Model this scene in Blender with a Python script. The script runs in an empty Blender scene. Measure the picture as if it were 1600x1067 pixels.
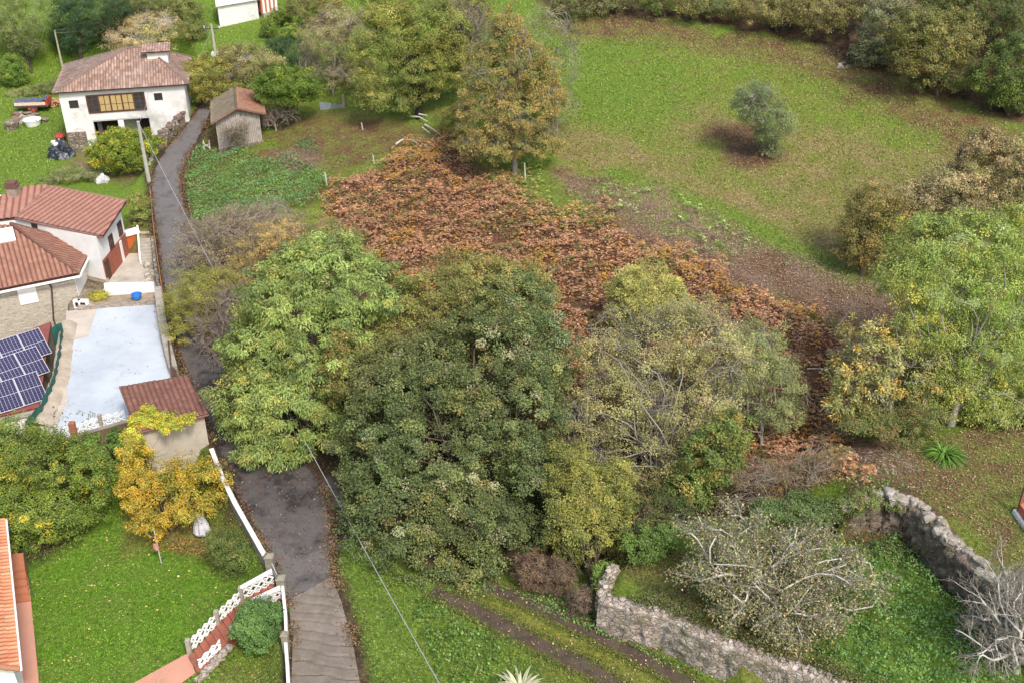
import bpy, bmesh, math
import numpy as np
from mathutils import Vector

SC = bpy.context.scene
COL = SC.collection
R = math.radians
# ------------------------------------------------------------------ camera
PITCH, F, CAM = R(31.0), 1700.0, np.array([0.0, 0.0, 40.0])
cd = bpy.data.cameras.new("camera"); cam = bpy.data.objects.new("camera", cd); COL.objects.link(cam)
cam.location = CAM; cam.rotation_euler = (R(90) - PITCH, 0, 0)
cd.sensor_width = 36; cd.lens = 36 * F / 1600; cd.clip_end = 3000; cd.clip_start = 0.5
SC.camera = cam
# ------------------------------------------------------------------ sky, sun, exposure
SUN_EL, SUN_AZ = 52.0, 150.0      # azimuth clockwise from +Y: behind and right of the camera
w = bpy.data.worlds.new("World"); SC.world = w; w.use_nodes = True
nt = w.node_tree; sky = nt.nodes.new("ShaderNodeTexSky"); sky.sky_type = 'NISHITA'; sky.sun_disc = False
sky.sun_elevation = R(SUN_EL); sky.sun_rotation = R(SUN_AZ); sky.air_density = 1.4; sky.dust_density = 4.0; sky.ozone_density = 0.6
bgn = nt.nodes["Background"]; bgn.inputs[1].default_value = 0.14
nt.links.new(sky.outputs[0], bgn.inputs[0])
sl = bpy.data.lights.new("sun", 'SUN'); sun = bpy.data.objects.new("sun", sl); COL.objects.link(sun)
sl.energy = 1.9; sl.angle = R(10); sl.color = (1.0, 0.95, 0.87)
a, e = R(SUN_AZ), R(SUN_EL)
sdir = Vector((math.sin(a) * math.cos(e), math.cos(a) * math.cos(e), math.sin(e)))
sun.rotation_euler = sdir.to_track_quat('Z', 'Y').to_euler(); sun.location = (0, 0, 80)
SC.view_settings.view_transform = 'Standard'; SC.view_settings.look = 'None'
SC.view_settings.gamma = 1; SC.view_settings.exposure = 0.78
# ------------------------------------------------------------------ projection helpers
CP, SP = math.cos(PITCH), math.sin(PITCH)
FWD = np.array([0, CP, -SP]); UPV = np.array([0, SP, CP]); RT = np.array([1.0, 0, 0])
def ray(px, py):
    px = np.asarray(px, float); py = np.asarray(py, float)
    return FWD * F + RT * (px[..., None] - 800) - UPV * (py[..., None] - 533.5)
def G(px, py, z=0.0):
    d = ray(px, py); t = (z - CAM[2]) / d[..., 2]
    return CAM + d * t[..., None]
def PYp(px, py, Y):
    d = ray(px, py); return CAM + d * (Y / d[..., 1])[..., None]
def proj(p):
    q = np.asarray(p, float) - CAM; dz = q @ FWD
    return 800 + F * (q @ RT) / dz, 533.5 - F * (q @ UPV) / dz, dz
def smooth(x, a, b):
    t = np.clip((x - a) / (b - a), 0, 1); return t * t * (3 - 2 * t)
def hash2(ix, iy, s):
    h = (ix.astype(np.int64) * 374761393 + iy.astype(np.int64) * 668265263 + s * 1442695041) & 0xffffffff
    h = ((h ^ (h >> 13)) * 1274126177) & 0xffffffff
    return ((h ^ (h >> 16)) & 0xffffff) / float(0xffffff)
def vnoise(x, y, s=0):
    ix, iy = np.floor(x), np.floor(y); fx, fy = x - ix, y - iy
    fx = fx * fx * (3 - 2 * fx); fy = fy * fy * (3 - 2 * fy)
    a = hash2(ix, iy, s); b = hash2(ix + 1, iy, s); c = hash2(ix, iy + 1, s); d = hash2(ix + 1, iy + 1, s)
    return (a * (1 - fx) + b * fx) * (1 - fy) + (c * (1 - fx) + d * fx) * fy
def fbm(x, y, s=0, o=4):
    v = 0; am = 0.5
    for i in range(o):
        v = v + am * vnoise(x, y, s + i * 17); x = x * 2.03; y = y * 2.03; am *= 0.5
    return v
def sdf(P, x, y):
    P = np.asarray(P)[:, :2]; d2 = np.full(x.shape, 1e18); ins = np.zeros(x.shape, bool)
    n = len(P)
    for i in range(n):
        a, b = P[i], P[(i + 1) % n]; ex, ey = b - a
        L = ex * ex + ey * ey + 1e-9
        t = np.clip(((x - a[0]) * ex + (y - a[1]) * ey) / L, 0, 1)
        d2 = np.minimum(d2, (x - a[0] - t * ex) ** 2 + (y - a[1] - t * ey) ** 2)
        c = (a[1] > y) != (b[1] > y)
        with np.errstate(divide='ignore', invalid='ignore'):
            xi = a[0] + (y - a[1]) * ex / (ey if ey != 0 else 1e-9)
        ins ^= c & (x < xi)
    d = np.sqrt(d2); return np.where(ins, -d, d)
def pl(s):
    v = [float(t) for t in s.replace(',', ' ').split()]
    return np.array(v).reshape(-1, 2)
# ------------------------------------------------------------------ terrain heights
def hroad(x, y): return 0.075 * (y - 43) * smooth(y, -40, 43) * (1 - 0.0 * y)
def hbase(x, y):
    h = 0.075 * (np.minimum(y, 220) - 43) + 0.03 * np.maximum(y - 220, 0)
    w = smooth(x, -30, 8)
    h = h + w * 0.10 * np.maximum(0, y - 52) + 0.07 * np.maximum(0, x - 6) * smooth(y, 40, 60)
    h = h + smooth(y, 150, 420) * 25
    return h
ROADL = pl("452 1100 452 1067 455 1000 448 940 433 900 418 865 395 825 372 780 350 735 333 690 318 650 300 605 281 560 268 510 258 470 250 430 247 390 242 350 236 310 236 280 246 255 262 230 285 205 303 182 316 163 330 140 352 112 380 85")
ROADR = pl("572 1100 566 1067 553 1000 536 940 521 900 516 865 520 825 515 780 490 735 455 690 425 650 395 605 368 560 345 510 330 470 318 430 304 390 294 350 287 310 284 280 290 255 304 230 317 205 327 182 334 163 348 140 371 112 400 85")
def on_base(p, off=0.0):
    """pixel -> the smooth terrain by iteration"""
    z = np.zeros(len(p))
    for _ in range(40):
        q = G(p[:, 0], p[:, 1], z); z = 0.6 * z + 0.4 * (hbase(q[:, 0], q[:, 1]) + off)
    q[:, 2] = z; return q
def onroad(p):
    z = np.zeros(len(p))
    for _ in range(40):
        q = G(p[:, 0], p[:, 1], z); z = 0.6 * z + 0.4 * (0.075 * (q[:, 1] - 43))
    q[:, 2] = z; return q
RL, RR = onroad(ROADL), onroad(ROADR)
ROADPOLY = np.vstack([RL, RR[::-1]])
ZLAWN, ZTER, ZYARD, ZH1, ZPATH, ZENC, ZUP = -1.7, 1.35, 1.35, 2.2, 0.2, 1.9, 4.0
FLATS = []   # polygon, height, blend width
def flat(px, z, blend): FLATS.append((G(*pl(px).T, z), z, blend))
flat("-250 700 60 705 200 668 318 690 335 735 358 775 395 830 415 870 430 900 440 960 446 1150 -300 1150", ZLAWN, 0.5)
def on_z(px, zf, off=0.0):
    p = pl(px); z = np.zeros(len(p))
    for _ in range(40):
        q = G(p[:, 0], p[:, 1], z); z = .6 * z + .4 * (zf(q[:, 1]) + off)
    q[:, 2] = z; return q
EASTB = on_z("247 440 247 448 250 480 256 515 264 550 270 572 282 598", lambda y: .075 * (y - 43), .75)
TERP = np.vstack([G(*pl("112 450 166 442 244 440").T, ZTER), EASTB, G(*pl("302 640 200 655 72 690 60 668 85 620 100 560 104 484").T, ZTER)]); TERP[:, 2] = ZTER
FLATS.append((TERP, ZTER, .3))
flat("60 470 112 450 166 445 247 443 240 395 200 396 120 380 0 380 -200 380 -200 470", ZYARD, 0.4)
FLATS.append((G(*pl("-300 380 60 400 112 440 106 480 100 560 84 620 58 668 68 692 -300 760").T, 1.35), -1.6, 0.3))
flat("-200 125 60 118 100 105 200 100 280 120 292 150 240 225 238 262 180 300 60 320 -200 340", ZH1, 2.5)
flat("660 915 760 905 930 985 1000 1010 1100 1062 1200 1100 1100 1200 900 1200 780 1067", ZPATH, 2.0)
WA = G(*pl("939 930 985 946 1040 958 1100 987 1170 1014 1250 1042 1320 1070 1420 1108").T, 2.15); WA[:, 1] += .38
WB = G(*pl("1322 792 1350 780 1385 775 1425 784 1455 808 1480 835 1505 862 1530 885 1560 915 1600 955 1660 1010").T, 4.15)
FLATS.append((np.vstack([G(np.array([953, 968, 1060, 1200]), np.array([925, 888, 850, 800]), 1.9), WB, WA[::-1][:-1]]), ZENC, .3))
FLATS.append((np.vstack([WB, G(*pl("1900 1060 1900 760 1650 680 1500 690 1400 720 1340 745").T, ZUP)]), ZUP, .5))
flat("205 735 330 700 350 745 330 790 240 800 190 770", -.4, 1.5)
def height(x, y, bumps=True):
    h = hbase(x, y)
    hr = 0.075 * (np.minimum(y, 220) - 43)
    d = sdf(ROADPOLY, x, y)
    for P, z, b in FLATS[4:6]:
        h = h + (z - h) * (1 - smooth(sdf(P, x, y), 0, b))
    # upper grass beside the enclosure eases into the slope on its far side
    P, z, b = FLATS[7]
    s7 = sdf(P, x, y); P6 = FLATS[6][0]; s6 = sdf(P6, x, y)
    ease = 0.5 + 7.0 * smooth(y, 44.5, 47)
    h = h + (z - h) * (1 - smooth(s7, 0, ease))
    for i in (0, 8, 3):
        P, z, b = FLATS[i]; h = h + (z - h) * (1 - smooth(sdf(P, x, y), 0, b))
    h = h + (ZENC - h) * (1 - smooth(s6, 0, 0.35 + 5 * smooth(y, 42.5, 46) * (1 - smooth(x, 13, 15.5))))
    kr = 1 - smooth(d, 0.55, 1.5)
    h = h + (hr - h) * kr
    for i in (1, 2):
        P, z, b = FLATS[i]; h = h + (z - h) * (1 - smooth(sdf(P, x, y), 0, b))
    P, z, b = FLATS[3]; h = h + (z - h) * (1 - smooth(sdf(P, x, y), 0, b)) * (1 - smooth(-sdf(TERP, x, y), -.3, 0))
    if bumps:
        fl = np.ones_like(h)
        for i in (1, 2): fl = np.minimum(fl, smooth(sdf(FLATS[i][0], x, y), 0, 1))
        m = (1 - kr) * fl
        h = h + m * (0.30 * (fbm(x * .25, y * .25, 5) - .5) + 0.10 * (fbm(x * 1.3, y * 1.3, 9, 3) - .5))
    return h
def axis(a, b, c, d, fine, coarse):
    return np.concatenate([np.arange(a, b, coarse), np.arange(b, c, fine), np.arange(c, d + coarse, coarse)])
GX = axis(-260, -76, 76, 260, 0.36, 6.0); GY = axis(-20, 36, 150, 520, 0.36, 6.0)
MX, MY = np.meshgrid(GX, GY)
HG = height(MX.ravel(), MY.ravel()).reshape(MX.shape)
# drive ruts and track
def interp(x, y):
    x = np.asarray(x, float); y = np.asarray(y, float)
    i = np.clip(np.searchsorted(GX, x) - 1, 0, len(GX) - 2); j = np.clip(np.searchsorted(GY, y) - 1, 0, len(GY) - 2)
    u = np.clip((x - GX[i]) / (GX[i + 1] - GX[i]), 0, 1); v = np.clip((y - GY[j]) / (GY[j + 1] - GY[j]), 0, 1)
    return (HG[j, i] * (1 - u) + HG[j, i + 1] * u) * (1 - v) + (HG[j + 1, i] * (1 - u) + HG[j + 1, i + 1] * u) * v
def T(px, py):
    """pixel -> point of the terrain (first hit)"""
    px = np.atleast_1d(np.asarray(px, float)); py = np.atleast_1d(np.asarray(py, float))
    d = ray(px, py); d = d / np.linalg.norm(d, axis=1)[:, None]
    t = np.full(len(px), 30.0); hit = np.zeros(len(px), bool)
    for _ in range(900):
        q = CAM + d * t[:, None]; below = q[:, 2] < interp(q[:, 0], q[:, 1]); hit |= below
        t = np.where(hit, t, t + 0.4)
    lo = t - 0.4; hi = t
    for _ in range(10):
        m = (lo + hi) / 2; q = CAM + d * m[:, None]; b = q[:, 2] < interp(q[:, 0], q[:, 1])
        hi = np.where(b, m, hi); lo = np.where(b, lo, m)
    return CAM + d * hi[:, None]
def T1(px, py): return T(px, py)[0]
def TP(s): p = pl(s); return T(p[:, 0], p[:, 1])
# ------------------------------------------------------------------ object helpers
def tag(o, label=None, cat=None, group=None, kind=None):
    if label: o["label"] = label
    if cat: o["category"] = cat
    if group: o["group"] = group
    if kind: o["kind"] = kind
    return o
def thing(name, label, cat, loc, group=None):
    o = bpy.data.objects.new(name, None); COL.objects.link(o); o.location = [float(v) for v in loc]
    o.empty_display_size = 0.3
    return tag(o, label, cat, group)
def link(name, me, mat, parent=None):
    o = bpy.data.objects.new(name, me); COL.objects.link(o)
    if mat is not None: me.materials.append(mat)
    if parent is not None: o.parent = parent
    return o
def npmesh(name, V, faces_n, idx, mat, parent=None, col=None, smooth_=False, uv=None):
    """V (n,3); faces all with faces_n corners; idx (m,faces_n)"""
    V = np.asarray(V, np.float32)
    if parent is not None: V = V - np.array(parent.location, np.float32)
    me = bpy.data.meshes.new(name); m = len(idx)
    me.vertices.add(len(V)); me.vertices.foreach_set("co", V.ravel())
    me.loops.add(m * faces_n); me.loops.foreach_set("vertex_index", np.asarray(idx, np.int32).ravel())
    me.polygons.add(m); me.polygons.foreach_set("loop_start", np.arange(m, dtype=np.int32) * faces_n)
    me.polygons.foreach_set("loop_total", np.full(m, faces_n, np.int32))
    if smooth_: me.polygons.foreach_set("use_smooth", np.ones(m, bool))
    me.update(calc_edges=True)
    if col is not None:
        c = np.ones((len(V), 4), np.float32); c[:, :3] = col
        a = me.color_attributes.new("Col", 'FLOAT_COLOR', 'POINT'); a.data.foreach_set("color", c.ravel())
    if uv is not None:
        l = me.uv_layers.new(name="UVMap"); l.data.foreach_set("uv", np.asarray(uv, np.float32)[np.asarray(idx).ravel()].ravel())
    return link(name, me, mat, parent)
class MB:
    """mesh builder for boxes, bars, prisms; build() links them as one object"""
    def __init__(s): s.v = []; s.f = []
    def add(s, vs, fs):
        n = len(s.v); s.v += [tuple(float(c) for c in v) for v in vs]; s.f += [tuple(i + n for i in f) for f in fs]
    def prism(s, top, bot):
        n = len(top); s.add(list(top) + list(bot), [tuple(range(n)), tuple(range(2 * n - 1, n - 1, -1))] + [(i, i + n, (i + 1) % n + n, (i + 1) % n) for i in range(n)])
        return s
    def box(s, c, x, y, z):
        """centre and three half-axis vectors"""
        c, x, y, z = [np.asarray(k, float) for k in (c, x, y, z)]
        P = [c + sx * x + sy * y + sz * z for sz in (1, -1) for sx, sy in ((-1, -1), (1, -1), (1, 1), (-1, 1))]
        return s.prism(P[:4], P[4:])
    def bar(s, a, b, wd, th=None, up=(0, 0, 1)):
        a, b = np.asarray(a, float), np.asarray(b, float); d = b - a; L = np.linalg.norm(d) + 1e-9; d = d / L
        u = np.cross(np.asarray(up, float), d)
        if np.linalg.norm(u) < 1e-3: u = np.cross((1.0, 0, 0), d)
        u /= np.linalg.norm(u); v = np.cross(d, u)
        return s.box((a + b) / 2, d * L / 2, u * wd / 2, v * (th or wd) / 2)
    def tube(s, pts, rad, n=6):
        pts = np.asarray(pts, float); rad = np.broadcast_to(rad, (len(pts),)); vs = []
        for i, p in enumerate(pts):
            d = pts[min(i + 1, len(pts) - 1)] - pts[max(i - 1, 0)]; d = d / (np.linalg.norm(d) + 1e-9)
            u = np.cross(d, (0.13, 0.2, 1)); 
            if np.linalg.norm(u) < .05: u = np.cross(d, (1, 0, 0))
            u /= np.linalg.norm(u); v = np.cross(d, u)
            for k in range(n):
                an = 2 * math.pi * k / n; vs.append(p + rad[i] * (math.cos(an) * u + math.sin(an) * v))
        fs = [(i * n + k, i * n + (k + 1) % n, (i + 1) * n + (k + 1) % n, (i + 1) * n + k) for i in range(len(pts) - 1) for k in range(n)]
        fs += [tuple(range(n))[::-1], tuple(range((len(pts) - 1) * n, len(pts) * n))]
        s.add(vs, fs); return s
    def rock(s, c, r, rng, flatn=.7):
        bm = bmesh.new(); bmesh.ops.create_icosphere(bm, subdivisions=2, radius=1)
        sc = np.array([r, r * rng.uniform(.7, 1.1), r * flatn]); k = rng.uniform(0, 9, 3)
        an = rng.uniform(0, 6.28); ca, sa = math.cos(an), math.sin(an); vs = []
        for v in bm.verts:
            p = np.array(v.co); q = np.sign(p) * np.abs(p) ** .55
            q = q * (1 + .16 * math.sin(3 * p[0] + k[0]) + .13 * math.sin(4 * p[1] + k[1]) + .1 * math.sin(5 * p[2] + k[2])) * sc
            vs.append((c[0] + q[0] * ca - q[1] * sa, c[1] + q[0] * sa + q[1] * ca, c[2] + q[2]))
        fs = [tuple(v.index for v in f.verts) for f in bm.faces]; bm.free(); s.add(vs, fs); return s
    def build(s, name, mat, parent=None, bevel=0, smooth_=False):
        me = bpy.data.meshes.new(name); V = s.v
        if parent is not None:
            o = parent.location; pp = parent
            while pp.parent: pp = pp.parent; o = o + pp.location
            V = [(a - o[0], b - o[1], c - o[2]) for a, b, c in V]
        me.from_pydata(V, [], s.f); me.update()
        bm = bmesh.new(); bm.from_mesh(me); bmesh.ops.recalc_face_normals(bm, faces=bm.faces)
        if bevel: bmesh.ops.bevel(bm, geom=[e for e in bm.edges], offset=bevel, segments=1, affect='EDGES')
        bm.to_mesh(me); bm.free()
        if smooth_: me.polygons.foreach_set("use_smooth", np.ones(len(me.polygons), bool))
        return link(name, me, mat, parent)
# ------------------------------------------------------------------ materials
def mat_new(name):
    m = bpy.data.materials.new(name); m.use_nodes = True; nt = m.node_tree
    return m, nt, nt.nodes, nt.links, nt.nodes["Principled BSDF"]
def N(nodes, t, **k):
    n = nodes.new("ShaderNode" + t)
    for a, b in k.items():
        if a in n.bl_rna.properties: setattr(n, a, b)
        else: n.inputs[a.replace('_', ' ')].default_value = b
    return n
def ramp(nodes, stops, interp_='LINEAR'):
    r = nodes.new("ShaderNodeValToRGB"); cr = r.color_ramp; cr.interpolation = interp_
    while len(cr.elements) < len(stops): cr.elements.new(0.5)
    for el, (p, c) in zip(cr.elements, stops):
        el.position = p; el.color = (*c, 1) if len(c) == 3 else c
    return r
def mixc(nodes, links, fac, a, b, mode='MIX'):
    m = nodes.new("ShaderNodeMix"); m.data_type = 'RGBA'; m.blend_type = mode
    for s, v in ((0, fac), (6, a), (7, b)):
        if hasattr(v, 'links'): links.new(v, m.inputs[s])
        elif s == 0: m.inputs[0].default_value = v
        else: m.inputs[s].default_value = (*v, 1)
    return m.outputs[2]
def coords(nodes, uv=False):
    t = nodes.new("ShaderNodeTexCoord"); return t.outputs['UV' if uv else 'Object']
def plain(name, col, var=0.25, scale=2.0, rough=0.8, bump=0.15, dirt=None, dirt_amt=0.5, fine=14.0, metal=0.0, spec=0.3):
    """weathered painted / concrete like surface: base colour, blotches, optional dirt"""
    m, nt, n, l, b = mat_new(name); c = coords(n)
    n1 = N(n, "TexNoise", Scale=scale, Detail=6.0, Roughness=.65); l.new(c, n1.inputs[0])
    n2 = N(n, "TexNoise", Scale=fine, Detail=4.0, Roughness=.7); l.new(c, n2.inputs[0])
    c0 = np.array(col)
    r1 = ramp(n, [(.3, tuple(c0 * (1 - var))), (.7, tuple(np.minimum(c0 * (1 + var * .5), 1)))]); l.new(n1.outputs[0], r1.inputs[0])
    r2 = ramp(n, [(.3, (1 - var * .5,) * 3), (.7, (1, 1, 1))]); l.new(n2.outputs[0], r2.inputs[0])
    o = mixc(n, l, 1.0, r1.outputs[0], r2.outputs[0], 'MULTIPLY')
    if dirt is not None:
        n3 = N(n, "TexNoise", Scale=scale * .6, Detail=8.0, Roughness=.75); l.new(c, n3.inputs[0])
        r3 = ramp(n, [(.5, (0, 0, 0)), (.72, (dirt_amt,) * 3)]); l.new(n3.outputs[0], r3.inputs[0])
        o = mixc(n, l, r3.outputs[0], o, dirt)
    l.new(o, b.inputs["Base Color"]); b.inputs["Roughness"].default_value = rough; b.inputs["Metallic"].default_value = metal
    b.inputs["Specular IOR Level"].default_value = spec
    if bump:
        bp = N(n, "Bump", Strength=bump, Distance=.03); l.new(n2.outputs[0], bp.inputs["Height"]); l.new(bp.outputs[0], b.inputs["Normal"])
    return m
def stone_mat(name, cols, scale=3.0, mortar=(.10, .08, .06), bump=.8, moss=None, mossamt=.6, flatz=1.6, plaster=None, edge=.07):
    m, nt, n, l, b = mat_new(name); c = coords(n)
    mp = N(n, "Mapping"); mp.inputs[3].default_value = (1, 1, flatz); l.new(c, mp.inputs[0])
    nz = N(n, "TexNoise", Scale=3.0, Detail=2.0); l.new(mp.outputs[0], nz.inputs[0])
    wv = mixc(n, l, .12, mp.outputs[0], nz.outputs[1], 'ADD')
    v = N(n, "TexVoronoi", Scale=scale); l.new(wv, v.inputs[0])
    ve = N(n, "TexVoronoi", Scale=scale, feature='DISTANCE_TO_EDGE'); l.new(wv, ve.inputs[0])
    sp = N(n, "SeparateColor"); l.new(v.outputs["Color"], sp.inputs[0])
    k = len(cols); r = ramp(n, [((i + .5) / k, cc) for i, cc in enumerate(cols)]); l.new(sp.outputs[0], r.inputs[0])
    n2 = N(n, "TexNoise", Scale=12.0, Detail=5.0, Roughness=.7); l.new(c, n2.inputs[0])
    r2 = ramp(n, [(.3, (.6, .6, .6)), (.7, (1.1, 1.1, 1.1))]); l.new(n2.outputs[0], r2.inputs[0])
    o = mixc(n, l, 1.0, r.outputs[0], r2.outputs[0], 'MULTIPLY')
    re = ramp(n, [(.01, (1, 1, 1)), (edge, (0, 0, 0))]); l.new(ve.outputs[0], re.inputs[0])
    o = mixc(n, l, re.outputs[0], o, mortar)
    if plaster is not None:
        n4 = N(n, "TexNoise", Scale=.9, Detail=5.0, Roughness=.7); l.new(c, n4.inputs[0])
        r5 = ramp(n, [(.56, (0, 0, 0)), (.62, (.85,) * 3)]); l.new(n4.outputs[0], r5.inputs[0]); o = mixc(n, l, r5.outputs[0], o, plaster)
    if moss is not None:
        n3 = N(n, "TexNoise", Scale=1.1, Detail=7.0, Roughness=.7); l.new(c, n3.inputs[0])
        r3 = ramp(n, [(.48, (0, 0, 0)), (.62, (mossamt,) * 3)]); l.new(n3.outputs[0], r3.inputs[0])
        o = mixc(n, l, r3.outputs[0], o, moss)
    l.new(o, b.inputs["Base Color"]); b.inputs["Roughness"].default_value = .9; b.inputs["Specular IOR Level"].default_value = .2
    rb = ramp(n, [(0, (0, 0, 0)), (.12, (1, 1, 1))]); l.new(ve.outputs[0], rb.inputs[0])
    bp = N(n, "Bump", Strength=bump, Distance=.08); l.new(rb.outputs[0], bp.inputs["Height"]); l.new(bp.outputs[0], b.inputs["Normal"])
    return m
def tile_mat(name, cols, lichen=None, lamt=.5, pu=.25, pv=.42, rough=.85, lscale=.8, dark=.5, groove_shade=.5):
    """roof tiles: one colour per tile from the UV cell (UV in metres), blotches of lichen"""
    m, nt, n, l, b = mat_new(name); c = coords(n, True); cw = coords(n)
    mp = N(n, "Mapping"); mp.inputs[3].default_value = (1 / pu, 1 / pv, 1); l.new(c, mp.inputs[0])
    fl = N(n, "VectorMath", operation='FLOOR'); l.new(mp.outputs[0], fl.inputs[0])
    wn = N(n, "TexWhiteNoise", noise_dimensions='2D'); l.new(fl.outputs[0], wn.inputs[0])
    k = len(cols); r = ramp(n, [((i + .5) / k, cc) for i, cc in enumerate(cols)]); l.new(wn.outputs[0], r.inputs[0])
    n2 = N(n, "TexNoise", Scale=9.0, Detail=5.0, Roughness=.75); l.new(cw, n2.inputs[0])
    r2 = ramp(n, [(.3, (dark,) * 3), (.65, (1.05,) * 3)]); l.new(n2.outputs[0], r2.inputs[0])
    o = mixc(n, l, 1.0, r.outputs[0], r2.outputs[0], 'MULTIPLY')
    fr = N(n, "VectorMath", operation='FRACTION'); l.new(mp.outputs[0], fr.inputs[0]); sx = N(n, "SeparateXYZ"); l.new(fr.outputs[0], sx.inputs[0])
    rg = ramp(n, [(0, (groove_shade,) * 3), (.10, (groove_shade * 1.1,) * 3), (.3, (1, 1, 1)), (.74, (1, 1, 1)), (1, (groove_shade,) * 3)]); l.new(sx.outputs[0], rg.inputs[0])  # groove shade, with some dirt, painted into the tile colour as dark channel stripes
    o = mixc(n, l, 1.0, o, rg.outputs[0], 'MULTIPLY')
    if lichen is not None:
        n3 = N(n, "TexNoise", Scale=lscale, Detail=8.0, Roughness=.75); l.new(cw, n3.inputs[0])
        r3 = ramp(n, [(.42, (0, 0, 0)), (.68, (lamt,) * 3)]); l.new(n3.outputs[0], r3.inputs[0])
        o = mixc(n, l, r3.outputs[0], o, lichen)
    l.new(o, b.inputs["Base Color"]); b.inputs["Roughness"].default_value = rough; b.inputs["Specular IOR Level"].default_value = .25
    return m
def leaf_mat(name="foliage", trans=.13, rough=.6):
    m, nt, n, l, b = mat_new(name)
    at = N(n, "Attribute", attribute_name="Col"); l.new(at.outputs[0], b.inputs["Base Color"])
    b.inputs["Roughness"].default_value = rough; b.inputs["Specular IOR Level"].default_value = .28
    if trans:
        tr = N(n, "BsdfTranslucent"); l.new(at.outputs[0], tr.inputs[0])
        mx = N(n, "MixShader"); mx.inputs[0].default_value = trans; l.new(b.outputs[0], mx.inputs[1]); l.new(tr.outputs[0], mx.inputs[2])
        l.new(mx.outputs[0], n["Material Output"].inputs[0])
    return m
LEAF = leaf_mat(); LITTER = leaf_mat("dry_leaves", .05, .8)
BARK = plain("bark", (.13, .10, .075), .4, 3, .95, .5, fine=20)
BARKG = plain("grey_bark", (.27, .245, .21), .3, 3, .9, .3, fine=20)
BARKW = plain("pale_bark", (.56, .53, .48), .3, 4, .9, .3, fine=20)
TWIG = plain("twigs", (.31, .255, .21), .3, 3, .95, 0, fine=20)
# ------------------------------------------------------------------ ground colours (albedo only)
C_LUSH, C_GRASS, C_OLIVE, C_DRY = (.118, .192, .03), (.135, .20, .03), (.165, .175, .045), (.24, .185, .09)
C_LIT, C_PINK, C_SOIL, C_DARK = (.15, .088, .05), (.21, .145, .105), (.10, .068, .045), (.045, .036, .024)
C_RUST, C_MOSS, C_LAWN = (.15, .068, .038), (.17, .185, .03), (.10, .205, .018)
PATCH = [  # px outline, colour, second colour, feather (m), edge noise (m)
 ("860 20 1000 28 1300 90 1560 190 1600 300 1380 440 1330 400 1100 340 960 290 860 250 850 100", C_GRASS, C_OLIVE, 2, 3),
 ("1060 170 1300 200 1560 280 1480 420 1340 420 1180 330 1060 240", C_OLIVE, C_DRY, 4, 6),
 ("860 190 960 205 1080 270 1300 350 1370 420 1300 400 1100 330 960 270 880 250", C_DRY, C_OLIVE, 1.5, 2.5),
 ("860 60 1040 90 1060 160 960 190 900 170 865 120", C_LUSH, C_GRASS, 4, 5),
 ("950 265 1060 300 1180 345 1280 400 1330 440 1240 400 1120 350 1000 310", C_LUSH, C_GRASS, 1.0, 1.5),
 ("850 25 1000 28 1180 55 1300 80 1420 130 1580 210 1600 300 1500 230 1330 150 1180 80 1000 60 880 50", C_LIT, C_OLIVE, 1.5, 3),
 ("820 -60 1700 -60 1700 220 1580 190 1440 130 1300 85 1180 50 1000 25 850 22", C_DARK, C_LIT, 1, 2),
 ("1110 200 1180 195 1215 235 1205 258 1150 265 1115 235", C_LIT, C_SOIL, 1, 2),
 ("870 265 960 300 1100 350 1240 400 1340 450 1420 480 1440 560 1320 510 1230 480 1120 440 1040 400 930 350 880 300", C_PINK, C_LIT, 1.2, 2),
 ("940 300 1020 290 1120 345 1180 385 1150 400 1060 370 980 340", C_GRASS, C_PINK, 1, 1.5),
 ("490 340 520 285 640 240 700 215 800 270 900 300 960 350 1040 400 1160 445 1300 500 1400 560 1330 640 1300 740 1180 800 900 800 640 560 560 400", C_RUST, C_SOIL, 1.2, 2),
 ("740 270 830 270 930 320 940 350 880 345 780 300", C_LUSH, C_OLIVE, 1.2, 1.5),
 ("285 215 330 185 430 170 520 180 640 200 690 215 620 240 520 290 490 330 440 345 290 420 285 300", C_GRASS, C_LIT, 1.2, 2),
 ("440 180 560 170 690 200 680 215 620 240 560 262 500 260 440 215", C_LIT, C_OLIVE, 1.5, 2),
 ("418 235 500 232 510 262 440 268", C_PINK, C_LIT, 1, 1),
 ("400 150 560 80 700 120 720 190 560 165 420 180", C_GRASS, C_OLIVE, 2, 3),
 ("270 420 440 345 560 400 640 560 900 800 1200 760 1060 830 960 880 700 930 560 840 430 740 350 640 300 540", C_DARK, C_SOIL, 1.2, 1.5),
 ("516 858 560 840 700 925 800 985 920 1060 960 1120 640 1120 570 1067 540 940", C_GRASS, C_LUSH, .5, 1),
 ("690 925 800 915 940 930 1000 1000 1150 1067 1200 1120 920 1100 800 1010", C_MOSS, C_OLIVE, .5, .6),
 ("760 905 935 925 1000 1005 1130 1060 1040 1050 900 960 790 925", C_LUSH, C_GRASS, .5, .6),
 ("940 928 960 885 1060 850 1100 890 1300 1000 1290 1050 1100 985", C_OLIVE, C_LIT, .6, 1),
 ("1280 850 1400 840 1450 880 1530 960 1600 1060 1560 1100 1300 1067 1270 960", C_LUSH, C_GRASS, .6, 1),
 ("1300 690 1400 700 1520 690 1600 640 1600 960 1540 900 1480 830 1420 780 1330 770 1290 740", C_OLIVE, C_LIT, 1, 2),
 ("1310 690 1370 690 1440 730 1480 770 1420 760 1330 730", C_PINK, C_LIT, .8, 1),
 ("1500 650 1700 560 1700 760 1570 750 1500 720", C_LIT, C_OLIVE, 1, 2),
]
GRASS_L = (.135, .215, .032)
px_, py_ = MX.ravel(), MY.ravel()
base = np.tile(np.array(GRASS_L), (len(px_), 1)); alt = np.tile(np.array(C_GRASS), (len(px_), 1))
wn1 = fbm(px_ * .35, py_ * .35, 31, 4) - .47
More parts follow.
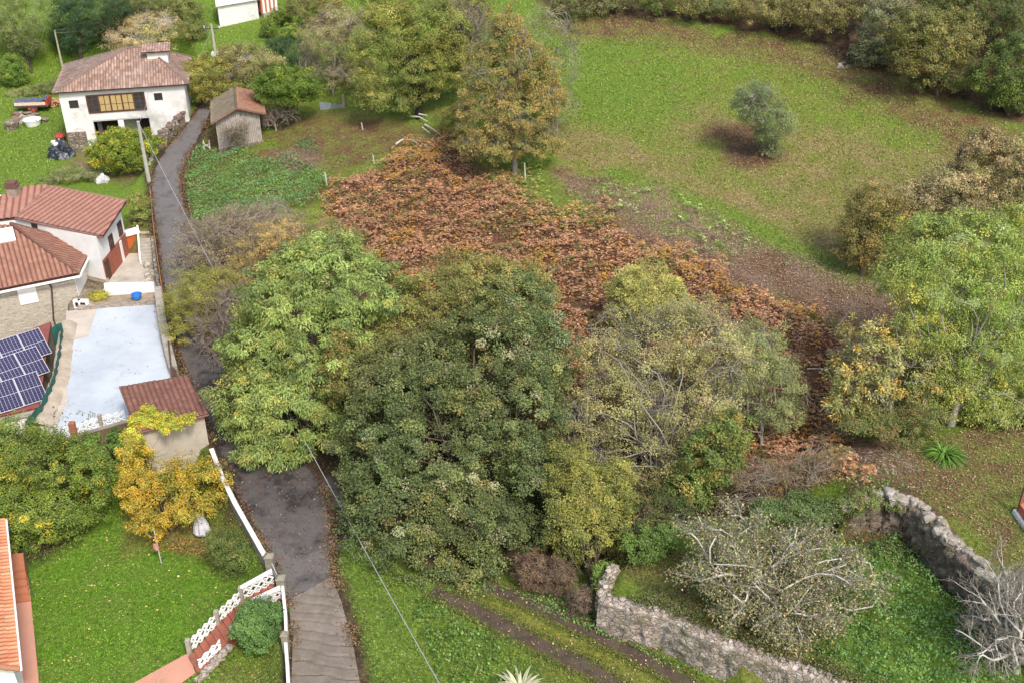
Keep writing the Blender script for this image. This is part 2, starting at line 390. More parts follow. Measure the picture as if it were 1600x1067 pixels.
for s, c1, c2, fe, en in PATCH:
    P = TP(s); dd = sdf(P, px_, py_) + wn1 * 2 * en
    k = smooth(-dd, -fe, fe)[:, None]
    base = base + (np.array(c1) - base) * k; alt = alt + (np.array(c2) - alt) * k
def setzone(P, c1, c2, fe=.3, grow=0.0):
    global base, alt
    k = smooth(grow - sdf(P, px_, py_), -fe, fe)[:, None]
    base = base + (np.array(c1) - base) * k; alt = alt + (np.array(c2) - alt) * k
def setpx(s, z, c1, c2, fe=.3): setzone(G(*pl(s).T, z), c1, c2, fe)
setzone(FLATS[0][0], C_LAWN, C_LUSH, .3)
setpx("330 1090 300 1040 340 1000 380 985 440 985 446 1120 300 1120", ZLAWN, C_OLIVE, C_GRASS, .4)
setpx("200 800 300 795 345 840 340 880 250 850 190 870", ZLAWN, C_LIT, C_OLIVE, .8)
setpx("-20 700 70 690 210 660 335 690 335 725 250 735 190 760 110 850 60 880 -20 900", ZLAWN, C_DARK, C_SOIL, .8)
setpx("325 700 350 740 400 820 425 880 380 900 330 890 345 840", ZLAWN, C_OLIVE, C_SOIL, .6)
setzone(FLATS[2][0], C_SOIL, C_LIT, .5); setzone(FLATS[3][0], C_PINK, C_SOIL, .5)
setpx("200 360 245 330 240 380 200 395", 2.0, C_OLIVE, C_LIT, .5)
setpx("105 215 210 205 245 245 200 290 110 260", ZH1, C_PINK, C_OLIVE, .8)
setpx('60 505 125 440 165 445 165 480 105 490 100 512', ZTER, (.30, .26, .21), C_SOIL, .3)
setpx('236 440 250 440 285 600 300 645 290 650 262 590', ZTER, (.30, .26, .21), C_SOIL, .2)
setpx("1315 800 1345 790 1400 800 1440 830 1470 870 1500 910 1480 930 1430 880 1390 860 1340 860 1310 840", ZENC, C_LIT, C_SOIL, .4)
setzone(ROADPOLY, C_DARK, C_SOIL, .25, .45)
C1 = base; C2 = alt
n_, m_ = len(GX), len(GY); ii = np.arange(n_ * m_).reshape(m_, n_)
idx = np.stack([ii[:-1, :-1], ii[:-1, 1:], ii[1:, 1:], ii[1:, :-1]], -1).reshape(-1, 4)
def ground_mat():
    m, nt, n, l, b = mat_new("ground"); c = coords(n)
    a1 = N(n, "Attribute", attribute_name="Col"); a2 = N(n, "Attribute", attribute_name="Alt")
    n1 = N(n, "TexNoise", Scale=.45, Detail=9.0, Roughness=.72); l.new(c, n1.inputs[0])
    r1 = ramp(n, [(.42, (0, 0, 0)), (.60, (1, 1, 1))]); l.new(n1.outputs[0], r1.inputs[0])
    o = mixc(n, l, r1.outputs[0], a1.outputs[0], a2.outputs[0])
    n2 = N(n, "TexNoise", Scale=5.0, Detail=8.0, Roughness=.8); l.new(c, n2.inputs[0])
    r2 = ramp(n, [(.32, (.30, .30, .30)), (.5, (.92, .92, .92)), (.66, (1.6, 1.55, 1.3))]); l.new(n2.outputs[0], r2.inputs[0])
    o = mixc(n, l, 1.0, o, r2.outputs[0], 'MULTIPLY')
    l.new(o, b.inputs["Base Color"]); b.inputs["Roughness"].default_value = .95; b.inputs["Specular IOR Level"].default_value = .1
    bp = N(n, "Bump", Strength=.9, Distance=.16); l.new(n2.outputs[0], bp.inputs["Height"]); l.new(bp.outputs[0], b.inputs["Normal"])
    return m
GC = (base * .62 + alt * .38).reshape(MX.shape + (3,))
GC1 = base.reshape(MX.shape + (3,)); GC2 = alt.reshape(MX.shape + (3,))
def gcol(x, y, t=None):
    i = np.clip(np.searchsorted(GX, x) - 1, 0, len(GX) - 1); j = np.clip(np.searchsorted(GY, y) - 1, 0, len(GY) - 1)
    return GC[j, i] if t is None else GC1[j, i] * (1 - t) + GC2[j, i] * t
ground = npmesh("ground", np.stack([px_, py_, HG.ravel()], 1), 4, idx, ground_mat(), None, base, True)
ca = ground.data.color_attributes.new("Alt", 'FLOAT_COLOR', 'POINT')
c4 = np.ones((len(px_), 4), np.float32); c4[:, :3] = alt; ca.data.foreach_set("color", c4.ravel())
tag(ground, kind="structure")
# ------------------------------------------------------------------ road
def asphalt():
    m, nt, n, l, b = mat_new("asphalt"); c = coords(n)
    n1 = N(n, "TexNoise", Scale=.5, Detail=7.0, Roughness=.7); l.new(c, n1.inputs[0])
    r1 = ramp(n, [(.34, (.10, .09, .086)), (.5, (.155, .142, .138)), (.68, (.215, .20, .193))]); l.new(n1.outputs[0], r1.inputs[0])
    n2 = N(n, "TexNoise", Scale=30.0, Detail=3.0, Roughness=.8); l.new(c, n2.inputs[0])
    r2 = ramp(n, [(.3, (.6,) * 3), (.7, (1.2,) * 3)]); l.new(n2.outputs[0], r2.inputs[0])
    o = mixc(n, l, 1.0, r1.outputs[0], r2.outputs[0], 'MULTIPLY')
    ed = N(n, "Attribute", attribute_name="Col"); nb = N(n, "TexNoise", Scale=2.2, Detail=6.0, Roughness=.75); l.new(c, nb.inputs[0])
    ad = N(n, "Math", operation='ADD'); l.new(ed.outputs[2], ad.inputs[0]); l.new(nb.outputs[0], ad.inputs[1])
    r3 = ramp(n, [(.98, (0, 0, 0)), (1.12, (1, 1, 1))]); l.new(ad.outputs[0], r3.inputs[0])
    o = mixc(n, l, r3.outputs[0], o, (.062, .036, .026))
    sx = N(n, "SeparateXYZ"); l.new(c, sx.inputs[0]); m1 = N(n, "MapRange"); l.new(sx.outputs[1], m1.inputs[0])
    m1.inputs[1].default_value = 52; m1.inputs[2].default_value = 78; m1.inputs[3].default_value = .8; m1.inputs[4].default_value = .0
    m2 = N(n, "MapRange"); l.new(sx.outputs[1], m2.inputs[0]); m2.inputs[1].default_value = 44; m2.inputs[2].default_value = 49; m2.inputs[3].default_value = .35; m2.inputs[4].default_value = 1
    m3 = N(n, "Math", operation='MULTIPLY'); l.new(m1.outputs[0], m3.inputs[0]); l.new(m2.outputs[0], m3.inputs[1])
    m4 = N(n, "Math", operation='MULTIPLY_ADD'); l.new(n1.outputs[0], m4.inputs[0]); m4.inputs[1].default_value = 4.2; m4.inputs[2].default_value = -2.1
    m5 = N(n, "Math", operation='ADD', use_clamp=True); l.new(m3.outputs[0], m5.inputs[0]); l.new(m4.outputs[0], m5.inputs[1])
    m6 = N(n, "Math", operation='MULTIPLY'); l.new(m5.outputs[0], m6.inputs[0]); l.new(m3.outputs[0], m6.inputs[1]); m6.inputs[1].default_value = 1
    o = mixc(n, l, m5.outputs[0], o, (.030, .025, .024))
    l.new(o, b.inputs["Base Color"])
    r4 = ramp(n, [(.36, (.45,) * 3), (.5, (.75,) * 3)]); l.new(n1.outputs[0], r4.inputs[0]); l.new(r4.outputs[0], b.inputs["Roughness"])
    b.inputs["Specular IOR Level"].default_value = .22
    bp = N(n, "Bump", Strength=.35, Distance=.01); l.new(n2.outputs[0], bp.inputs["Height"]); l.new(bp.outputs[0], b.inputs["Normal"])
    return m
ASPH = asphalt()
def resample(P, n):
    P = np.asarray(P); s = np.r_[0, np.cumsum(np.linalg.norm(np.diff(P, axis=0), axis=1))]
    t = np.linspace(0, s[-1], n); return np.stack([np.interp(t, s, P[:, k]) for k in range(P.shape[1])], 1)
def strip(name, L, Rr, mat, dz, n=160, m=10, edge=True, kind="structure", uv=False):
    """ribbon between two polylines draped on the terrain"""
    A, B = resample(L, n), resample(Rr, n); t = np.linspace(0, 1, m)
    V = A[:, None] + (B - A)[:, None] * t[None, :, None]; V = V.reshape(-1, 3)
    V[:, 2] = interp(V[:, 0], V[:, 1]) + dz
    ii = np.arange(n * m).reshape(n, m); idx = np.stack([ii[:-1, :-1], ii[:-1, 1:], ii[1:, 1:], ii[1:, :-1]], -1).reshape(-1, 4)
    e = np.tile(np.abs(t - .5) * 2, n); e = np.clip((e - .35) / .65, 0, 1) ** 1.5 * .62
    return tag(npmesh(name, V, 4, idx, mat, None, np.stack([e] * 3, 1), True), kind=kind)
strip("road", RL[3:], RR[4:], ASPH, .09, 300, 14)
LC = resample(RL[:5], 60); RC = resample(RR[:5], 60)
def concrete_ribbed():
    m, nt, n, l, b = mat_new("ribbed_concrete"); c = coords(n)
    n1 = N(n, "TexNoise", Scale=.9, Detail=7.0, Roughness=.7); l.new(c, n1.inputs[0])
    r1 = ramp(n, [(.3, (.11, .09, .072)), (.55, (.185, .155, .128)), (.75, (.25, .21, .175))]); l.new(n1.outputs[0], r1.inputs[0])
    n2 = N(n, "TexNoise", Scale=25.0, Detail=3.0, Roughness=.8); l.new(c, n2.inputs[0])
    r2 = ramp(n, [(.3, (.65,) * 3), (.7, (1.15,) * 3)]); l.new(n2.outputs[0], r2.inputs[0])
    o = mixc(n, l, 1.0, r1.outputs[0], r2.outputs[0], 'MULTIPLY'); l.new(o, b.inputs["Base Color"]); b.inputs["Roughness"].default_value = .85
    return m
# ribbed concrete lane: real grooves across it
nn, mm = 1100, 24
A, B = resample(RL[:4], nn), resample(RR[:5], nn); t = np.linspace(0.03, .97, mm)
V = (A[:, None] + (B - A)[:, None] * t[None, :, None]).reshape(-1, 3); V[:, 2] = interp(V[:, 0], V[:, 1]) + .075
yy = V[:, 1] + .12 * V[:, 0] + .7 * fbm(V[:, 0] * .5, V[:, 1] * .5, 77); ph = (yy / .62) % 1
gr = np.clip(1 - np.abs(ph - .5) / .13, 0, 1) * smooth(-V[:, 1], -42.4, -41.4)
V[:, 2] -= gr * .085
ii = np.arange(nn * mm).reshape(nn, mm); idx = np.stack([ii[:-1, :-1], ii[:-1, 1:], ii[1:, 1:], ii[1:, :-1]], -1).reshape(-1, 4)
tag(npmesh("concrete_road", V, 4, idx, concrete_ribbed()), kind="structure")
def patch(name, px, z, mat, dz=.03, kind="structure", step=.4, follow=True):
    """polygonal sheet; px outline on plane z (or terrain if z is None), draped with dz"""
    P = px if not isinstance(px, str) else TP(px) if z is None else G(*pl(px).T, z)
    bm = bmesh.new(); vs = [bm.verts.new(p) for p in P]; bm.faces.new(vs)
    if follow:
        for ax, lo, hi in ((0, P[:, 0].min(), P[:, 0].max()), (1, P[:, 1].min(), P[:, 1].max())):
            for q in np.arange(lo + step, hi, step):
                co = [0, 0, 0]; co[ax] = q; no = [0, 0, 0]; no[ax] = 1
                bmesh.ops.bisect_plane(bm, geom=bm.verts[:] + bm.edges[:] + bm.faces[:], plane_co=co, plane_no=no)
        xy = np.array([v.co[:2] for v in bm.verts]); hz = interp(xy[:, 0], xy[:, 1])
        for v, h in zip(bm.verts, hz): v.co.z = h + dz
    else:
        for v in bm.verts: v.co.z = z + dz
    me = bpy.data.meshes.new(name); bmesh.ops.recalc_face_normals(bm, faces=bm.faces); bm.to_mesh(me); bm.free()
    return tag(link(name, me, mat), kind=kind) if kind else link(name, me, mat)
def leafy_asphalt():
    m, nt, n, l, b = mat_new("littered_asphalt"); c = coords(n)
    n1 = N(n, "TexNoise", Scale=1.2, Detail=8.0, Roughness=.75); l.new(c, n1.inputs[0])
    r1 = ramp(n, [(.38, (.035, .03, .028)), (.52, (.075, .065, .062)), (.62, (.12, .108, .105))]); l.new(n1.outputs[0], r1.inputs[0])
    l.new(r1.outputs[0], b.inputs["Base Color"]); b.inputs["Roughness"].default_value = .45
    return m
patch("pavement", "517 862 556 842 585 820 552 780 512 742 500 760 508 820", None, leafy_asphalt(), .05)
# puddle on the turnout
def wet():
    m, nt, n, l, b = mat_new("puddle_water"); c = coords(n)
    n1 = N(n, "TexNoise", Scale=3.0, Detail=6.0, Roughness=.7); l.new(c, n1.inputs[0])
    r1 = ramp(n, [(.4, (.022, .017, .013)), (.6, (.05, .04, .026))]); l.new(n1.outputs[0], r1.inputs[0]); l.new(r1.outputs[0], b.inputs["Base Color"])
    b.inputs["Roughness"].default_value = .22; return m
patch("puddle_water", "505 812 520 800 545 802 557 815 556 832 540 846 524 850 512 840 504 826", None, wet(), .062)
# wheel ruts of the grass track
RUT = plain("rut_mud", (.085, .06, .045), .45, 1.5, .95, .8, dirt=(.09, .11, .03), dirt_amt=.6, fine=9)
def rut(px, wd):
    C = TP(px); C = resample(C, 60); d = np.gradient(C[:, :2], axis=0); d /= np.linalg.norm(d, axis=1)[:, None]
    nrm = np.stack([-d[:, 1], d[:, 0], 0 * d[:, 0]], 1); wv = wd * (.7 + .7 * fbm(np.arange(60) * .25, np.zeros(60), 3))[:, None]
    return C + nrm * wv / 2, C - nrm * wv / 2
for s, wd in (("675 922 735 950 800 985 870 1020 940 1055 1000 1100", .85), ("755 915 800 930 860 955 930 990 1000 1025 1060 1060 1120 1100", .8)):
    a_, b_ = rut(s, wd); strip("path", a_, b_, RUT, .03, 60, 5)
# ------------------------------------------------------------------ paved terrace
def paint_floor():
    m, nt, n, l, b = mat_new("painted_concrete_floor"); c = coords(n)
    n1 = N(n, "TexNoise", Scale=.35, Detail=5.0, Roughness=.6); l.new(c, n1.inputs[0])
    r1 = ramp(n, [(.35, (.37, .41, .46)), (.65, (.47, .51, .555))]); l.new(n1.outputs[0], r1.inputs[0])
    n2 = N(n, "TexNoise", Scale=1.1, Detail=10.0, Roughness=.82); l.new(c, n2.inputs[0])
    r2 = ramp(n, [(.57, (0, 0, 0)), (.66, (.7,) * 3)]); l.new(n2.outputs[0], r2.inputs[0])
    o = mixc(n, l, r2.outputs[0], r1.outputs[0], (.30, .25, .21))
    v = N(n, "TexVoronoi", Scale=.28, feature='DISTANCE_TO_EDGE'); 
    nz = N(n, "TexNoise", Scale=1.0, Detail=4.0); l.new(c, nz.inputs[0]); wv = mixc(n, l, .8, c, nz.outputs[1], 'ADD'); l.new(wv, v.inputs[0])
    r3 = ramp(n, [(.002, (.35,) * 3), (.005, (0, 0, 0))]); l.new(v.outputs[0], r3.inputs[0])
    o = mixc(n, l, r3.outputs[0], o, (.25, .22, .2))
    l.new(o, b.inputs["Base Color"]); b.inputs["Roughness"].default_value = .6
    return m
CONC = plain("old_concrete", (.36, .33, .28), .3, 1.2, .9, .3, dirt=(.16, .13, .09), dirt_amt=.8)
CONCD = plain("dark_old_concrete", (.27, .245, .2), .35, 1.5, .9, .4, dirt=(.09, .10, .04), dirt_amt=.85)
RUBB = plain("rubble_edge", (.46, .39, .31), .35, 1.2, .9, .7, dirt=(.26, .21, .16), dirt_amt=.7, fine=7)
WHITE = plain("white_paint", (.78, .78, .77), .12, .8, .7, .1, dirt=(.45, .43, .40), dirt_amt=.35)
WHITEC = plain("clean_white_paint", (.80, .80, .81), .06, 1, .6, 0)
patch("terrace", np.vstack([G(*pl("104 487 160 481").T, ZTER), G(*pl("243 477").T, ZTER), EASTB[2:], TERP[10:]]), ZTER, plain("terrace_screed", (.50, .44, .38), .2, .8, .85, .2, dirt=(.33, .28, .24), dirt_amt=.6), .03, step=2, follow=False)
patch("terrace", np.vstack([G(*pl("152 483 243 477").T, ZTER), EASTB[2:] + np.array([-.35, 0, 0]), G(*pl("296 640 200 655 100 684 88 672 108 620 98 590 102 535 138 527").T, ZTER)]), ZTER, paint_floor(), .045, step=2, follow=False)
patch("yard", "160 456 249 453 240 390 200 392", ZYARD, plain("yard_concrete", (.48, .43, .37), .25, .8, .85, .3, dirt=(.22, .18, .14), dirt_amt=.8), .06, step=2, follow=False)
# ================================================================== buildings and walls
rng = np.random.default_rng(11)
def vec(*a): return np.array(a, float)
def roof_slope(name, poly, mat, parent, pu=.25, pv=.42, amp=.045, step=.03, thick=.10, clip=True):
    """tiled slope: poly[0]->poly[1] is the eave (3D), rest of the outline goes up; real corrugation and courses"""
    P = [np.asarray(p, float) for p in poly]; e = P[1] - P[0]; eu = e / np.linalg.norm(e)
    top = np.mean(P[2:], axis=0); up = top - P[0]; up = up - eu * (up @ eu); vu = up / np.linalg.norm(up)
    nrm = np.cross(eu, vu); 
    if nrm[2] < 0: nrm = -nrm
    UV = np.array([((p - P[0]) @ eu, (p - P[0]) @ vu) for p in P])
    u0, u1, v0, v1 = UV[:, 0].min(), UV[:, 0].max(), UV[:, 1].min(), UV[:, 1].max()
    us = np.arange(u0 - pu, u1 + pu, pu / 6); nv = int((v1 - v0) / pv) + 2
    vs = []; offs = []
    for k in range(nv): vs += [v0 + k * pv, v0 + (k + .94) * pv]; offs += [step, 0]
    vs = np.array(vs); offs = np.array(offs)
    U, Vv = np.meshgrid(us, vs); prof = np.abs(np.sin(np.pi * U / pu)) ** .8 * amp
    H = prof + offs[:, None] + .012 * (vnoise(U / pu * 1.0, Vv / pv, 3) - .5)
    X = P[0] + U[..., None] * eu + Vv[..., None] * vu + H[..., None] * nrm
    bm = bmesh.new(); uvl = bm.loops.layers.uv.new("UVMap"); n, m = len(us), len(vs)
    bv = [bm.verts.new(p) for p in X.reshape(-1, 3)]; uvs = np.stack([U.ravel() - pu * .0, Vv.ravel()], 1)
    for j in range(m - 1):
        for i in range(n - 1):
            q = (j * n + i, j * n + i + 1, (j + 1) * n + i + 1, (j + 1) * n + i)
            f = bm.faces.new([bv[k] for k in q]); f.smooth = True
            for lp, k in zip(f.loops, q): lp[uvl].uv = uvs[k]
    for i in range(len(UV)):
        a_, b_ = UV[i], UV[(i + 1) % len(UV)]; d = b_ - a_
        if np.linalg.norm(d) < .05: continue
        p3 = P[0] + a_[0] * eu + a_[1] * vu; d3 = d[0] * eu + d[1] * vu; no = np.cross(d3, nrm); no /= np.linalg.norm(no)
        c = UV.mean(0); cen = P[0] + c[0] * eu + c[1] * vu
        if (cen - p3) @ no > 0: no = -no
        bmesh.ops.bisect_plane(bm, geom=bm.verts[:] + bm.edges[:] + bm.faces[:], plane_co=p3, plane_no=no, clear_outer=True)
    # underside sheet
    W = [P[0] + q[0] * eu + q[1] * vu - nrm * thick for q in UV]; W2 = [P[0] + q[0] * eu + q[1] * vu - nrm * .01 for q in UV]
    k = len(W); wv = [bm.verts.new(p) for p in W]; wv2 = [bm.verts.new(p) for p in W2]; bm.faces.new(wv)
    for i in range(k): bm.faces.new([wv[i], wv[(i + 1) % k], wv2[(i + 1) % k], wv2[i]])
    o = vec(*parent.location) if parent else vec(0, 0, 0)
    pp = parent.parent if parent else None
    while pp: o += vec(*pp.location); pp = pp.parent
    for v in bm.verts: v.co -= Vector(o)
    me = bpy.data.meshes.new(name); bm.to_mesh(me); bm.free()
    return link(name, me, mat, parent)
def ridge(name, pts, mat, parent, r=.13, seg=.42):
    """row of ridge tiles"""
    mb = MB(); pts = [np.asarray(p, float) for p in pts]
    for a_, b_ in zip(pts[:-1], pts[1:]):
        L = np.linalg.norm(b_ - a_); k = max(1, int(L / seg))
        for i in range(k):
            p, q = a_ + (b_ - a_) * i / k, a_ + (b_ - a_) * (i + 1.08) / k
            mb.tube([p + vec(0, 0, .02), q + vec(0, 0, .05)], [r, r * .85], 8)
    return mb.build(name, mat, parent, smooth_=False)
def wall_poly(mb, pts2, z0, z1, th=.0):
    """vertical prism from footprint; z1 may be per-vertex"""
    k = len(pts2); z1 = [z1] * k if np.isscalar(z1) else z1
    mb.prism([vec(p[0], p[1], z) for p, z in zip(pts2, z1)], [vec(p[0], p[1], z0) for p in pts2])
class Plane:
    """vertical facade plane: pixel -> (s along, z)"""
    def __init__(s, A, B):
        s.A = np.asarray(A, float)[:2]; s.B = np.asarray(B, float)[:2]; d = s.B - s.A; s.L = np.linalg.norm(d); s.d = vec(*(d / s.L), 0)
        s.n = vec(s.d[1], -s.d[0], 0)      # outward (towards the camera)
        if s.n @ vec(*(CAM[:2] - s.A), 0) < 0: s.n = -s.n
    def at(s, px, py):
        r = ray(px, py); A3 = vec(*s.A, 0); t = ((A3 - CAM) @ s.n) / (r @ s.n); q = CAM + r * t
        return (q - A3) @ s.d, q[2]
    def P(s, u, z, o=0.0): return vec(*s.A, 0) + s.d * u + vec(0, 0, z) + s.n * o
    def rect(s, mb, u0, u1, z0, z1, o0, o1):
        mb.box(s.P((u0 + u1) / 2, (z0 + z1) / 2, (o0 + o1) / 2), s.d * abs(u1 - u0) / 2, s.n * abs(o1 - o0) / 2, vec(0, 0, abs(z1 - z0) / 2))
    def frame(s, mb, u0, u1, z0, z1, w_, o0, o1, nx=1, nz=1, bw=.05):
        s.rect(mb, u0, u1, z0, z0 + w_, o0, o1); s.rect(mb, u0, u1, z1 - w_, z1, o0, o1)
        s.rect(mb, u0, u0 + w_, z0 + w_, z1 - w_, o0, o1); s.rect(mb, u1 - w_, u1, z0 + w_, z1 - w_, o0, o1)
        for i in range(1, nx): c = u0 + (u1 - u0) * i / nx; s.rect(mb, c - bw / 2, c + bw / 2, z0 + w_, z1 - w_, o0, o1 - .01)
        for i in range(1, nz): c = z0 + (z1 - z0) * i / nz; s.rect(mb, u0 + w_, u1 - w_, c - bw / 2, c + bw / 2, o0, o1 - .015)
BROWNW = plain("brown_wood", (.105, .05, .035), .3, 4, .7, .2)
DARKW = plain("dark_wood", (.045, .028, .024), .3, 4, .7, .2)
GLASSM = plain("window_glass", (.05, .055, .065), .4, 1.5, .12, 0, spec=.6)
CURT = plain("ochre_curtain", (.46, .34, .15), .2, 3, .8, 0)
OLDWHITE = plain("stained_limewash", (.70, .70, .70), .14, .5, .85, .3, dirt=(.33, .31, .285), dirt_amt=1.0)
STONEB = stone_mat("field_stone", [(.20, .165, .125), (.31, .26, .21), (.25, .21, .18), (.38, .33, .27)], 2.6, (.12, .10, .08), .8)
STONEL = stone_mat("dressed_stone", [(.42, .37, .29), (.52, .46, .37), (.46, .42, .36), (.56, .50, .41)], 3.2, (.50, .46, .40), .5, flatz=2.0)
GUT = plain("dark_metal", (.08, .06, .06), .2, 4, .5, 0)
# ------------------------------------------------------------------ white farmhouse
ze = 8.1
A, B = G(90, 143, ze), G(287, 130, ze)
root = thing("farmhouse", "large white farmhouse with hipped roof, long brown gallery window and open garage bay", "house", (A[0], A[1], ZH1))
Pf = Plane(A, B); back = -Pf.n * 8.0; L = Pf.L
recU0, recZ1 = Pf.at(145, 190); recU1, _ = Pf.at(232, 180)
zt = Pf.at(145, 189)[1]; gz0 = ZH1 - .4
mb = MB()      # front wall in pieces round the recess
def fw(u0, u1, z0, z1): Pf.rect(mb, u0, u1, z0, z1, -.5, 0)
fw(0, recU0, gz0, ze); fw(recU1, L, gz0, ze); fw(recU0, recU1, zt, ze)
for (c0, c1) in (((0, -.5), (0, -8.0)), ((L, -.5), (L, -8.0))):
    u = c0[0]; u0, u1 = (0, .45) if u == 0 else (L - .45, L)
    mb.box(Pf.P((u0 + u1) / 2, (gz0 + ze) / 2, -4.25), Pf.d * .225, Pf.n * 3.75, vec(0, 0, (ze - gz0) / 2))
Pf.rect(mb, .45, L - .45, gz0, ze, -8.0, -7.55)
wall = mb.build("wall", OLDWHITE, root)
mb = MB(); Pf.rect(mb, recU0, recU1, gz0, zt + .1, -2.4, -2.2); Pf.rect(mb, recU0, recU1, zt - .12, zt, -2.2, -.02)
mb.build("porch_wall", plain("porch_plaster", (.5, .5, .52), .25, 1, .9), root)
mb = MB(); u0, z0 = Pf.at(106, 236); 
Pf.rect(mb, -.03, 1.7, gz0, ZH1 + 1.9, -.4, .03); mb.build("stone_footing", STONEB, root)
mb = MB(); a_, _ = Pf.at(183, 185); b_, _ = Pf.at(192, 185); Pf.rect(mb, a_, b_, gz0, zt, -.45, -.05); mb.build("pillar", WHITE, root)
mb = MB(); a_, _ = Pf.at(151, 190); b_, _ = Pf.at(183, 190); Pf.rect(mb, a_ + .1, b_, gz0, zt - .35, -2.2, -2.05)
for k in range(1, 8): Pf.rect(mb, a_ + .1 + (b_ - a_) * k / 8, a_ + .14 + (b_ - a_) * k / 8, gz0, zt - .35, -2.05, -2.02)
mb.build("garage_door", DARKW, root)
mb = MB(); a_, _ = Pf.at(213, 190); b_, _ = Pf.at(228, 190); Pf.rect(mb, a_, b_, gz0, zt - .5, -2.2, -2.05); mb.build("door", DARKW, root)
# gallery window
u0, z0 = Pf.at(138, 172); u1, z1 = Pf.at(225, 143.5); z0 = z1 - 1.75
mb = MB(); Pf.frame(mb, u0, u1, z0, z1, .13, -.1, .07, 5, 1, .13)
for k in range(10):
    if k in (0, 1, 8, 9) or True:
        c = u0 + (u1 - u0) * (k + .5) / 10 if False else u0 + (u1 - u0) * k / 10
        Pf.rect(mb, c - .03, c + .03, z0 + .13, z1 - .13, -.02, .045)
for k in (1, 2, 3):
    c = z0 + (z1 - z0) * k / 4; wq = (u1 - u0) / 5
    for (ra, rb) in ((u0, u0 + wq), (u1 - wq, u1)): Pf.rect(mb, ra, rb, c - .025, c + .025, -.02, .04)
c = z0 + (z1 - z0) * .45; Pf.rect(mb, u0 + wq, u1 - wq, c - .02, c + .02, -.02, .035)
win = mb.build("gallery_window", BROWNW, root)
mb = MB(); Pf.rect(mb, u0 + .05, u1 - .05, z0 + .05, z1 - .05, .002, .012); mb.build("pane", GLASSM, win)
mb = MB(); w10 = (u1 - u0) / 5; Pf.rect(mb, u0 + w10 + .07, u1 - w10 - .07, z0 + .15, z1 - .15, .013, .018); mb.build("curtain", CURT, win)
for (pa, pb) in (((107, 158), (124, 170)), ((240, 146.5), (255, 158.5))):
    u0, z1 = Pf.at(*pa); u1, _ = Pf.at(*pb); z0 = z1 - (u1 - u0) * .88
    mb = MB(); Pf.frame(mb, u0, u1, z0, z1, .1, -.05, .05, 2, 2, .06); win = mb.build("window", DARKW, root)
    mb = MB(); Pf.rect(mb, u0 + .05, u1 - .05, z0 + .05, z1 - .05, .002, .015); mb.build("pane", GLASSM, win)
# roof
OLDT = [(.26, .16, .13), (.35, .22, .175), (.43, .28, .225), (.31, .195, .16), (.24, .155, .13), (.48, .33, .27)]
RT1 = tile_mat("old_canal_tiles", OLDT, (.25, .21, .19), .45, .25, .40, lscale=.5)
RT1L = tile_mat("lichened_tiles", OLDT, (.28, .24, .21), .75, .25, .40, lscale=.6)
ov = .45
e0 = Pf.P(-ov, ze - .05, ov); e1 = Pf.P(L + ov, ze - .05, ov); e2 = Pf.P(L + ov, ze - .05, -8.0 - ov); e3 = Pf.P(-ov, ze - .05, -8.0 - ov)
zr = ze + 2.45; r0 = Pf.P(6.2, zr, -4.0); r1 = Pf.P(L - 3.2, zr, -4.0)
def mid(a, b, t): return a + (b - a) * t
roof = roof_slope("roof", [e0, e1, r1, r0], RT1, root, .25, .40, .06, .035)
rs2 = roof_slope("roof_slope", [e3, e0, r0], RT1L, root, .25, .40, .06, .035)
rs3 = roof_slope("roof_slope", [e1, e2, r1], RT1, root, .25, .40, .06, .035)
rs4 = roof_slope("roof_slope", [e2, e3, r0, r1], RT1, root, .25, .40, .06, .035)
ridge("ridge_tiles", [e0, r0, r1, e1], RT1, root, .14); ridge("ridge_tiles", [e3, r0], RT1L, root, .14); ridge("ridge_tiles", [e2, r1], RT1, root, .14)
# raised white dormer on the right
ua, ub = 8.1, L - 1.3
mb = MB(); mb.prism([Pf.P(ua, ze + 2.35, -2.6), Pf.P(ub, ze + 2.35, -2.6), Pf.P(ub, ze + 2.5, -4.3), Pf.P(ua, ze + 2.5, -4.3)], [Pf.P(ua, ze + 1.2, -2.6), Pf.P(ub, ze + .6, -2.6), Pf.P(ub, ze + .6, -4.3), Pf.P(ua, ze + 1.2, -4.3)])
dorm = mb.build("dormer", WHITE, root)
mb = MB(); Pf.rect(mb, ua - .1, ub + .1, ze + 2.24, ze + 2.36, -2.6, -2.5); mb.build("lintel_shadow", DARKW, dorm)  # dark lintel strip that also stands in for the shadow line under the dormer roof
roof_slope("dormer_roof", [Pf.P(ua - .5, ze + 2.38, -2.3), Pf.P(ub + .3, ze + 2.38, -2.3), Pf.P(ub + .3, ze + 2.62, -4.6), Pf.P(ua - .5, ze + 2.62, -4.6)], RT1, dorm, .25, .40, .06)
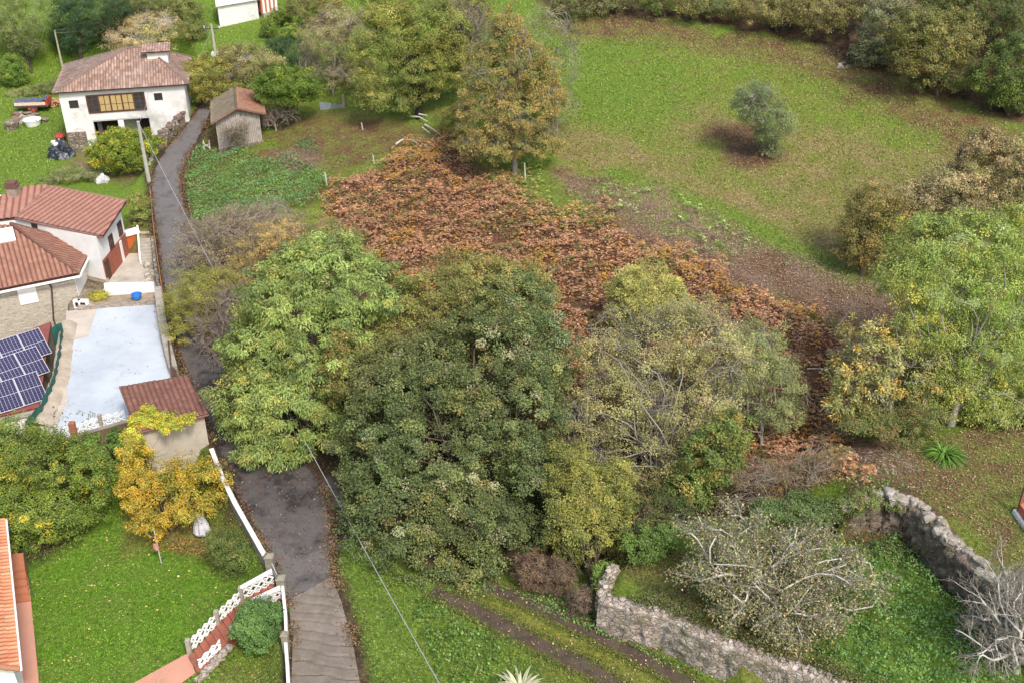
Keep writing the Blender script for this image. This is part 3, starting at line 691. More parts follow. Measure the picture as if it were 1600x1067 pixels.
# ------------------------------------------------------------------ rubble wall beside the farmhouse, following the lane
def stone_wall(name, label, px_top, ztop, base_off, th, mat, caps=None, cat="wall", group=None, seed=3, n=80, capr=.2, capmat=None, rough=.12, zs=None, rows=14, cappart=True):
    """wall with a rough displaced face; px_top: top centre line at heights ztop (list)"""
    p = pl(px_top); zt_ = np.broadcast_to(ztop, (len(p),)); C = np.array([G(a[0], a[1], z) for a, z in zip(p, zt_)])
    C = resample(C, n); d = np.gradient(C[:, :2], axis=0); d /= np.linalg.norm(d, axis=1)[:, None]; nr = np.stack([-d[:, 1], d[:, 0], 0 * d[:, 0]], 1)
    r = np.random.default_rng(seed); C[:, 2] += .10 * (fbm(np.arange(n) * .9, np.zeros(n), seed) - .5) * 2
    zb = C[:, 2] - base_off
    ring = []
    for j in range(rows): f = j / (rows - 1); ring.append((+th / 2 * (1.12 - .12 * f), f))
    for j in range(rows): f = 1 - j / (rows - 1); ring.append((-th / 2 * (1.12 - .12 * f), f))
    V = np.zeros((n, len(ring), 3))
    for k, (o, f) in enumerate(ring):
        q = C + nr * o; q[:, 2] = zb + (C[:, 2] - zb) * f
        s = np.arange(n) * np.linalg.norm(C[1] - C[0]) ; jit = (hash2(np.floor(s / .32 + k * .37), np.full(n, k // 2), seed) - .5) * rough * 2 + (fbm(s * 3, q[:, 2] * 4, seed, 3) - .5) * rough
        q += nr * (jit * np.sign(o))[:, None]; V[:, k] = q
    m = len(ring); ii = np.arange(n * m).reshape(n, m); nx = np.roll(ii, -1, axis=1)
    idx = np.stack([ii[:-1], nx[:-1], nx[1:], ii[1:]], -1).reshape(-1, 4)
    root = thing(name, label, cat, (C[n // 2, 0], C[n // 2, 1], zb[n // 2]), group)
    w_ = npmesh("wall_body", V.reshape(-1, 3), 4, idx, mat, root)
    mb = MB(); 
    for e_, i in ((0, 0), (1, n - 1)):
        rr_ = V[i]; mb.add(list(rr_), [tuple(range(m))])
    mb.build("wall_end", mat, root)
    if caps:
        mb = MB(); s = 0
        for i in range(0, n, caps):
            rr_ = capr * r.uniform(.6, 1.35); q = C[i] + nr[i] * r.uniform(-.3, .3) * th; mb.rock((q[0], q[1], q[2] + rr_ * .25), rr_, r)
        mb.build("capstones", capmat or mat, root)
    return root, C, nr
stone_wall("stone_wall", "brown rubble stone wall with sloping tiled top between the white farmhouse and the lane", "246 216 262 198 278 184 291 168", [4.9, 5.0, 5.1, 5.3], 3.0, .55, STONEB, 4, seed=5, n=46, capr=.22, capmat=RT1)
stone_wall("retaining_wall", "pale crumbling retaining wall between the lane and the citrus tree by the farmhouse", "238 222 236 240 234 262 226 285 210 300", [4.2, 3.9, 3.4, 2.9, 2.4], 2.3, .4, plain("crumbled_plaster", (.48, .43, .36), .35, 1.0, .9, .8, dirt=(.2, .16, .11), dirt_amt=.8, fine=6), 5, seed=6, n=40, capr=.16)
# ------------------------------------------------------------------ red roofed village house with white gable side
zg = ZYARD; b0 = G(166, 443, zg); b1 = G(202, 396, zg)
def zat(xy, py):    # height on vertical above xy that projects to pixel row py
    lo, hi = -5, 30
    for _ in range(40):
        m = (lo + hi) / 2
        if proj((xy[0], xy[1], m))[1] > py: lo = m
        else: hi = m
    return (lo + hi) / 2
z_e = zat(b0, 370); z_r = zat(b1, 318)
root = thing("village_house", "house with plain red roof and bright white side wall above brown garage doors", "house", (b0[0], b0[1], zg))
q0 = G(25, 341, z_e); q1 = b0; dE = b1 - b0; dW = q0 - b0
p3 = q0 + (b1 - b0) * 1.0; p3 = G(78, 293, z_r + .05)
mb = MB(); far = [b0[:2], b1[:2], p3[:2], q0[:2]]
mb.prism([vec(*b0[:2], z_e - .05), vec(*b1[:2], z_r - .12), vec(*p3[:2], z_r - .12), vec(*q0[:2], z_e - .05)], [vec(*k, zg - 1.5) for k in far])
mb.build("wall", WHITE, root)
REDT = [(.31, .15, .115), (.335, .165, .128), (.32, .155, .12), (.35, .178, .138)]
RT2 = tile_mat("red_interlocking_tiles", REDT, (.24, .14, .11), .3, .50, .40, lscale=.6, dark=.75, groove_shade=.42)
ex = (b0 - q0) / np.linalg.norm(b0 - q0)
P0 = vec(*q0[:2], z_e); P1 = G(161, 369, z_e + .05); P2 = G(198, 315, z_r + .1); P3 = G(78, 292, z_r + .1)
P1 = vec(P1[0], P1[1], z_e)
roof_slope("roof", [P0, P1, P2, P3], RT2, root, .50, .40, .09, .03)
# far slope behind the ridge and the western wing
bk = vec(-2.4, 3.4, -2.6)
roof_slope("roof_slope", [P2 + bk, P3 + bk, P3, P2], RT2, root, .50, .40, .09, .03)
w0, w1 = G(-60, 352, z_e - .1), G(-60, 300, z_r - .2)
roof_slope("roof_slope", [w0, P0, P3, G(45, 293, z_r + .1), G(-60, 325, z_r)], RT2, root, .50, .40, .09, .03)
ridge("ridge_tiles", [P2, P3, P0], tile_mat("pale_ridge", [(.42, .22, .17), (.5, .3, .24)], None, 0, .4, .4, dark=.8), root, .11)
mb = MB(); wal = G(-60, 340, z_e - .5)
mb.prism([vec(*w0[:2], z_e - .2), vec(*q0[:2], z_e - .2), vec(*p3[:2], z_e - .2), vec(w0[0], p3[1], z_e - .2)], [vec(*w0[:2], zg - 2), vec(*q0[:2], zg - 2), vec(*p3[:2], zg - 2), vec(w0[0], p3[1], zg - 2)])
mb.build("wing_wall", WHITE, root)
# chimney
cb = G(24, 312, z_r - .3); ct = zat(cb, 291)
mb = MB(); mb.box((cb[0], cb[1], (cb[2] - .6 + ct) / 2), (.38, 0, 0), (0, .38, 0), (0, 0, (ct - cb[2] + .6) / 2)); ch = mb.build("chimney", plain("chimney_render", (.33, .26, .22), .3, 2, .9), root)
mb = MB(); mb.box((cb[0], cb[1], ct + .06), (.48, 0, 0), (0, .48, 0), (0, 0, .06)); mb.box((cb[0], cb[1], ct + .25), (.36, 0, 0), (0, .36, 0), (0, 0, .13)); mb.build("chimney_cap", RT2, ch)
# east side: windows with lattice, garage doors
Pe = Plane(b0, b1)
GAR = plain("brown_red_paint", (.33, .115, .075), .2, 1.5, .7, .1, dirt=(.16, .06, .04), dirt_amt=.5)
def px_rect(P_, pa, pb): 
    u0, z0_ = P_.at(*pa); u1, z1_ = P_.at(*pb); return u0, u1, z0_, z1_
mb = MB(); hh = (z_e - zg)
Lw = Pe.L
Pe.rect(mb, .12, Lw * .99, zg, zg + hh * .47, 0, .05); mb.build("door_surround", GAR, root)
mb = MB(); Pe.rect(mb, .22, .22 + Lw * .16, zg, zg + hh * .42, .05, .10); d_ = mb.build("door", BROWNW, root)
mb = MB(); Pe.rect(mb, .5 + Lw * .16, Lw * .66, zg, zg + hh * .43, .05, .09)
for k in range(1, 9): c = .5 + Lw * .16 + (Lw * .5 - .5) * k / 9; Pe.rect(mb, c - .015, c + .015, zg, zg + hh * .43, .09, .105)
mb.build("garage_door", GAR, root)
mb = MB(); Pe.rect(mb, Lw * .69, Lw * .76, zg, zg + hh * .45, .05, .12); mb.build("pillar", WHITE, root)
for (px0, py0) in ((171, 380.5), (185, 359.5)):
    u0, z1 = Pe.at(px0 - 3, py0 - 9); u1, z0_ = Pe.at(px0 + 3.2, py0 + 8)
    z1 = max(z1, z0_ + .9); u1 = u0 + .8; z0_ = z1 - 1.15
    mb = MB(); Pe.frame(mb, u0, u1, z0_, z1, .07, 0, .07, 2, 3, .05); win = mb.build("window", BROWNW, root)
    mb = MB(); Pe.rect(mb, u0 + .05, u1 - .05, z0_ + .05, z1 - .05, .002, .02); mb.build("pane", GLASSM, win)
Pfv = Plane(q0, b0)
mb = MB(); u0, zz = Pfv.at(49, 350); u1, zz2 = Pfv.at(60, 360); Pfv.frame(mb, u0, u1, zz2 - .05, zz + .1, .06, 0, .05, 2, 1); win = mb.build("window", DARKW, root)
mb = MB(); Pfv.rect(mb, u0, u1, zz2, zz, .002, .02); mb.build("pane", GLASSM, win)
# front lower stone part of the white wall
mb = MB(); u0, _ = Pfv.at(134, 440); Pfv.rect(mb, u0, Pfv.L + .02, zg - 1.0, zat(b0, 437), -.3, .04); mb.build("stone_footing", STONEL, root)
mb = MB(); mb.tube([P0 + vec(0, -.12, -.02), P1 + vec(.05, -.12, -.02)], .07, 8); mb.build("gutter", plain("brown_gutter", (.25, .1, .08), .2), root)
# recess with orange wall behind courtyard
c0 = G(201, 396, zg); c1 = G(219, 391, zg); zt1 = zat(c1, 365)
root = thing("garden_wall", "bright orange end wall with white coping beside the outdoor steps", "wall", (c0[0], c0[1], zg))
Pw = Plane(c0, c1); mb = MB(); Pw.rect(mb, -.1, Pw.L + .1, zg - .5, zt1, -.25, 0); mb.build("wall_body", plain("orange_paint", (.50, .12, .035), .2, 1.2, .75, .1, dirt=(.2, .07, .03), dirt_amt=.5), root)
mb = MB(); Pw.rect(mb, -.25, Pw.L + .25, zt1, zt1 + .14, -.9, .12); mb.build("coping", WHITE, root)
# steps
s0 = G(222, 413, zg); s1 = G(240, 411, zg); sT = G(218, 362, 2.75); sT2 = G(233, 362, 2.75)
root = thing("outdoor_steps", "narrow flight of grey stone steps with white side rail climbing from yard to lane", "steps", s0)
for k in range(10):
    t0, t1 = k / 10, (k + 1) / 10; a0, a1 = mid(s0, sT, t0), mid(s1, sT2, t0); b0_, b1_ = mid(s0, sT, t1), mid(s1, sT2, t1)
    zt_ = s0[2] + (2.75 - s0[2]) * t1; mb = MB()
    mb.prism([vec(*a0[:2], zt_), vec(*a1[:2], zt_), vec(*b1_[:2], zt_), vec(*b0_[:2], zt_)], [vec(*a0[:2], zg - .3), vec(*a1[:2], zg - .3), vec(*b1_[:2], zg - .3), vec(*b0_[:2], zg - .3)])
    mb.build("step", plain("step_stone", (.40, .36, .31), .3, 2, .9) if k == 0 else bpy.data.materials["step_stone"], root)
mb = MB(); o_ = vec(-.15, 0, .0)
mb.prism([s0 + o_ + vec(0, 0, .5), s0 + o_ + vec(.14, 0, .5), sT + o_ + vec(.14, 0, .55), sT + o_ + vec(0, 0, .55)], [s0 + o_ + vec(0, 0, -.3), s0 + o_ + vec(.14, 0, -.3), vec(*(sT + o_)[:2], zg) + vec(.14, 0, 0), vec(*(sT + o_)[:2], zg)])
mb.build("side_wall", WHITE, root)
# white wall closing the yard
c0, c1 = G(166, 463, ZTER), G(243, 461, ZTER)
root = thing("yard_wall", "low clean white wall closing the yard above the painted terrace", "wall", c0)
mb = MB(); Pw = Plane(c0, c1); Pw.rect(mb, 0, Pw.L, ZTER - .3, zat(c0, 444.5), -.2, 0); mb.build("wall_body", WHITEC, root)
# stone kerb wall with flower bed
c0, c1 = G(122, 486, ZTER), G(243, 476, ZTER)
root = thing("bed_wall", "low grey block wall of the planting bed at the top edge of the terrace", "wall", c0)
mb = MB(); Pw = Plane(c0, c1); Pw.rect(mb, 0, Pw.L, ZTER - .3, zat(c0, 480), -.3, 0); mb.build("wall_body", stone_mat("block_wall", [(.34, .29, .24), (.42, .36, .29), (.3, .27, .24)], 1.6, (.2, .17, .14), .4), root)
root = thing("planting_bed", "bare earth planting bed behind the block wall", "flower bed", c0)
mb = MB(); Pw.rect(mb, 0, Pw.L, ZTER - .3, zat(c0, 480) - .08, -1.5, -.3); mb.build("soil", plain("bed_soil", (.35, .27, .19), .4, 1.5, .95, .6), root)
# blue basin
p = G(214, 466, ZTER + .45)
def basin(name, label, p, r, h, mat, cat="basin"):
    root = thing(name, label, cat, p); mb = MB(); k = 16; prof = [(r * .8, 0), (r, h), (r * .92, h), (r * .72, .04)]
    vs = [(p[0] + a * math.cos(6.2832 * i / k), p[1] + a * math.sin(6.2832 * i / k), p[2] + z) for a, z in prof for i in range(k)]
    fs = [(j * k + i, j * k + (i + 1) % k, (j + 1) * k + (i + 1) % k, (j + 1) * k + i) for j in range(3) for i in range(k)] + [tuple(range(k))[::-1], tuple(range(3 * k, 4 * k))]
    mb.add(vs, fs); mb.build("bowl", mat, root); 
    mb = MB(); rp = [(p[0] + r * 1.02 * math.cos(6.2832 * i / k), p[1] + r * 1.02 * math.sin(6.2832 * i / k), p[2] + h) for i in range(k + 1)]; mb.tube(rp, .025, 5); mb.build("rim", mat, root)
    return root
basin("plastic_basin", "small blue plastic basin on the bed wall at the top of the terrace", p, .38, .3, plain("blue_plastic", (.03, .17, .50), .1, 3, .4, 0))
# ------------------------------------------------------------------ stone house with hipped roof
ze2 = 3.3
E0, E1, E2 = G(-60, 466, ze2), G(123, 429, ze2), G(144, 384, ze2)
top = G(17, 350, ze2 + 2.3); topl = G(-60, 352, ze2 + 2.3)
root = thing("stone_house", "pale stone fronted house with hipped scalloped tile roof, roof light and white shutter", "house", vec(E1[0], E1[1], -1.6))
mb = MB(); iw = .35
Ps = Plane(E0, E1); Pr = Plane(E1, E2)
f0, f1 = Ps.P(0, 0, -iw)[:2], (Ps.P(Ps.L, 0, -iw) - Pr.n * iw)[:2]; f2 = (Pr.P(Pr.L, 0, -iw))[:2]; f3 = f0 + (f2 - f1)
wall_poly(mb, [f0, f1, f2, f3], -2.0, ze2 - .05); mb.build("wall", STONEL, root)
mb = MB(); Pr2 = Plane(f1, f2); Pr2.rect(mb, -.0, Pr2.L, -1.8, ze2 - .06, 0, .03)
mb.build("side_wall", WHITE, root)
RT3 = tile_mat("scalloped_tiles", [(.26, .125, .092), (.30, .15, .112), (.28, .135, .10), (.33, .17, .125)], (.22, .13, .10), .3, .34, .40, lscale=.6, dark=.8, groove_shade=.4)
roof_slope("roof", [E0, E1, top, topl], RT3, root, .34, .40, .10, .07)
roof_slope("roof_slope", [E1, E2, top], RT3, root, .34, .40, .10, .07)
bk2 = G(30, 353, ze2 + .2)
ridge("ridge_tiles", [E1, top, E2], RT3, root, .13); 
mb = MB(); mb.bar(E0 + vec(0, -.1, -.12), E1 + vec(0.1, -.1, -.12), .12, .14); mb.bar(E1 + vec(.1, 0, -.12), E2 + vec(.1, 0, -.12), .12, .14); mb.build("gutter", WHITE, root)
Ps2 = Plane(f0, f1)
u0, z1 = Ps2.at(28, 451); u1, z0_ = Ps2.at(58, 470)
mb = MB(); Ps2.frame(mb, u0 - .1, u1 + .1, z0_ - .08, z1 + .08, .1, 0, .06); win = mb.build("window", WHITEC, root)
mb = MB(); Ps2.rect(mb, u0, u1, z0_, z1, .0, .03)
for k in range(14): zz = z0_ + (z1 - z0_) * k / 14; Ps2.rect(mb, u0, u1, zz + .01, zz + (z1 - z0_) / 14 - .01, .03, .045)
mb.build("roller_shutter", WHITEC, win)
u0, z1 = Ps2.at(76, 441); u1, z0_ = Ps2.at(86, 500)
mb = MB(); mb.tube([Ps2.P(u0, z1, .12), Ps2.P(u0 + .1, z1 - .4, .12), Ps2.P(u1 - .1, z0_ + .1, .12), Ps2.P(u1, z0_ - 1, .12)], .06, 8); mb.build("downpipe", GUT, root)
# roof light
c = G(6, 371, ze2 + 1.75); eu = (E1 - E0) / np.linalg.norm(E1 - E0); su = top - E1; 
upv = vec(0, 1, 0) - eu * eu[1]; upv = upv / np.linalg.norm(upv); sl_ = vec(*(upv[:2] * .88), .40); nn_ = np.cross(eu, sl_); nn_ /= np.linalg.norm(nn_)
mb = MB(); mb.box(c + nn_ * .12, eu * .75, sl_ * .7, nn_ * .1); rl = mb.build("roof_light", WHITE, root)
mb = MB(); mb.box(c + nn_ * .23, eu * .62, sl_ * .57, nn_ * .012); mb.build("pane", plain("skylight_glass", (.5, .56, .6), .1, 1, .15, 0), rl)
# meter boxes
for i, (px0, lab) in enumerate(((122.5, "left one of two white meter boxes at the corner of the terrace"), (132, "right one of two white meter boxes with a dark door at the terrace corner"))):
    p = G(px0, 481, ZTER); root = thing("meter_box", lab, "meter box", p, "meter boxes at the terrace corner"); wd_ = .24 + .14 * i
    mb = MB(); mb.box(p + vec(0, 0, .3), (wd_, -.02, 0), (.01, .14, 0), (0, 0, .34)); mb.build("box", WHITEC, root)
    mb = MB(); mb.box(p + vec(0.0, -.15, .32), (wd_ * .5, -.02, 0), (.0, .012, 0), (0, 0, .18)); mb.build("door", DARKW, root)
# ------------------------------------------------------------------ solar panels on red sheet roof
zs = .0
zs = -.15
S = [G(-80, 560, zs + .9), G(78, 508, zs + .9), G(78, 630, zs - .1), G(-80, 668, zs - .1)]
root = thing("lean_to_shed", "low outbuilding with red sheet roof under the solar panels", "shed", (S[3][0], S[3][1], -1.6))
roof_slope("roof", [S[3], G(62, 636, zs - .1), G(80, 506, zs + .8), S[0]], plain("red_sheet", (.24, .075, .065), .25, 1.5, .6, .1, dirt=(.2, .1, .08)), root, .5, 3.0, .03, 0)
mb = MB(); wall_poly(mb, [S[3][:2] + vec(0, .2), G(56, 645, zs - .1)[:2], G(80, 505, zs + .5)[:2], S[0][:2]], -1.9, [zs - .25, zs - .25, zs + .55, zs + .55]); mb.build("wall", CONC, root)
q = [G(-80, 722, -.95), G(42, 672, -.95), G(58, 646, -.35), G(-80, 690, -.35)]
root2 = thing("corrugated_roof", "weathered white corrugated sheet roof below the solar panels", "roof", q[1])
roof_slope("sheets", q, plain("white_corrugated", (.60, .56, .50), .25, 1.5, .8, .1, dirt=(.25, .21, .17), dirt_amt=.8), root2, .22, 2.2, .07, .01)
mb = MB(); wall_poly(mb, [v[:2] for v in q], -2.2, [-1.05, -1.05, -.5, -.5]); mb.build("wall", CONC, root2)
def cellmat():
    m, nt, n, l, b = mat_new("solar_cells"); c = coords(n, True)
    br = N(n, "TexBrick", offset=0.0, Scale=1.0); br.inputs["Brick Width"].default_value = 1 / 6; br.inputs["Row Height"].default_value = 1 / 12
    br.inputs["Mortar Size"].default_value = .006; br.inputs["Color1"].default_value = (.022, .022, .06, 1); br.inputs["Color2"].default_value = (.032, .03, .075, 1); br.inputs["Mortar"].default_value = (.10, .10, .16, 1)
    l.new(c, br.inputs[0]); l.new(br.outputs[0], b.inputs["Base Color"]); b.inputs["Roughness"].default_value = .3; b.inputs["Specular IOR Level"].default_value = .2; return m
CELL = cellmat(); ALU = plain("aluminium_frame", (.62, .62, .66), .08, 3, .4, 0, metal=.3); BUS = plain("silver_line", (.45, .45, .55), .05, 3, .4, 0)
rows = [[("46 563", "82 551"), .62], [("45 592", "79 580"), .3], [("38 634", "76 622"), -.08]]  # lower edge of the right-hand panel of each row
lab = [["back", "middle", "front"], ["nearest the green fence", "second from the green fence", "third from the green fence"]]
for ri, (cs, zz) in enumerate(rows):
    w_, h_ = 1.13, 1.75
    c3 = [G(*pl(k)[0], zz) for k in cs]; eu = (c3[1] - c3[0]); eu[2] = 0; eu /= np.linalg.norm(eu)
    pv_ = vec(-eu[1], eu[0], 0); tilt = R(30); vv = pv_ * math.cos(tilt) + vec(0, 0, math.sin(tilt)); nn = np.cross(eu, vv)
    Wd = 1.48; Hd = 2.25
    for k in range(3):
        o = c3[1] - eu * (Wd + .03) * (k + 1)
        root = thing("solar_panel", "dark solar panel, %s row, %s" % (lab[0][ri], lab[1][k]), "solar panel", o, "solar panels on the outbuilding roof")
        cc = o + eu * Wd / 2 + vv * Hd / 2
        mb = MB(); mb.box(cc, eu * Wd / 2, vv * Hd / 2, nn * .02)
        fr = mb.build("frame", ALU, root)
        hw, hh_ = Wd / 2 - .035, Hd / 2 - .035
        P4 = [cc + nn * .024 - eu * hw - vv * hh_, cc + nn * .024 + eu * hw - vv * hh_, cc + nn * .024 + eu * hw + vv * hh_, cc + nn * .024 - eu * hw + vv * hh_]
        npmesh("cells", P4, 4, [[0, 1, 2, 3]], CELL, root, uv=[(0, 0), (1, 0), (1, 1), (0, 1)])
        mb = MB()
        for j in range(1, 6): x_ = -hw + 2 * hw * j / 6; mb.box(cc + nn * .027 + eu * x_, eu * .008, vv * hh_, nn * .002)
        mb.box(cc + nn * .0285, eu * hw, vv * .016, nn * .002); mb.build("grid_lines", BUS, root)
        for sx in (-.7, .7):
            a_ = cc + eu * hw * sx + vv * hh_ * .8 - nn * .03; mb = MB(); mb.bar(a_, vec(a_[0], a_[1], a_[2] - 1.1), .04); mb.build("support", ALU, root)
# green privacy netting
NET = plain("green_netting", (.025, .13, .105), .3, 2, .8, .2)
nb = [(80, 514), (97, 508), (92, 560), (84, 615), (70, 648), (40, 668)]
def net_fence():
    tops = [(78, 520), (96, 507), (90, 556), (82, 600), (68, 632), (38, 655)]
    Q = [G(x, y, ZTER + .7) for x, y in [(79, 517), (97, 507), (92, 550), (84, 590), (66, 630), (38, 665)]]
    root = thing("netting_fence", "green windbreak netting fence between solar panels and terrace", "fence", (Q[2][0], Q[2][1], ZTER - .4))
    C = resample(np.array(Q), 60); wob = .06 * np.sin(np.arange(60) * 1.3); V = []
    for f in np.linspace(0, 1, 6): q_ = C.copy(); q_[:, 2] = ZTER - .5 + f * 1.35 + .05 * np.sin(np.arange(60) * .6) * f; q_[:, 0] += wob * (1 - abs(f - .5)); V.append(q_)
    V = np.array(V).reshape(-1, 3); ii = np.arange(360).reshape(6, 60); idx = np.stack([ii[:-1, :-1], ii[:-1, 1:], ii[1:, 1:], ii[1:, :-1]], -1).reshape(-1, 4)
    npmesh("netting", V, 4, idx, NET, root)
    for i in range(0, 60, 10):
        p = C[i]; mb = MB(); mb.tube([(p[0] + .05, p[1], ZTER - .6), (p[0] + .05, p[1], ZTER + 1.0)], .035, 6); mb.build("post", GUT, root)
net_fence()
# raised rubble edge along the fence
C = resample(np.array([G(x, y, ZTER) for x, y in [(108, 505), (101, 545), (96, 590), (80, 630), (62, 668)]]), 50)
root = thing("rubble_kerb", "crumbling beige concrete edge beside the green netting fence", "kerb", (C[25, 0], C[25, 1], ZTER))
V = []
for k, (o, hgt) in enumerate(((-.55, -.1), (-.5, .30), (-.1, .34), (.2, .25), (.5, .12), (.75, -.1))):
    q_ = C.copy(); q_[:, 0] += o + .12 * (fbm(np.arange(50) * .7, np.full(50, k), 8) - .5); q_[:, 2] += hgt + (.2 * (fbm(np.arange(50) * .9, np.full(50, k * 3.1), 4) - .5) if 0 < k < 5 else 0); V.append(q_)
V = np.array(V).reshape(-1, 3); ii = np.arange(300).reshape(6, 50); idx = np.stack([ii[:-1, :-1], ii[:-1, 1:], ii[1:, 1:], ii[1:, :-1]], -1).reshape(-1, 4)
npmesh("edge", V, 4, idx, RUBB, root)
# ------------------------------------------------------------------ walls round terrace and garden
def hr(y): return .075 * (y - 43)
def low_wall(name, label, C, zbot, th, body, cop, capw=.06, caph=.07, group=None, cat="wall"):
    C = np.asarray(C); d = np.gradient(C[:, :2], axis=0); d /= np.linalg.norm(d, axis=1)[:, None]; nr = np.stack([-d[:, 1], d[:, 0], 0 * d[:, 0]], 1)
    root = thing(name, label, cat, (C[len(C) // 2, 0], C[len(C) // 2, 1], zbot), group)
    for nm, w_, z0, z1, m in (("wall_body", th / 2, None, -caph, body), ("coping", th / 2 + capw, -caph + .003, 0, cop)):
        mb = MB(); n = len(C); vs = []
        for i in range(n):
            zt_ = C[i, 2] + z1; zb_ = zbot if z0 is None else C[i, 2] + z0
            for s_, z_ in ((1, zt_), (-1, zt_), (-1, zb_), (1, zb_)): q = C[i] + nr[i] * s_ * w_; vs.append((q[0], q[1], z_))
        fs = [(i * 4 + k, i * 4 + (k + 1) % 4, i * 4 + 4 + (k + 1) % 4, i * 4 + 4 + k) for i in range(n - 1) for k in range(4)] + [(0, 1, 2, 3), tuple(4 * (n - 1) + k for k in (3, 2, 1, 0))]
        mb.add(vs, fs); mb.build(nm, m, root)
    return root
WW = plain("white_parapet", (.66, .65, .64), .2, 1.2, .8, .2, dirt=(.25, .23, .2), dirt_amt=.7)
c1 = on_z("330 700 346 742 367 785 392 829 413 866", hr, .85)
low_wall("parapet_wall", "long low white parapet along the lane above the yellow leaved vine and garden", c1, ZLAWN - .2, .2, CONCD, WW, .03)
c2 = on_z("441 912 446 960 447 988", hr, .8)
low_wall("parapet_wall", "short parapet with white face between the gate and the round clipped bush", c2, ZLAWN - .2, .16, CONCD, WW, .0)
c3_ = on_z("446 1000 449 1040 452 1100", hr, .75)
low_wall("parapet_wall", "lowest parapet length with dark open joint beside the ribbed concrete lane", c3_, ZLAWN - .2, .16, CONCD, WW, .0)
for px, py, lab, s_ in ((420, 868, "upper mossy concrete gate pillar at the top of the garden steps", .2), (438, 902, "lower mossy concrete gate pillar where the lane turns to ribbed concrete", .2), (444, 990, "small mossy concrete pillar between the two lower parapet lengths", .15)):
    p = on_z("%f %f" % (px, py), hr, 1.15)[0]; root = thing("gate_pillar", lab, "pillar", (p[0], p[1], ZLAWN), "pillars along the lane parapet")
    mb = MB(); mb.box((p[0], p[1], (p[2] + ZLAWN) / 2 - .1), (s_, 0, 0), (0, s_, 0), (0, 0, (p[2] - ZLAWN) / 2 + .1)); mb.build("shaft", CONCD, root)
    mb = MB(); mb.prism([(p[0] + a * .06, p[1] + b * .06, p[2] + .16) for a, b in ((-1, -1), (1, -1), (1, 1), (-1, 1))], [(p[0] + a * (s_ + .05), p[1] + b * (s_ + .05), p[2]) for a, b in ((-1, -1), (1, -1), (1, 1), (-1, 1))]); mb.build("cap", CONCD, root)
a_, b_ = on_z("424 878 437 906", hr, .8); root = thing("metal_gate", "thin galvanised garden gate between the two mossy pillars", "gate", (a_[0], a_[1], 0.1))
mb = MB(); mb.tube([a_, b_], .025, 6); mb.tube([a_ - vec(0, 0, .75), b_ - vec(0, 0, .75)], .025, 6)
for k in range(9): q_ = mid(a_, b_, k / 8); mb.tube([q_, q_ - vec(0, 0, .75)], .012, 5)
mb.build("gate_frame", ALU, root)
# parapet beside terrace
c4 = on_z("247 448 250 480 256 515 264 550 270 572", hr, .75)
low_wall("parapet_wall", "broad beige concrete parapet between the painted terrace and the lane", c4, ZTER - .3, .5, CONC, CONC, .02)
q_ = G(277, 598, ZTER); root = thing("boards", "dark brown boards stacked along the parapet at the terrace corner", "boards", q_)
for k in range(4):
    a_, b_ = G(263 + k * 2.2, 533, ZTER + .9 - .12 * k), G(269 + k * 2.2, 588, ZTER + .7 - .12 * k); mb = MB(); mb.bar(a_, b_, .11, .05); mb.build("board", plain("board_wood", (.10, .06, .05), .3, 3, .8) if k == 0 else bpy.data.materials["board_wood"], root)
# terrace retaining wall to the garden
T0 = [G(x, y, ZTER) for x, y in ((60, 671), (72, 691), (135, 674), (200, 656), (297, 641))]
low_wall("retaining_wall", "brown stained retaining wall below the terrace balustrade", resample(np.array(T0), 16) + vec(0, -.02, .03), ZLAWN - .2, .3, plain("brown_render", (.20, .14, .09), .4, 1, .95, .5, dirt=(.08, .09, .03), dirt_amt=.8), CONCD, .04)
def lattice(name, label, bot, hgt, group, cat="balustrade", rail=None, posts=(), postmat=CONC, th=.05, cell=.42, seed=1):
    """openwork of cast white blocks: crossed leaf-like arms inside square cells, between grey posts"""
    bot = [np.asarray(b, float) for b in bot]; r = np.random.default_rng(seed)
    c = bot[len(bot) // 2]; root = thing(name, label, cat, c, group)
    for i, (a_, b_) in enumerate(zip(bot[:-1], bot[1:])):
        d = b_ - a_; L_ = np.linalg.norm(d); dn = d / L_; up = vec(0, 0, 1); k = max(1, round(L_ / cell)); rws = max(2, round(hgt / cell)); mb = MB()
        nrm = np.cross(dn, up); nrm /= np.linalg.norm(nrm)
        cw, chh = L_ / k, hgt / rws
        for x in range(k):
            for y in range(rws):
                o = a_ + dn * cw * (x + .5) + up * (chh * (y + .5))
                hx, hy = dn * cw / 2, up * chh / 2; mir = 1 if (x + y) % 2 else -1
                for (p, q, w_) in (((-1, -1), (1, 1), .075), ((-1, 1), (1, -1), .06), ((-1, .0), (-.25, .55), .05), ((1, .0), (.25, -.55), .05)):
                    mb.bar(o + hx * p[0] * mir + hy * p[1], o + hx * q[0] * mir + hy * q[1], w_, th, up=nrm) if False else mb.bar(o + hx * p[0] * mir + hy * p[1], o + hx * q[0] * mir + hy * q[1], th, w_, up=np.cross(nrm, hx * (q[0] - p[0]) * mir + hy * (q[1] - p[1])))
        o = mb.build("lattice_panel", WHITEC, root)
        if rail is not None and i in rail:
            mb = MB(); mb.bar(a_ + up * (hgt + .05), b_ + up * (hgt + .05), .22, .1); mb.build("top_rail", WHITE, root)
    for p in posts:
        mb = MB(); p = np.asarray(p); mb.box(p + vec(0, 0, hgt * .55 - .1), (.11, 0, 0), (0, .11, 0), (0, 0, hgt * .55 + .12)); mb.build("post", postmat, root)
    return root
BA = [G(428, 911, .12), G(379, 938, -.55), G(341, 975, -1.1), G(297, 1020, -1.62)]
lattice("balustrade", "white openwork balustrade on the lawn side of the red garden steps", BA, .85, "white openwork balustrades", rail=(0,), posts=BA[1:])
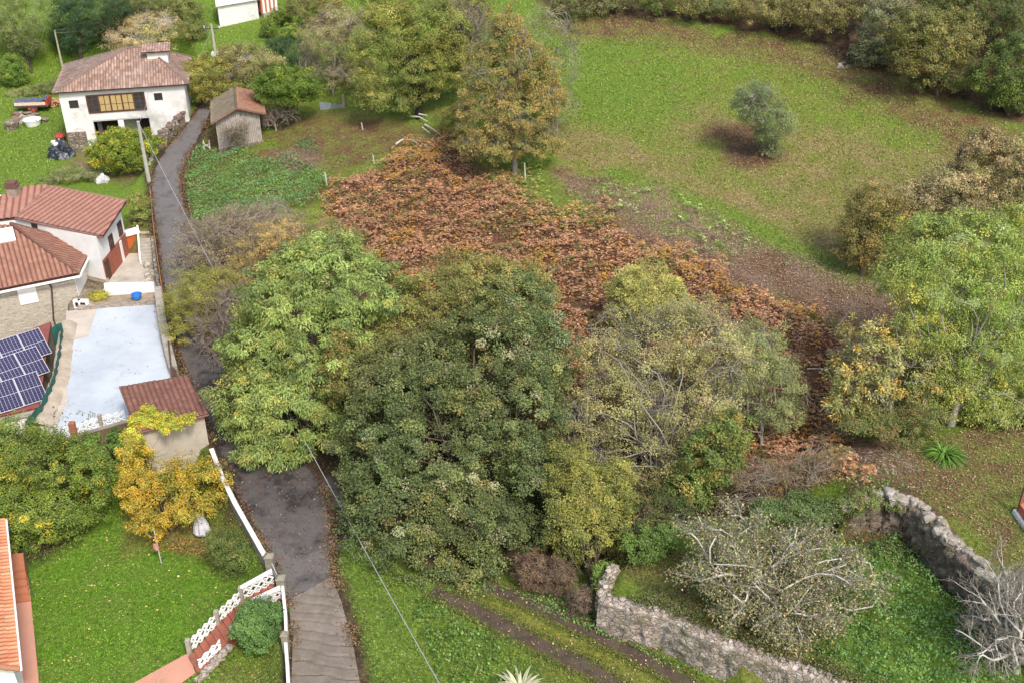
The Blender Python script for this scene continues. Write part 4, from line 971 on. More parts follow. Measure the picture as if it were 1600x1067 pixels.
BB = [G(440, 934, .05), G(397, 954, -.5), G(362, 995, -1.05)]
BC = [G(346, 1014, -1.25), G(312, 1046, -1.62)]
lattice("balustrade", "upper white openwork length partly behind the round clipped bush", BB, .7, "white openwork balustrades", rail=(0,), posts=(), seed=2)
lattice("balustrade", "short white openwork piece on the slope left of the round clipped bush", BC, .7, "white openwork balustrades", posts=(), seed=3)
BRK = tile_mat("red_brick_paving", [(.27, .085, .055), (.33, .12, .08), (.22, .08, .055)], (.18, .13, .09), .5, .25, .12, lscale=1.5, dark=.6)
RAMP = plain("red_paving", (.30, .10, .065), .3, 2, .85, .2, dirt=(.16, .11, .07), dirt_amt=.6)
root = thing("garden_steps", "narrow red paved steps curving down from the lane gate to the lawn", "steps", BA[2])
La, Lb = resample(np.array([BA[0], BA[1], BA[2], BA[3] + vec(0, -.3, 0)]), 15), resample(np.array([BB[0], BB[1], BB[2], BC[0], BC[1] + vec(.0, -.3, 0)]), 15)
for k in range(14):
    z = min(La[k, 2], .1); mb = MB(); mb.prism([vec(*La[k][:2], z), vec(*Lb[k][:2], z), vec(*Lb[k + 1][:2], z), vec(*La[k + 1][:2], z)], [vec(*v[:2], ZLAWN - .2) for v in (La[k], Lb[k], Lb[k + 1], La[k + 1])]); mb.build("step", RAMP, root)
mb = MB(); q0_, q1_ = G(340, 1052, ZLAWN), G(378, 1000, ZLAWN)
for k in range(7):
    t_ = k / 6; c_ = mid(Lb[14], Lb[9], t_) + vec(.12, -.18, 0); mb.rock((c_[0], c_[1], c_[2] - .1), .22, rng, .8)
mb.build("edging_stones", stone_mat("edge_stone", [(.3, .27, .23), (.4, .36, .31)], 3, (.2, .15, .12), .5), root)
PINK = plain("pink_paving", (.50, .25, .18), .10, .6, .8, .08, dirt=(.38, .2, .15), dirt_amt=.4)
patch("path", "294 1021 306 1052 262 1084 180 1110 205 1070", ZLAWN, PINK, .07, step=3, follow=False)
# ------------------------------------------------------------------ house with bright orange roof, bottom left
zz = 1.6
e0, e1 = G(38, 1085, zz), G(8, 812, zz); inn = vec(-5.0, -.6, 1.5)
e0b = G(31, 1046, zz)
root = thing("bungalow", "house edge with bright orange barrel tile roof and white gutter at the lower left corner", "house", vec(e0b[0], e0b[1], ZLAWN))
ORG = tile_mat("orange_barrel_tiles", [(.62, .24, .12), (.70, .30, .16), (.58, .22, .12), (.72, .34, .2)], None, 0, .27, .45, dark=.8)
roof_slope("roof", [e0b, e1, e1 + inn, e0b + inn], ORG, root, .27, .45, .085, .04)
mb = MB(); mb.tube([e0b + vec(.06, 0, .0), e1 + vec(.06, 0, .0)], .06, 8); mb.build("gutter", WHITEC, root)
ridge("verge_tiles", [e0b + vec(0, -.02, .05), e0b + inn + vec(0, -.02, .05)], ORG, root, .13)
w0, w1 = e0b + vec(-.5, .3, 0), e1 + vec(-.5, -.3, 0)
mb = MB(); wall_poly(mb, [w0[:2], w1[:2], (w1 + inn)[:2], (w0 + inn)[:2]], ZLAWN - .2, [zz - .0, zz - .0, zz + 1.2, zz + 1.2]); mb.build("wall", WHITEC, root)
patch("path", "0 885 40 876 49 940 62 1075 66 1120 -80 1120 -60 900", ZLAWN, PINK, .06, step=3, follow=False)
root = thing("terrace_steps", "four broad terracotta steps beside the orange roofed house and lawn", "steps", G(30, 920, ZLAWN))
for k in range(5):
    yb = 937 - k * 12; xr = 47 - k * 2.0; z = ZLAWN + .17 * (k + 1) ; a0, a1 = G(-20, yb + 7, z), G(xr, yb, z)
    yt = yb - 12 if k < 4 else yb - 26; b0_, b1_ = G(-24, yt + 7, z), G(xr - 3, yt, z); mb = MB()
    mb.prism([a0, a1, b1_, b0_], [vec(*v[:2], ZLAWN) for v in (a0, a1, b1_, b0_)]); mb.build("step", plain("terracotta", (.42, .16, .085), .15, 2, .8, .1) if k == 0 else bpy.data.materials["terracotta"], root)
mb = MB(); a0 = G(38, 862, ZLAWN + .8); a1 = G(47, 915, ZLAWN + .8); mb.tube([a0, a1, a1 - vec(0, 0, .9)], .02, 5); mb.tube([a0, a0 - vec(0, 0, .9)], .02, 5); mb.build("handrail", GUT, root)
# ------------------------------------------------------------------ small shed
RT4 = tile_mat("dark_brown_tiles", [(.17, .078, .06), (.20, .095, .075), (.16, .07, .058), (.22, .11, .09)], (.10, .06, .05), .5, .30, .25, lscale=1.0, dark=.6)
zb_, zf_ = 3.6, 3.05
R3 = [G(214, 676, zf_), G(325, 647, zf_), G(292, 586, zb_), G(186, 605, zb_)]
root = thing("garden_shed", "small rendered shed with dark brown tile roof between terrace and lane", "shed", (R3[0][0], R3[0][1], ZLAWN))
roof_slope("roof", R3, RT4, root, .30, .25, .06, .03)
cc = sum(R3) / 4; mb = MB(); f_ = [R3[i] + (cc - R3[i]) / np.linalg.norm(cc - R3[i]) * .3 for i in range(4)]
wall_poly(mb, [v[:2] for v in f_], ZLAWN - .2, [zf_ - .05, zf_ - .05, zb_ - .08, zb_ - .08])
SHED = plain("shed_render", (.47, .42, .35), .12, 1.0, .9, .2, dirt=(.2, .17, .13), dirt_amt=.6)
mb.build("wall", SHED, root)
mb = MB(); mb.tube([R3[0] + vec(0, -.05, 0), R3[1] + vec(.05, -.05, 0)], .07, 6); mb.build("verge_trim", plain("verge", (.20, .085, .07), .2), root)
Pq = Plane(f_[0], f_[1]); mb = MB(); Pq.rect(mb, -.02, Pq.L + .02, -.6, .35, 0, .05); mb.build("plinth", plain("plinth_render", (.50, .46, .42), .2, 1.5, .9, .2, dirt=(.25, .2, .16), dirt_amt=.8), root)
# balustrade at terrace edge
BT = [G(70, 691, ZTER), G(117, 679, ZTER), G(159, 665, ZTER), G(197, 656, ZTER)]
lattice("balustrade", "grey white openwork balustrade with one brick post on the terrace edge above the garden trees", BT, .75, "white openwork balustrades", posts=(BT[2],), seed=4)
mb = MB(); p = BT[1]; mb.box(p + vec(0, -.05, .2), (.16, 0, 0), (0, .16, 0), (0, 0, .75)); mb.build("brick_post", plain("post_brick", (.36, .14, .08), .3, 4, .9, .3), bpy.data.objects["balustrade.003"])
# ------------------------------------------------------------------ timber barn
zg_ = T1(375, 238)[2]; g0, g1 = G(343, 239, zg_), G(411, 226, zg_ + .0)
hz = zat(g0, 187); ap = mid(g0, g1, .47); zap = zat(ap, 171)
Pb = Plane(g0, g1); D_ = 5.5
root = thing("timber_barn", "small grey plank barn with gable front and mossy tile roof beside the lane", "barn", g0)
GREYW = plain("grey_planks", (.50, .45, .42), .35, 2.5, .95, .3, dirt=(.13, .10, .08), dirt_amt=.7)
mb = MB(); r_ = np.random.default_rng(5); nb_ = 26
for k in range(nb_):
    u0, u1 = Pb.L * k / nb_, Pb.L * (k + 1) / nb_ - .06; f = lambda u: hz + (zap - hz) * (1 - abs(u / Pb.L - .47) / (.47 if u / Pb.L < .47 else .53))
    o = r_.uniform(.03, .09); zb0 = zg_ + (.35 if r_.random() > .25 else r_.uniform(.35, .6))
    mb.prism([Pb.P(u0, f(u0), o + .04), Pb.P(u1, f(u1), o + .04), Pb.P(u1, f(u1), o), Pb.P(u0, f(u0), o)], [Pb.P(u0, zb0, o + .04), Pb.P(u1, zb0, o + .04), Pb.P(u1, zb0, o), Pb.P(u0, zb0, o)])
mb.build("plank_front", GREYW, root)
bdir = G(373, 141, zap) - G(375.5, 171, zap); bdir[2] = 0; bdir /= np.linalg.norm(bdir)
q0_, q1_ = Pb.P(0.02, 0, -.03), Pb.P(Pb.L - .02, 0, -.03); mb = MB(); wall_poly(mb, [q0_[:2], q1_[:2], (q1_ + bdir * D_)[:2], (q0_ + bdir * D_)[:2]], zg_ - .5, hz - .15); mb.build("wall", GREYW, root)
mb = MB(); Pb.rect(mb, -.05, Pb.L + .05, zg_ - .5, zg_ + .38, -.2, .08); mb.build("stone_footing", STONEB, root)
LA, RA_, TA = Pb.P(-.5, hz - .25, .45), Pb.P(Pb.L + .45, hz - .25, .45), Pb.P(Pb.L * .47, zap + .12, .45); TB = TA + bdir * (D_ + .9)
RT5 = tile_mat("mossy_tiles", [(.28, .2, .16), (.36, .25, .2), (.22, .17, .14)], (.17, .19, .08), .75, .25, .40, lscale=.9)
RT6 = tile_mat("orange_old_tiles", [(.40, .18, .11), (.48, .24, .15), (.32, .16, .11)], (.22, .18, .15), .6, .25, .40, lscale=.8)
roof_slope("roof", [LA + bdir * (D_ + .9), LA, TA, TB], RT5, root, .25, .4, .06, .03)
roof_slope("roof_slope", [RA_, RA_ + bdir * (D_ + .9), TB, TA], RT6, root, .25, .4, .06, .03)
ridge("ridge_tiles", [LA, TA, RA_], RT6, root, .13); ridge("ridge_tiles", [TA, TB], RT5, root, .13)
# ------------------------------------------------------------------ white building at the top
g0, g1 = T1(344, 43), T1(405, 30); Pt = Plane(g0, g1); z0_ = min(g0[2], g1[2]) - .3; z1_ = zat(g0, 10)
root = thing("white_outbuilding", "white outbuilding with orange right hand bay cut by the top picture edge", "house", g0)
vd = vec(g0[0] * .9, g0[1], 0); vd /= np.linalg.norm(vd); W4 = [Pt.P(0, 0), Pt.P(Pt.L, 0), Pt.P(Pt.L, 0) + vd * 5, Pt.P(0, 0) + vd * 5]
mb = MB(); wall_poly(mb, [v[:2] for v in W4], z0_, z1_); mb.build("wall", OLDWHITE, root)
W4 = [Pt.P(-.3, 0, .3), Pt.P(Pt.L + .3, 0, .3), Pt.P(Pt.L + .3, 0) + vd * 5.3, Pt.P(-.3, 0) + vd * 5.3]
mb = MB(); wall_poly(mb, [v[:2] for v in W4], z1_ + .003, z1_ + .15); mb.build("roof", WHITE, root)
u1, _ = Pt.at(436, 12); u0, _ = Pt.at(410, 15); mb = MB(); Pt.rect(mb, u0, u1, z0_ + 1, z1_ + .6, -4, -.3); mb.build("side_bay", plain("orange_render", (.5, .15, .07), .2, 2), root)
for k in range(4): mb = MB(); c_ = u0 + (u1 - u0) * (k + .3) / 4; Pt.rect(mb, c_, c_ + .25, z0_ + 1, z1_ + .6, -.3, -.15); mb.build("column", WHITE, root)
mb = MB(); Pt.rect(mb, u0, u1 + .3, z0_ - .2, z0_ + 1.0, -.5, .2); mb.build("footing", CONC, root)
# ------------------------------------------------------------------ ruined enclosure walls on the right
RUIN = stone_mat("ruin_stone", [(.32, .26, .215), (.46, .39, .335), (.38, .32, .28), (.56, .50, .45), (.29, .24, .21)], 3.6, (.17, .14, .115), .6, moss=(.12, .12, .055), mossamt=.6, flatz=1.7, plaster=(.44, .40, .36), edge=.06)
RUIND = stone_mat("dark_ruin_stone", [(.19, .145, .11), (.25, .195, .155), (.16, .12, .095), (.29, .235, .19)], 3.2, (.14, .11, .085), .6, moss=(.10, .11, .04), mossamt=.45, flatz=2.4, plaster=(.20, .155, .12), edge=.05)
PALE = stone_mat("pale_capstone", [(.36, .32, .28), (.46, .42, .38), (.30, .27, .235)], 1.6, (.24, .2, .17), .4, moss=(.17, .17, .08), mossamt=.6)
stone_wall("ruined_wall", "long pale rubble wall with tumbled top above the grassy track, lower right", "939 930 985 946 1040 958 1100 987 1170 1014 1250 1042 1320 1070 1420 1108", 2.15, 2.3, .7, RUIN, 4, cat="wall", seed=12, n=170, capr=.12, rough=.08)
stone_wall("ruined_wall", "short mossy return wall at the left end of the ruined enclosure", "941 928 950 905 962 882", 2.2, 2.2, .5, RUIN, 3, seed=13, n=30, capr=.15)
stone_wall("ruined_wall", "dark earthy curved wall topped with big pale capstones behind the green hollow", "1322 792 1350 780 1385 775 1425 784 1455 808 1480 835 1505 862 1530 885 1560 915 1600 955 1660 1010", [3.5, 3.7, 3.9, 4.05, 4.15, 4.15, 4.15, 4.15, 4.15, 4.15, 4.15], 2.4, .9, RUIND, 4, seed=14, n=170, capr=.29, capmat=PALE, rough=.16)
# ------------------------------------------------------------------ brick hut at the right edge
p = T1(1592, 822); z = p[2]; root = thing("brick_shelter", "corner of a brick and timber shelter on a white slab at the right picture edge", "shelter", p)
a_, b_ = G(1583, 795, z + .25), G(1612, 838, z + .25); dd_ = (b_ - a_) / np.linalg.norm(b_ - a_); bk_ = vec(-dd_[1], dd_[0], 0)
if bk_[1] < 0: bk_ = -bk_
def bx(a0, b0, o0, o1, z0, z1, mat, nm):
    mb = MB(); P4 = [a0 + bk_ * o0, b0 + bk_ * o0, b0 + bk_ * o1, a0 + bk_ * o1]; mb.prism([vec(*q[:2], z1) for q in P4], [vec(*q[:2], z0) for q in P4]); return mb.build(nm, mat, root)
bx(a_, b_, 0, 2.4, z - .3, z + .25, WHITE, "slab"); bx(a_ + dd_ * .1, b_, .15, .8, z + .25, z + .75, plain("orange_brick", (.50, .16, .09), .3, 3, .85, .2), "brick_base")
for o in (.2, 2.2): q_ = a_ + dd_ * .15 + bk_ * o; mb = MB(); mb.box((q_[0], q_[1], z + 1.2), (.07, 0, 0), (0, .07, 0), (0, 0, 1.0)); mb.build("post", plain("red_post", (.26, .11, .08), .3, 3) if o < 1 else GREYW, root)
mb = MB(); q_ = a_ + dd_ * .1 + bk_ * .2; mb.bar(vec(q_[0], q_[1], z + 2.2), vec(*(q_ + bk_ * 2.1)[:2], z + 2.1), .12, .12); mb.build("beam", GREYW, root)
# ------------------------------------------------------------------ poles and cables
POLE = plain("concrete_pole", (.42, .40, .36), .15, 2, .9, .1); WOODP = plain("wooden_pole", (.40, .36, .27), .2, 2, .9, .1)
def pole(label, base_px, top_py, r, mat, lean=(0, 0), zbase=None, arm=False):
    b = T1(*base_px); t_ = zat(b, top_py); root = thing("utility_pole", label, "pole", b, "poles in the village")
    mb = MB(); mb.tube([b - vec(0, 0, .4), vec(b[0] + lean[0], b[1] + lean[1], t_)], [r * 1.25, r * .8], 8); mb.build("pole_shaft", mat, root)
    top = vec(b[0] + lean[0], b[1] + lean[1], t_)
    if arm:
        mb = MB(); mb.bar(top + vec(-.9, 0, -.5), top + vec(.9, 0, -.5), .09); mb.build("cross_arm", GUT, root)
        for k in (-.8, 0, .8): mb = MB(); mb.tube([top + vec(k, 0, -.46), top + vec(k, 0, -.2)], .05, 6); mb.build("insulator", WHITE, root)
    return top
tp1 = pole("grey utility pole standing in front of the citrus tree by the lane", (233, 285), 190, .15, POLE)
tp2 = pole("slim leaning pole behind the left corner of the white farmhouse", (99, 112), 48, .11, WOODP)
tp3 = pole("pale concrete pole with cross arm on the grass near the top building", (337, 88), 38, .13, POLE, arm=True)
mb = MB(); p = T1(337, 88); mb.box(p + vec(0, 0, .2), (.35, 0, 0), (0, .35, 0), (0, 0, .25)); mb.build("pole_base", WHITE, bpy.data.objects["utility_pole.002"])
CAB = plain("cable_sheath", (.30, .30, .31), .1, 3, .6, 0)
def cable(label, a_, b_, sag, r=.02, n=24):
    t_ = np.linspace(0, 1, n)[:, None]; P_ = a_ + (b_ - a_) * t_; P_[:, 2] -= (4 * sag * t_ * (1 - t_))[:, 0]
    mb = MB(); mb.tube(P_, r, 5); o = mb.build("cable", CAB); tag(o, label, "cable", "overhead cables")
endp = PYp(np.array(716.0), np.array(1120.0), 33.0)
cable("thick overhead cable running from the citrus tree pole down past the big oak", tp1, endp, .9, .024, 40)
cable("thin overhead cable from the citrus tree pole to the farmhouse gable", tp1 - vec(0, 0, .2), G(232, 145, 7.6), .3, .015)
cable("upper cable leaving the slim pole towards the dark conifer", tp2, tp2 + vec(9, 6, 1.0), .3, .018)
cable("lower cable leaving the slim pole towards the dark conifer", tp2 - vec(0, 0, .3), tp2 + vec(9.5, 5, .2), .3, .018)
cable("cable between the farmhouse roof and the pale concrete pole", tp3 - vec(0, 0, .5), G(285, 120, 8), .6, .015)
a_ = G(283, 300, 2.2)
# ------------------------------------------------------------------ rusty railing on the lane edge
RUST = plain("rusty_iron", (.30, .16, .08), .35, 3, .9, .2)
Cr = resample(on_z("234 292 238 340 243 385 249 425 254 462", hr, .75), 12)
root = thing("railing", "rusty brown iron railing along the left edge of the lane above the yard", "railing", Cr[5] - vec(0, 0, .75))
mb = MB(); mb.tube(Cr, .035, 6); mb.build("top_rail", RUST, root); mb = MB(); mb.tube(Cr - vec(0, 0, .35), .025, 6); mb.build("mid_rail", RUST, root)
for q_ in Cr: mb = MB(); mb.tube([q_, q_ - vec(0, 0, 1.0)], .03, 6); mb.build("post", RUST, root)
root = thing("retaining_wall", "dark rubble bank wall between outdoor steps and lane railing", "wall", Cr[4] - vec(.3, 0, 2))
mb = MB(); 
for i in range(11):
    q0_, q1_ = Cr[i] - vec(.12, 0, .8), Cr[i + 1] - vec(.12, 0, .8)
    mb.prism([q0_, q1_, q1_ - vec(.25, 0, 0), q0_ - vec(.25, 0, 0)], [vec(*v[:2], ZYARD - .4) for v in (q0_, q1_, q1_ - vec(.25, 0, 0), q0_ - vec(.25, 0, 0))])
mb.build("wall_body", STONEB, root)
# boulders in the yard corner
root = thing("rock_pile", "pile of beige boulders in the yard corner under the railing", "rocks", G(236, 432, ZYARD))
for k in range(11):
    x, y = rng.uniform(229, 243), rng.uniform(418, 441); q_ = G(x, y, ZYARD); mb = MB(); mb.rock((q_[0], q_[1], q_[2] + .15), rng.uniform(.2, .36), rng, .8); mb.build("rock", PALE if k % 3 else STONEL, root, smooth_=True)
# ------------------------------------------------------------------ closed parasol and garden post
p = T1(252, 879); root = thing("garden_post", "slim grey clothes post with pink peg bag on the lawn under the yellow vine", "post", p)
mb = MB(); mb.tube([p - vec(0, 0, .2), vec(p[0], p[1], zat(p, 829))], .035, 6); mb.build("post", ALU, root)
mb = MB(); q_ = vec(p[0] - .05, p[1] - .05, zat(p, 853)); mb.rock(q_, .14, rng, 1.2); mb.build("peg_bag", plain("pink_cloth", (.62, .28, .22), .2, 3), root)
p = G(318, 842, ZLAWN); zt_ = zat(p, 800); root = thing("parasol", "closed white garden parasol hanging in folds beside the yellow vine", "parasol", p)
mb = MB(); mb.tube([p, vec(p[0] - .05, p[1], zt_)], .03, 6); mb.build("pole", ALU, root)
k_ = 20; vs = []; prof = [(.05, zt_), (.22, zt_ - .35), (.34, zt_ - .9), (.38, zt_ - 1.35), (.30, zt_ - 1.5)]
for r0_, z_ in prof:
    for i in range(k_): an = 6.2832 * i / k_; rr_ = r0_ * (1 + .28 * (i % 2)) ; vs.append((p[0] + rr_ * math.cos(an), p[1] + rr_ * math.sin(an) * .8, z_ - .05 * (i % 3)))
mb = MB(); mb.add(vs, [(j * k_ + i, j * k_ + (i + 1) % k_, (j + 1) * k_ + (i + 1) % k_, (j + 1) * k_ + i) for j in range(4) for i in range(k_)]); mb.build("canopy", plain("white_canvas", (.62, .62, .68), .12, 3, .8, .1), root)
# ------------------------------------------------------------------ things on the grass by the farmhouse
def at_ground(px, py): return T1(px, py)
p = at_ground(52, 177); root = thing("farm_trailer", "red farm trailer with pale side board under a dark blue tarp", "trailer", p)
d_ = vec(1, .12, 0) / np.linalg.norm((1, .12)); n_1 = vec(-d_[1], d_[0], 0)
RED = plain("red_machine_paint", (.50, .07, .04), .25, 3, .6, .1)
mb = MB(); mb.box(p + n_1 * .8 + vec(-.1, 0, .72), d_ * 1.7, n_1 * .85, vec(0, 0, .08)); mb.build("bed", GUT, root)
mb = MB(); mb.box(p + vec(-.15, 0, .9), d_ * 1.55, n_1 * .03, vec(0, 0, .22)); mb.build("side_board", plain("pale_board", (.66, .52, .38), .15, 3), root)
mb = MB(); mb.box(p + d_ * 1.55 + n_1 * .8 + vec(0, 0, 1.0), d_ * .06, n_1 * .85, vec(0, 0, .35)); mb.build("end_board", RED, root)
mb = MB(); mb.box(p + d_ * .0 + n_1 * .3 + vec(0, 0, .45), d_ * .45, n_1 * .25, vec(0, 0, .18)); mb.build("chassis", RED, root)
for s_ in (0, 1.5):
    q_ = p + n_1 * s_ + vec(.1, 0, .32); mb = MB(); mb.tube([q_ - n_1 * .1, q_ + n_1 * .1], .33, 14); wh = mb.build("wheel", GUT, root); mb = MB(); mb.tube([q_ - n_1 * .12, q_ - n_1 * .1], .17, 10); mb.build("rim", RED, wh)
tv = []; 
for j in range(6):
    for i in range(12): tv.append(p + d_ * (-1.75 + 3.3 * i / 11) + n_1 * (1.7 * j / 5 - .02) + vec(0, 0, 1.12 + .12 * math.sin(i * 1.7 + j) * .6 + .1 * math.sin(j * 2.2) + (.25 if i > 9 else 0)))
mb = MB(); mb.add(tv, [(j * 12 + i, j * 12 + i + 1, (j + 1) * 12 + i + 1, (j + 1) * 12 + i) for j in range(5) for i in range(11)]); mb.build("tarp", plain("dark_blue_tarp", (.10, .11, .17), .3, 2, .4, .1), root)
p = at_ground(83, 168); root = thing("firewood_pile", "heap of split orange firewood beside the farmhouse wall", "firewood", p)
for k in range(60):
    q_ = p + vec(rng.uniform(-.9, .8), rng.uniform(-.3, 1.2), .08 + .75 * rng.random() * (1 - abs(k / 60 - .5))); a = rng.uniform(0, 3.1); v_ = vec(math.cos(a), math.sin(a), rng.uniform(-.3, .3)) * .2
    mb = MB(); mb.tube([q_ - v_, q_ + v_], rng.uniform(.06, .1), 6)
    mb.build("log", plain("cut_wood", (.56, .33, .19), .25, 4) if k == 0 else bpy.data.materials["cut_wood"], root)
basin("water_tub", "round white water tub on the grass by the stone heap", at_ground(52, 196), .85, .6, WHITEC, "tub")
p = at_ground(19, 202); root = thing("stone_block", "grey square stone block with pale stones on the grass at left", "stone", p)
mb = MB(); mb.rock(p + vec(0, .3, .3), .85, rng, .6); mb.build("block", STONEB, root)
for k in range(5): mb = MB(); q_ = at_ground(rng.uniform(2, 32), rng.uniform(190, 200)); mb.rock(q_, .22, rng); mb.build("rock", PALE, root)
root = thing("slate_heap", "low heap of reddish grey slabs behind the white tub", "slabs", at_ground(38, 184))
for k in range(24):
    q_ = at_ground(rng.uniform(20, 72), rng.uniform(178, 192)); a = rng.uniform(0, 3); mb = MB(); mb.box(q_ + vec(0, 0, .12 + rng.uniform(0, .15)), vec(math.cos(a), math.sin(a), rng.uniform(-.2, .2)) * rng.uniform(.25, .5), vec(-math.sin(a), math.cos(a), rng.uniform(-.2, .2)) * .25, (0, 0, .05)); mb.build("slab", (PALE, STONEB, plain("red_slab", (.28, .15, .12), .3, 3) if k == 2 else bpy.data.materials.get("red_slab") or PALE)[k % 3], root)
def heap(name, label, px, py, rx, h, mat, cat, seed=1, mat2=None):
    p = at_ground(px, py); root = thing(name, label, cat, p); bm = bmesh.new(); bmesh.ops.create_icosphere(bm, subdivisions=4, radius=1)
    for v in bm.verts:
        c = v.co; f = 1 + .28 * math.sin(5 * c.x + seed) * math.sin(4 * c.y + seed * 2) + .16 * math.sin(11 * c.x + 3 * c.z) * math.cos(9 * c.y + seed) + .07 * math.sin(23 * c.y + 17 * c.x); v.co = Vector((c.x * rx * f, c.y * rx * .8 * f, max(c.z, -.1) * h * f))
    me = bpy.data.meshes.new("cover"); bm.to_mesh(me); bm.free(); link("cover", me, mat, root)
    return root, p
root, p = heap("covered_pile", "lumpy pile under black plastic with pale ends at the farmhouse corner", 98, 246, 1.0, 1.5, plain("black_plastic", (.035, .045, .07), .5, 1.5, .3, .1, dirt=(.55, .57, .62), dirt_amt=.8), "tarp pile", 3)
mb = MB(); mb.rock(p + vec(-.5, .2, 1.3), .4, rng, .5); mb.build("white_sack", WHITE, root, smooth_=True)
root, p = heap("sacks", "crumpled white and black plastic sacks on the grass under the citrus tree", 160, 284, .55, .6, plain("white_plastic", (.62, .62, .66), .15, 2, .5, .1, dirt=(.06, .06, .07), dirt_amt=.9), "sacks", 7)
p = at_ground(96, 222); root = thing("rotary_tiller", "small black and red garden machine parked against the farmhouse wall", "garden machine", p)
mb = MB(); mb.rock(p + vec(0, 0, .55), .4, rng, .8); mb.build("engine", RED, root)
for s_ in (-.3, .3): mb = MB(); mb.tube([p + vec(s_ - .07, 0, .3), p + vec(s_ + .07, 0, .3)], .3, 12); mb.build("wheel", GUT, root)
for s_ in (-.2, .2): mb = MB(); mb.tube([p + vec(s_, .1, .7), p + vec(s_, .8, 1.25)], .03, 5); mb.build("handle", GUT, root)
# sheet fence in the meadow behind the barn
a_, b_ = T1(500, 172), T1(537, 169); root = thing("sheet_fence", "low blue grey metal sheet fence with a pale concrete post", "fence", a_)
Pp = Plane(a_, b_); mb = MB(); zz_ = min(a_[2], b_[2]); Pp.rect(mb, 0, Pp.L * .48, zz_ - .2, zz_ + .75, -.04, 0); mb.build("sheet", plain("bluegrey_sheet", (.33, .38, .44), .2, 2, .5), root)
mb = MB(); Pp.rect(mb, Pp.L * .5, Pp.L * .95, zz_ - .2, zz_ + .7, -.05, -.01); mb.build("sheet", plain("grey_sheet", (.23, .26, .28), .2, 2, .5), root)
mb = MB(); Pp.rect(mb, Pp.L * .96, Pp.L * 1.05, zz_ - .2, zz_ + 1.6, -.15, .05); mb.build("post", CONC, root)
for i, (x, y0, y1, lab) in enumerate(((511, 290, 270, "bleached wooden stake at the left corner of the bracken"), (585, 256, 243, "short wooden stake on the bracken edge"), (567, 203, 192, "small grey stake in the rough ground below the big green tree"), (1021, 0, 0, ""), (821, 282, 255, "thin pale stake under the orange leaved tree"))):
    if not lab: continue
    p = T1(x, y0); root = thing("stake", lab, "stake", p, "stakes round the bracken"); mb = MB(); mb.tube([p - vec(0, 0, .3), vec(p[0] - .08, p[1], zat(p, y1))], [.08, .05], 6); mb.build("shaft", BARKW, root)
def deadwood(label, pts_px, r, lift=.25):
    P_ = TP(pts_px); P_[:, 2] += lift + .12 * rng.random(len(P_)); P_ = resample(P_, 8); root = thing("dead_branch", label, "branch", P_[0], "fallen branches")
    mb = MB(); mb.tube(P_, np.linspace(r, r * .45, 8), 6); mb.build("stem", BARKW, root)
deadwood("pale broken pole leaning over the top edge of the bracken", "619 236 630 228 645 230 652 233", .09, .5)
deadwood("pale split logs on the ground at the foot of the big green tree", "642 187 655 189 668 196", .1)
deadwood("second pale log beside the split logs under the green tree", "655 187 668 188", .09, .4)
deadwood("grey fallen branch sliding down from the split logs", "664 200 676 208 688 216", .08)
deadwood("thin grey fallen branch across the lower bracken corner", "660 205 672 214", .06)
deadwood("thin white pole lying in the dark gap of the bracken", "1258 595 1296 595", .028, .9)
root = thing("hay_rack", "small broken grey wooden rack beside the barn", "rack", T1(324, 238))
for (a0, b0) in (((318, 232), (329, 238)), ((318, 239), (329, 231)), ((319, 228), (320, 240)), ((328, 228), (329, 240))):
    A_, B_ = T1(*a0), T1(*b0); mb = MB(); mb.tube([A_ + vec(0, 0, .5), B_ + vec(0, 0, .4)], .05, 5); mb.build("rail", BARKW, root)
root = thing("stone_heap", "little heap of whitish stones at the edge of the pasture leaf litter", "stones", T1(1322, 104))
for k in range(14):
    q_ = T1(rng.uniform(1310, 1332), rng.uniform(98, 108)); mb = MB(); mb.rock(q_, rng.uniform(.12, .24), rng); mb.build("rock", PALE, root)
# ================================================================== vegetation
def unit(v): return v / (np.linalg.norm(v, axis=-1, keepdims=True) + 1e-9)
def rdir(r, n): return unit(r.normal(size=(n, 3)))
def leaves_mesh(name, pos, nrm, tan, L, W, col, mat, parent, kind=None, tri=False):
    """pointed leaf faces: one quad (base, side, tip, side) each"""
    nrm = unit(nrm); tan = unit(tan - nrm * (tan * nrm).sum(-1, keepdims=True)); bi = np.cross(nrm, tan)
    L = np.broadcast_to(L, (len(pos),))[:, None]; W = np.broadcast_to(W, (len(pos),))[:, None]
    V = np.stack([pos - tan * L * .5, pos + bi * W * .5 + tan * L * .05, pos + tan * L * .5 - nrm * L * .12, pos - bi * W * .5 + tan * L * .05], 1).reshape(-1, 3)
    idx = np.arange(len(V)).reshape(-1, 4); c = np.repeat(np.clip(col, 0.004, 1), 4, axis=0)
    o = npmesh(name, V, 4, idx, mat, parent, c)
    if kind: tag(o, kind=kind)
    return o
def pick(r, pal, wts, n, shade=.28):
    pal = np.array(pal); i = r.choice(len(pal), n, p=np.array(wts) / np.sum(wts)); c = pal[i]
    return c * (1 + r.normal(0, shade, (n, 1)))
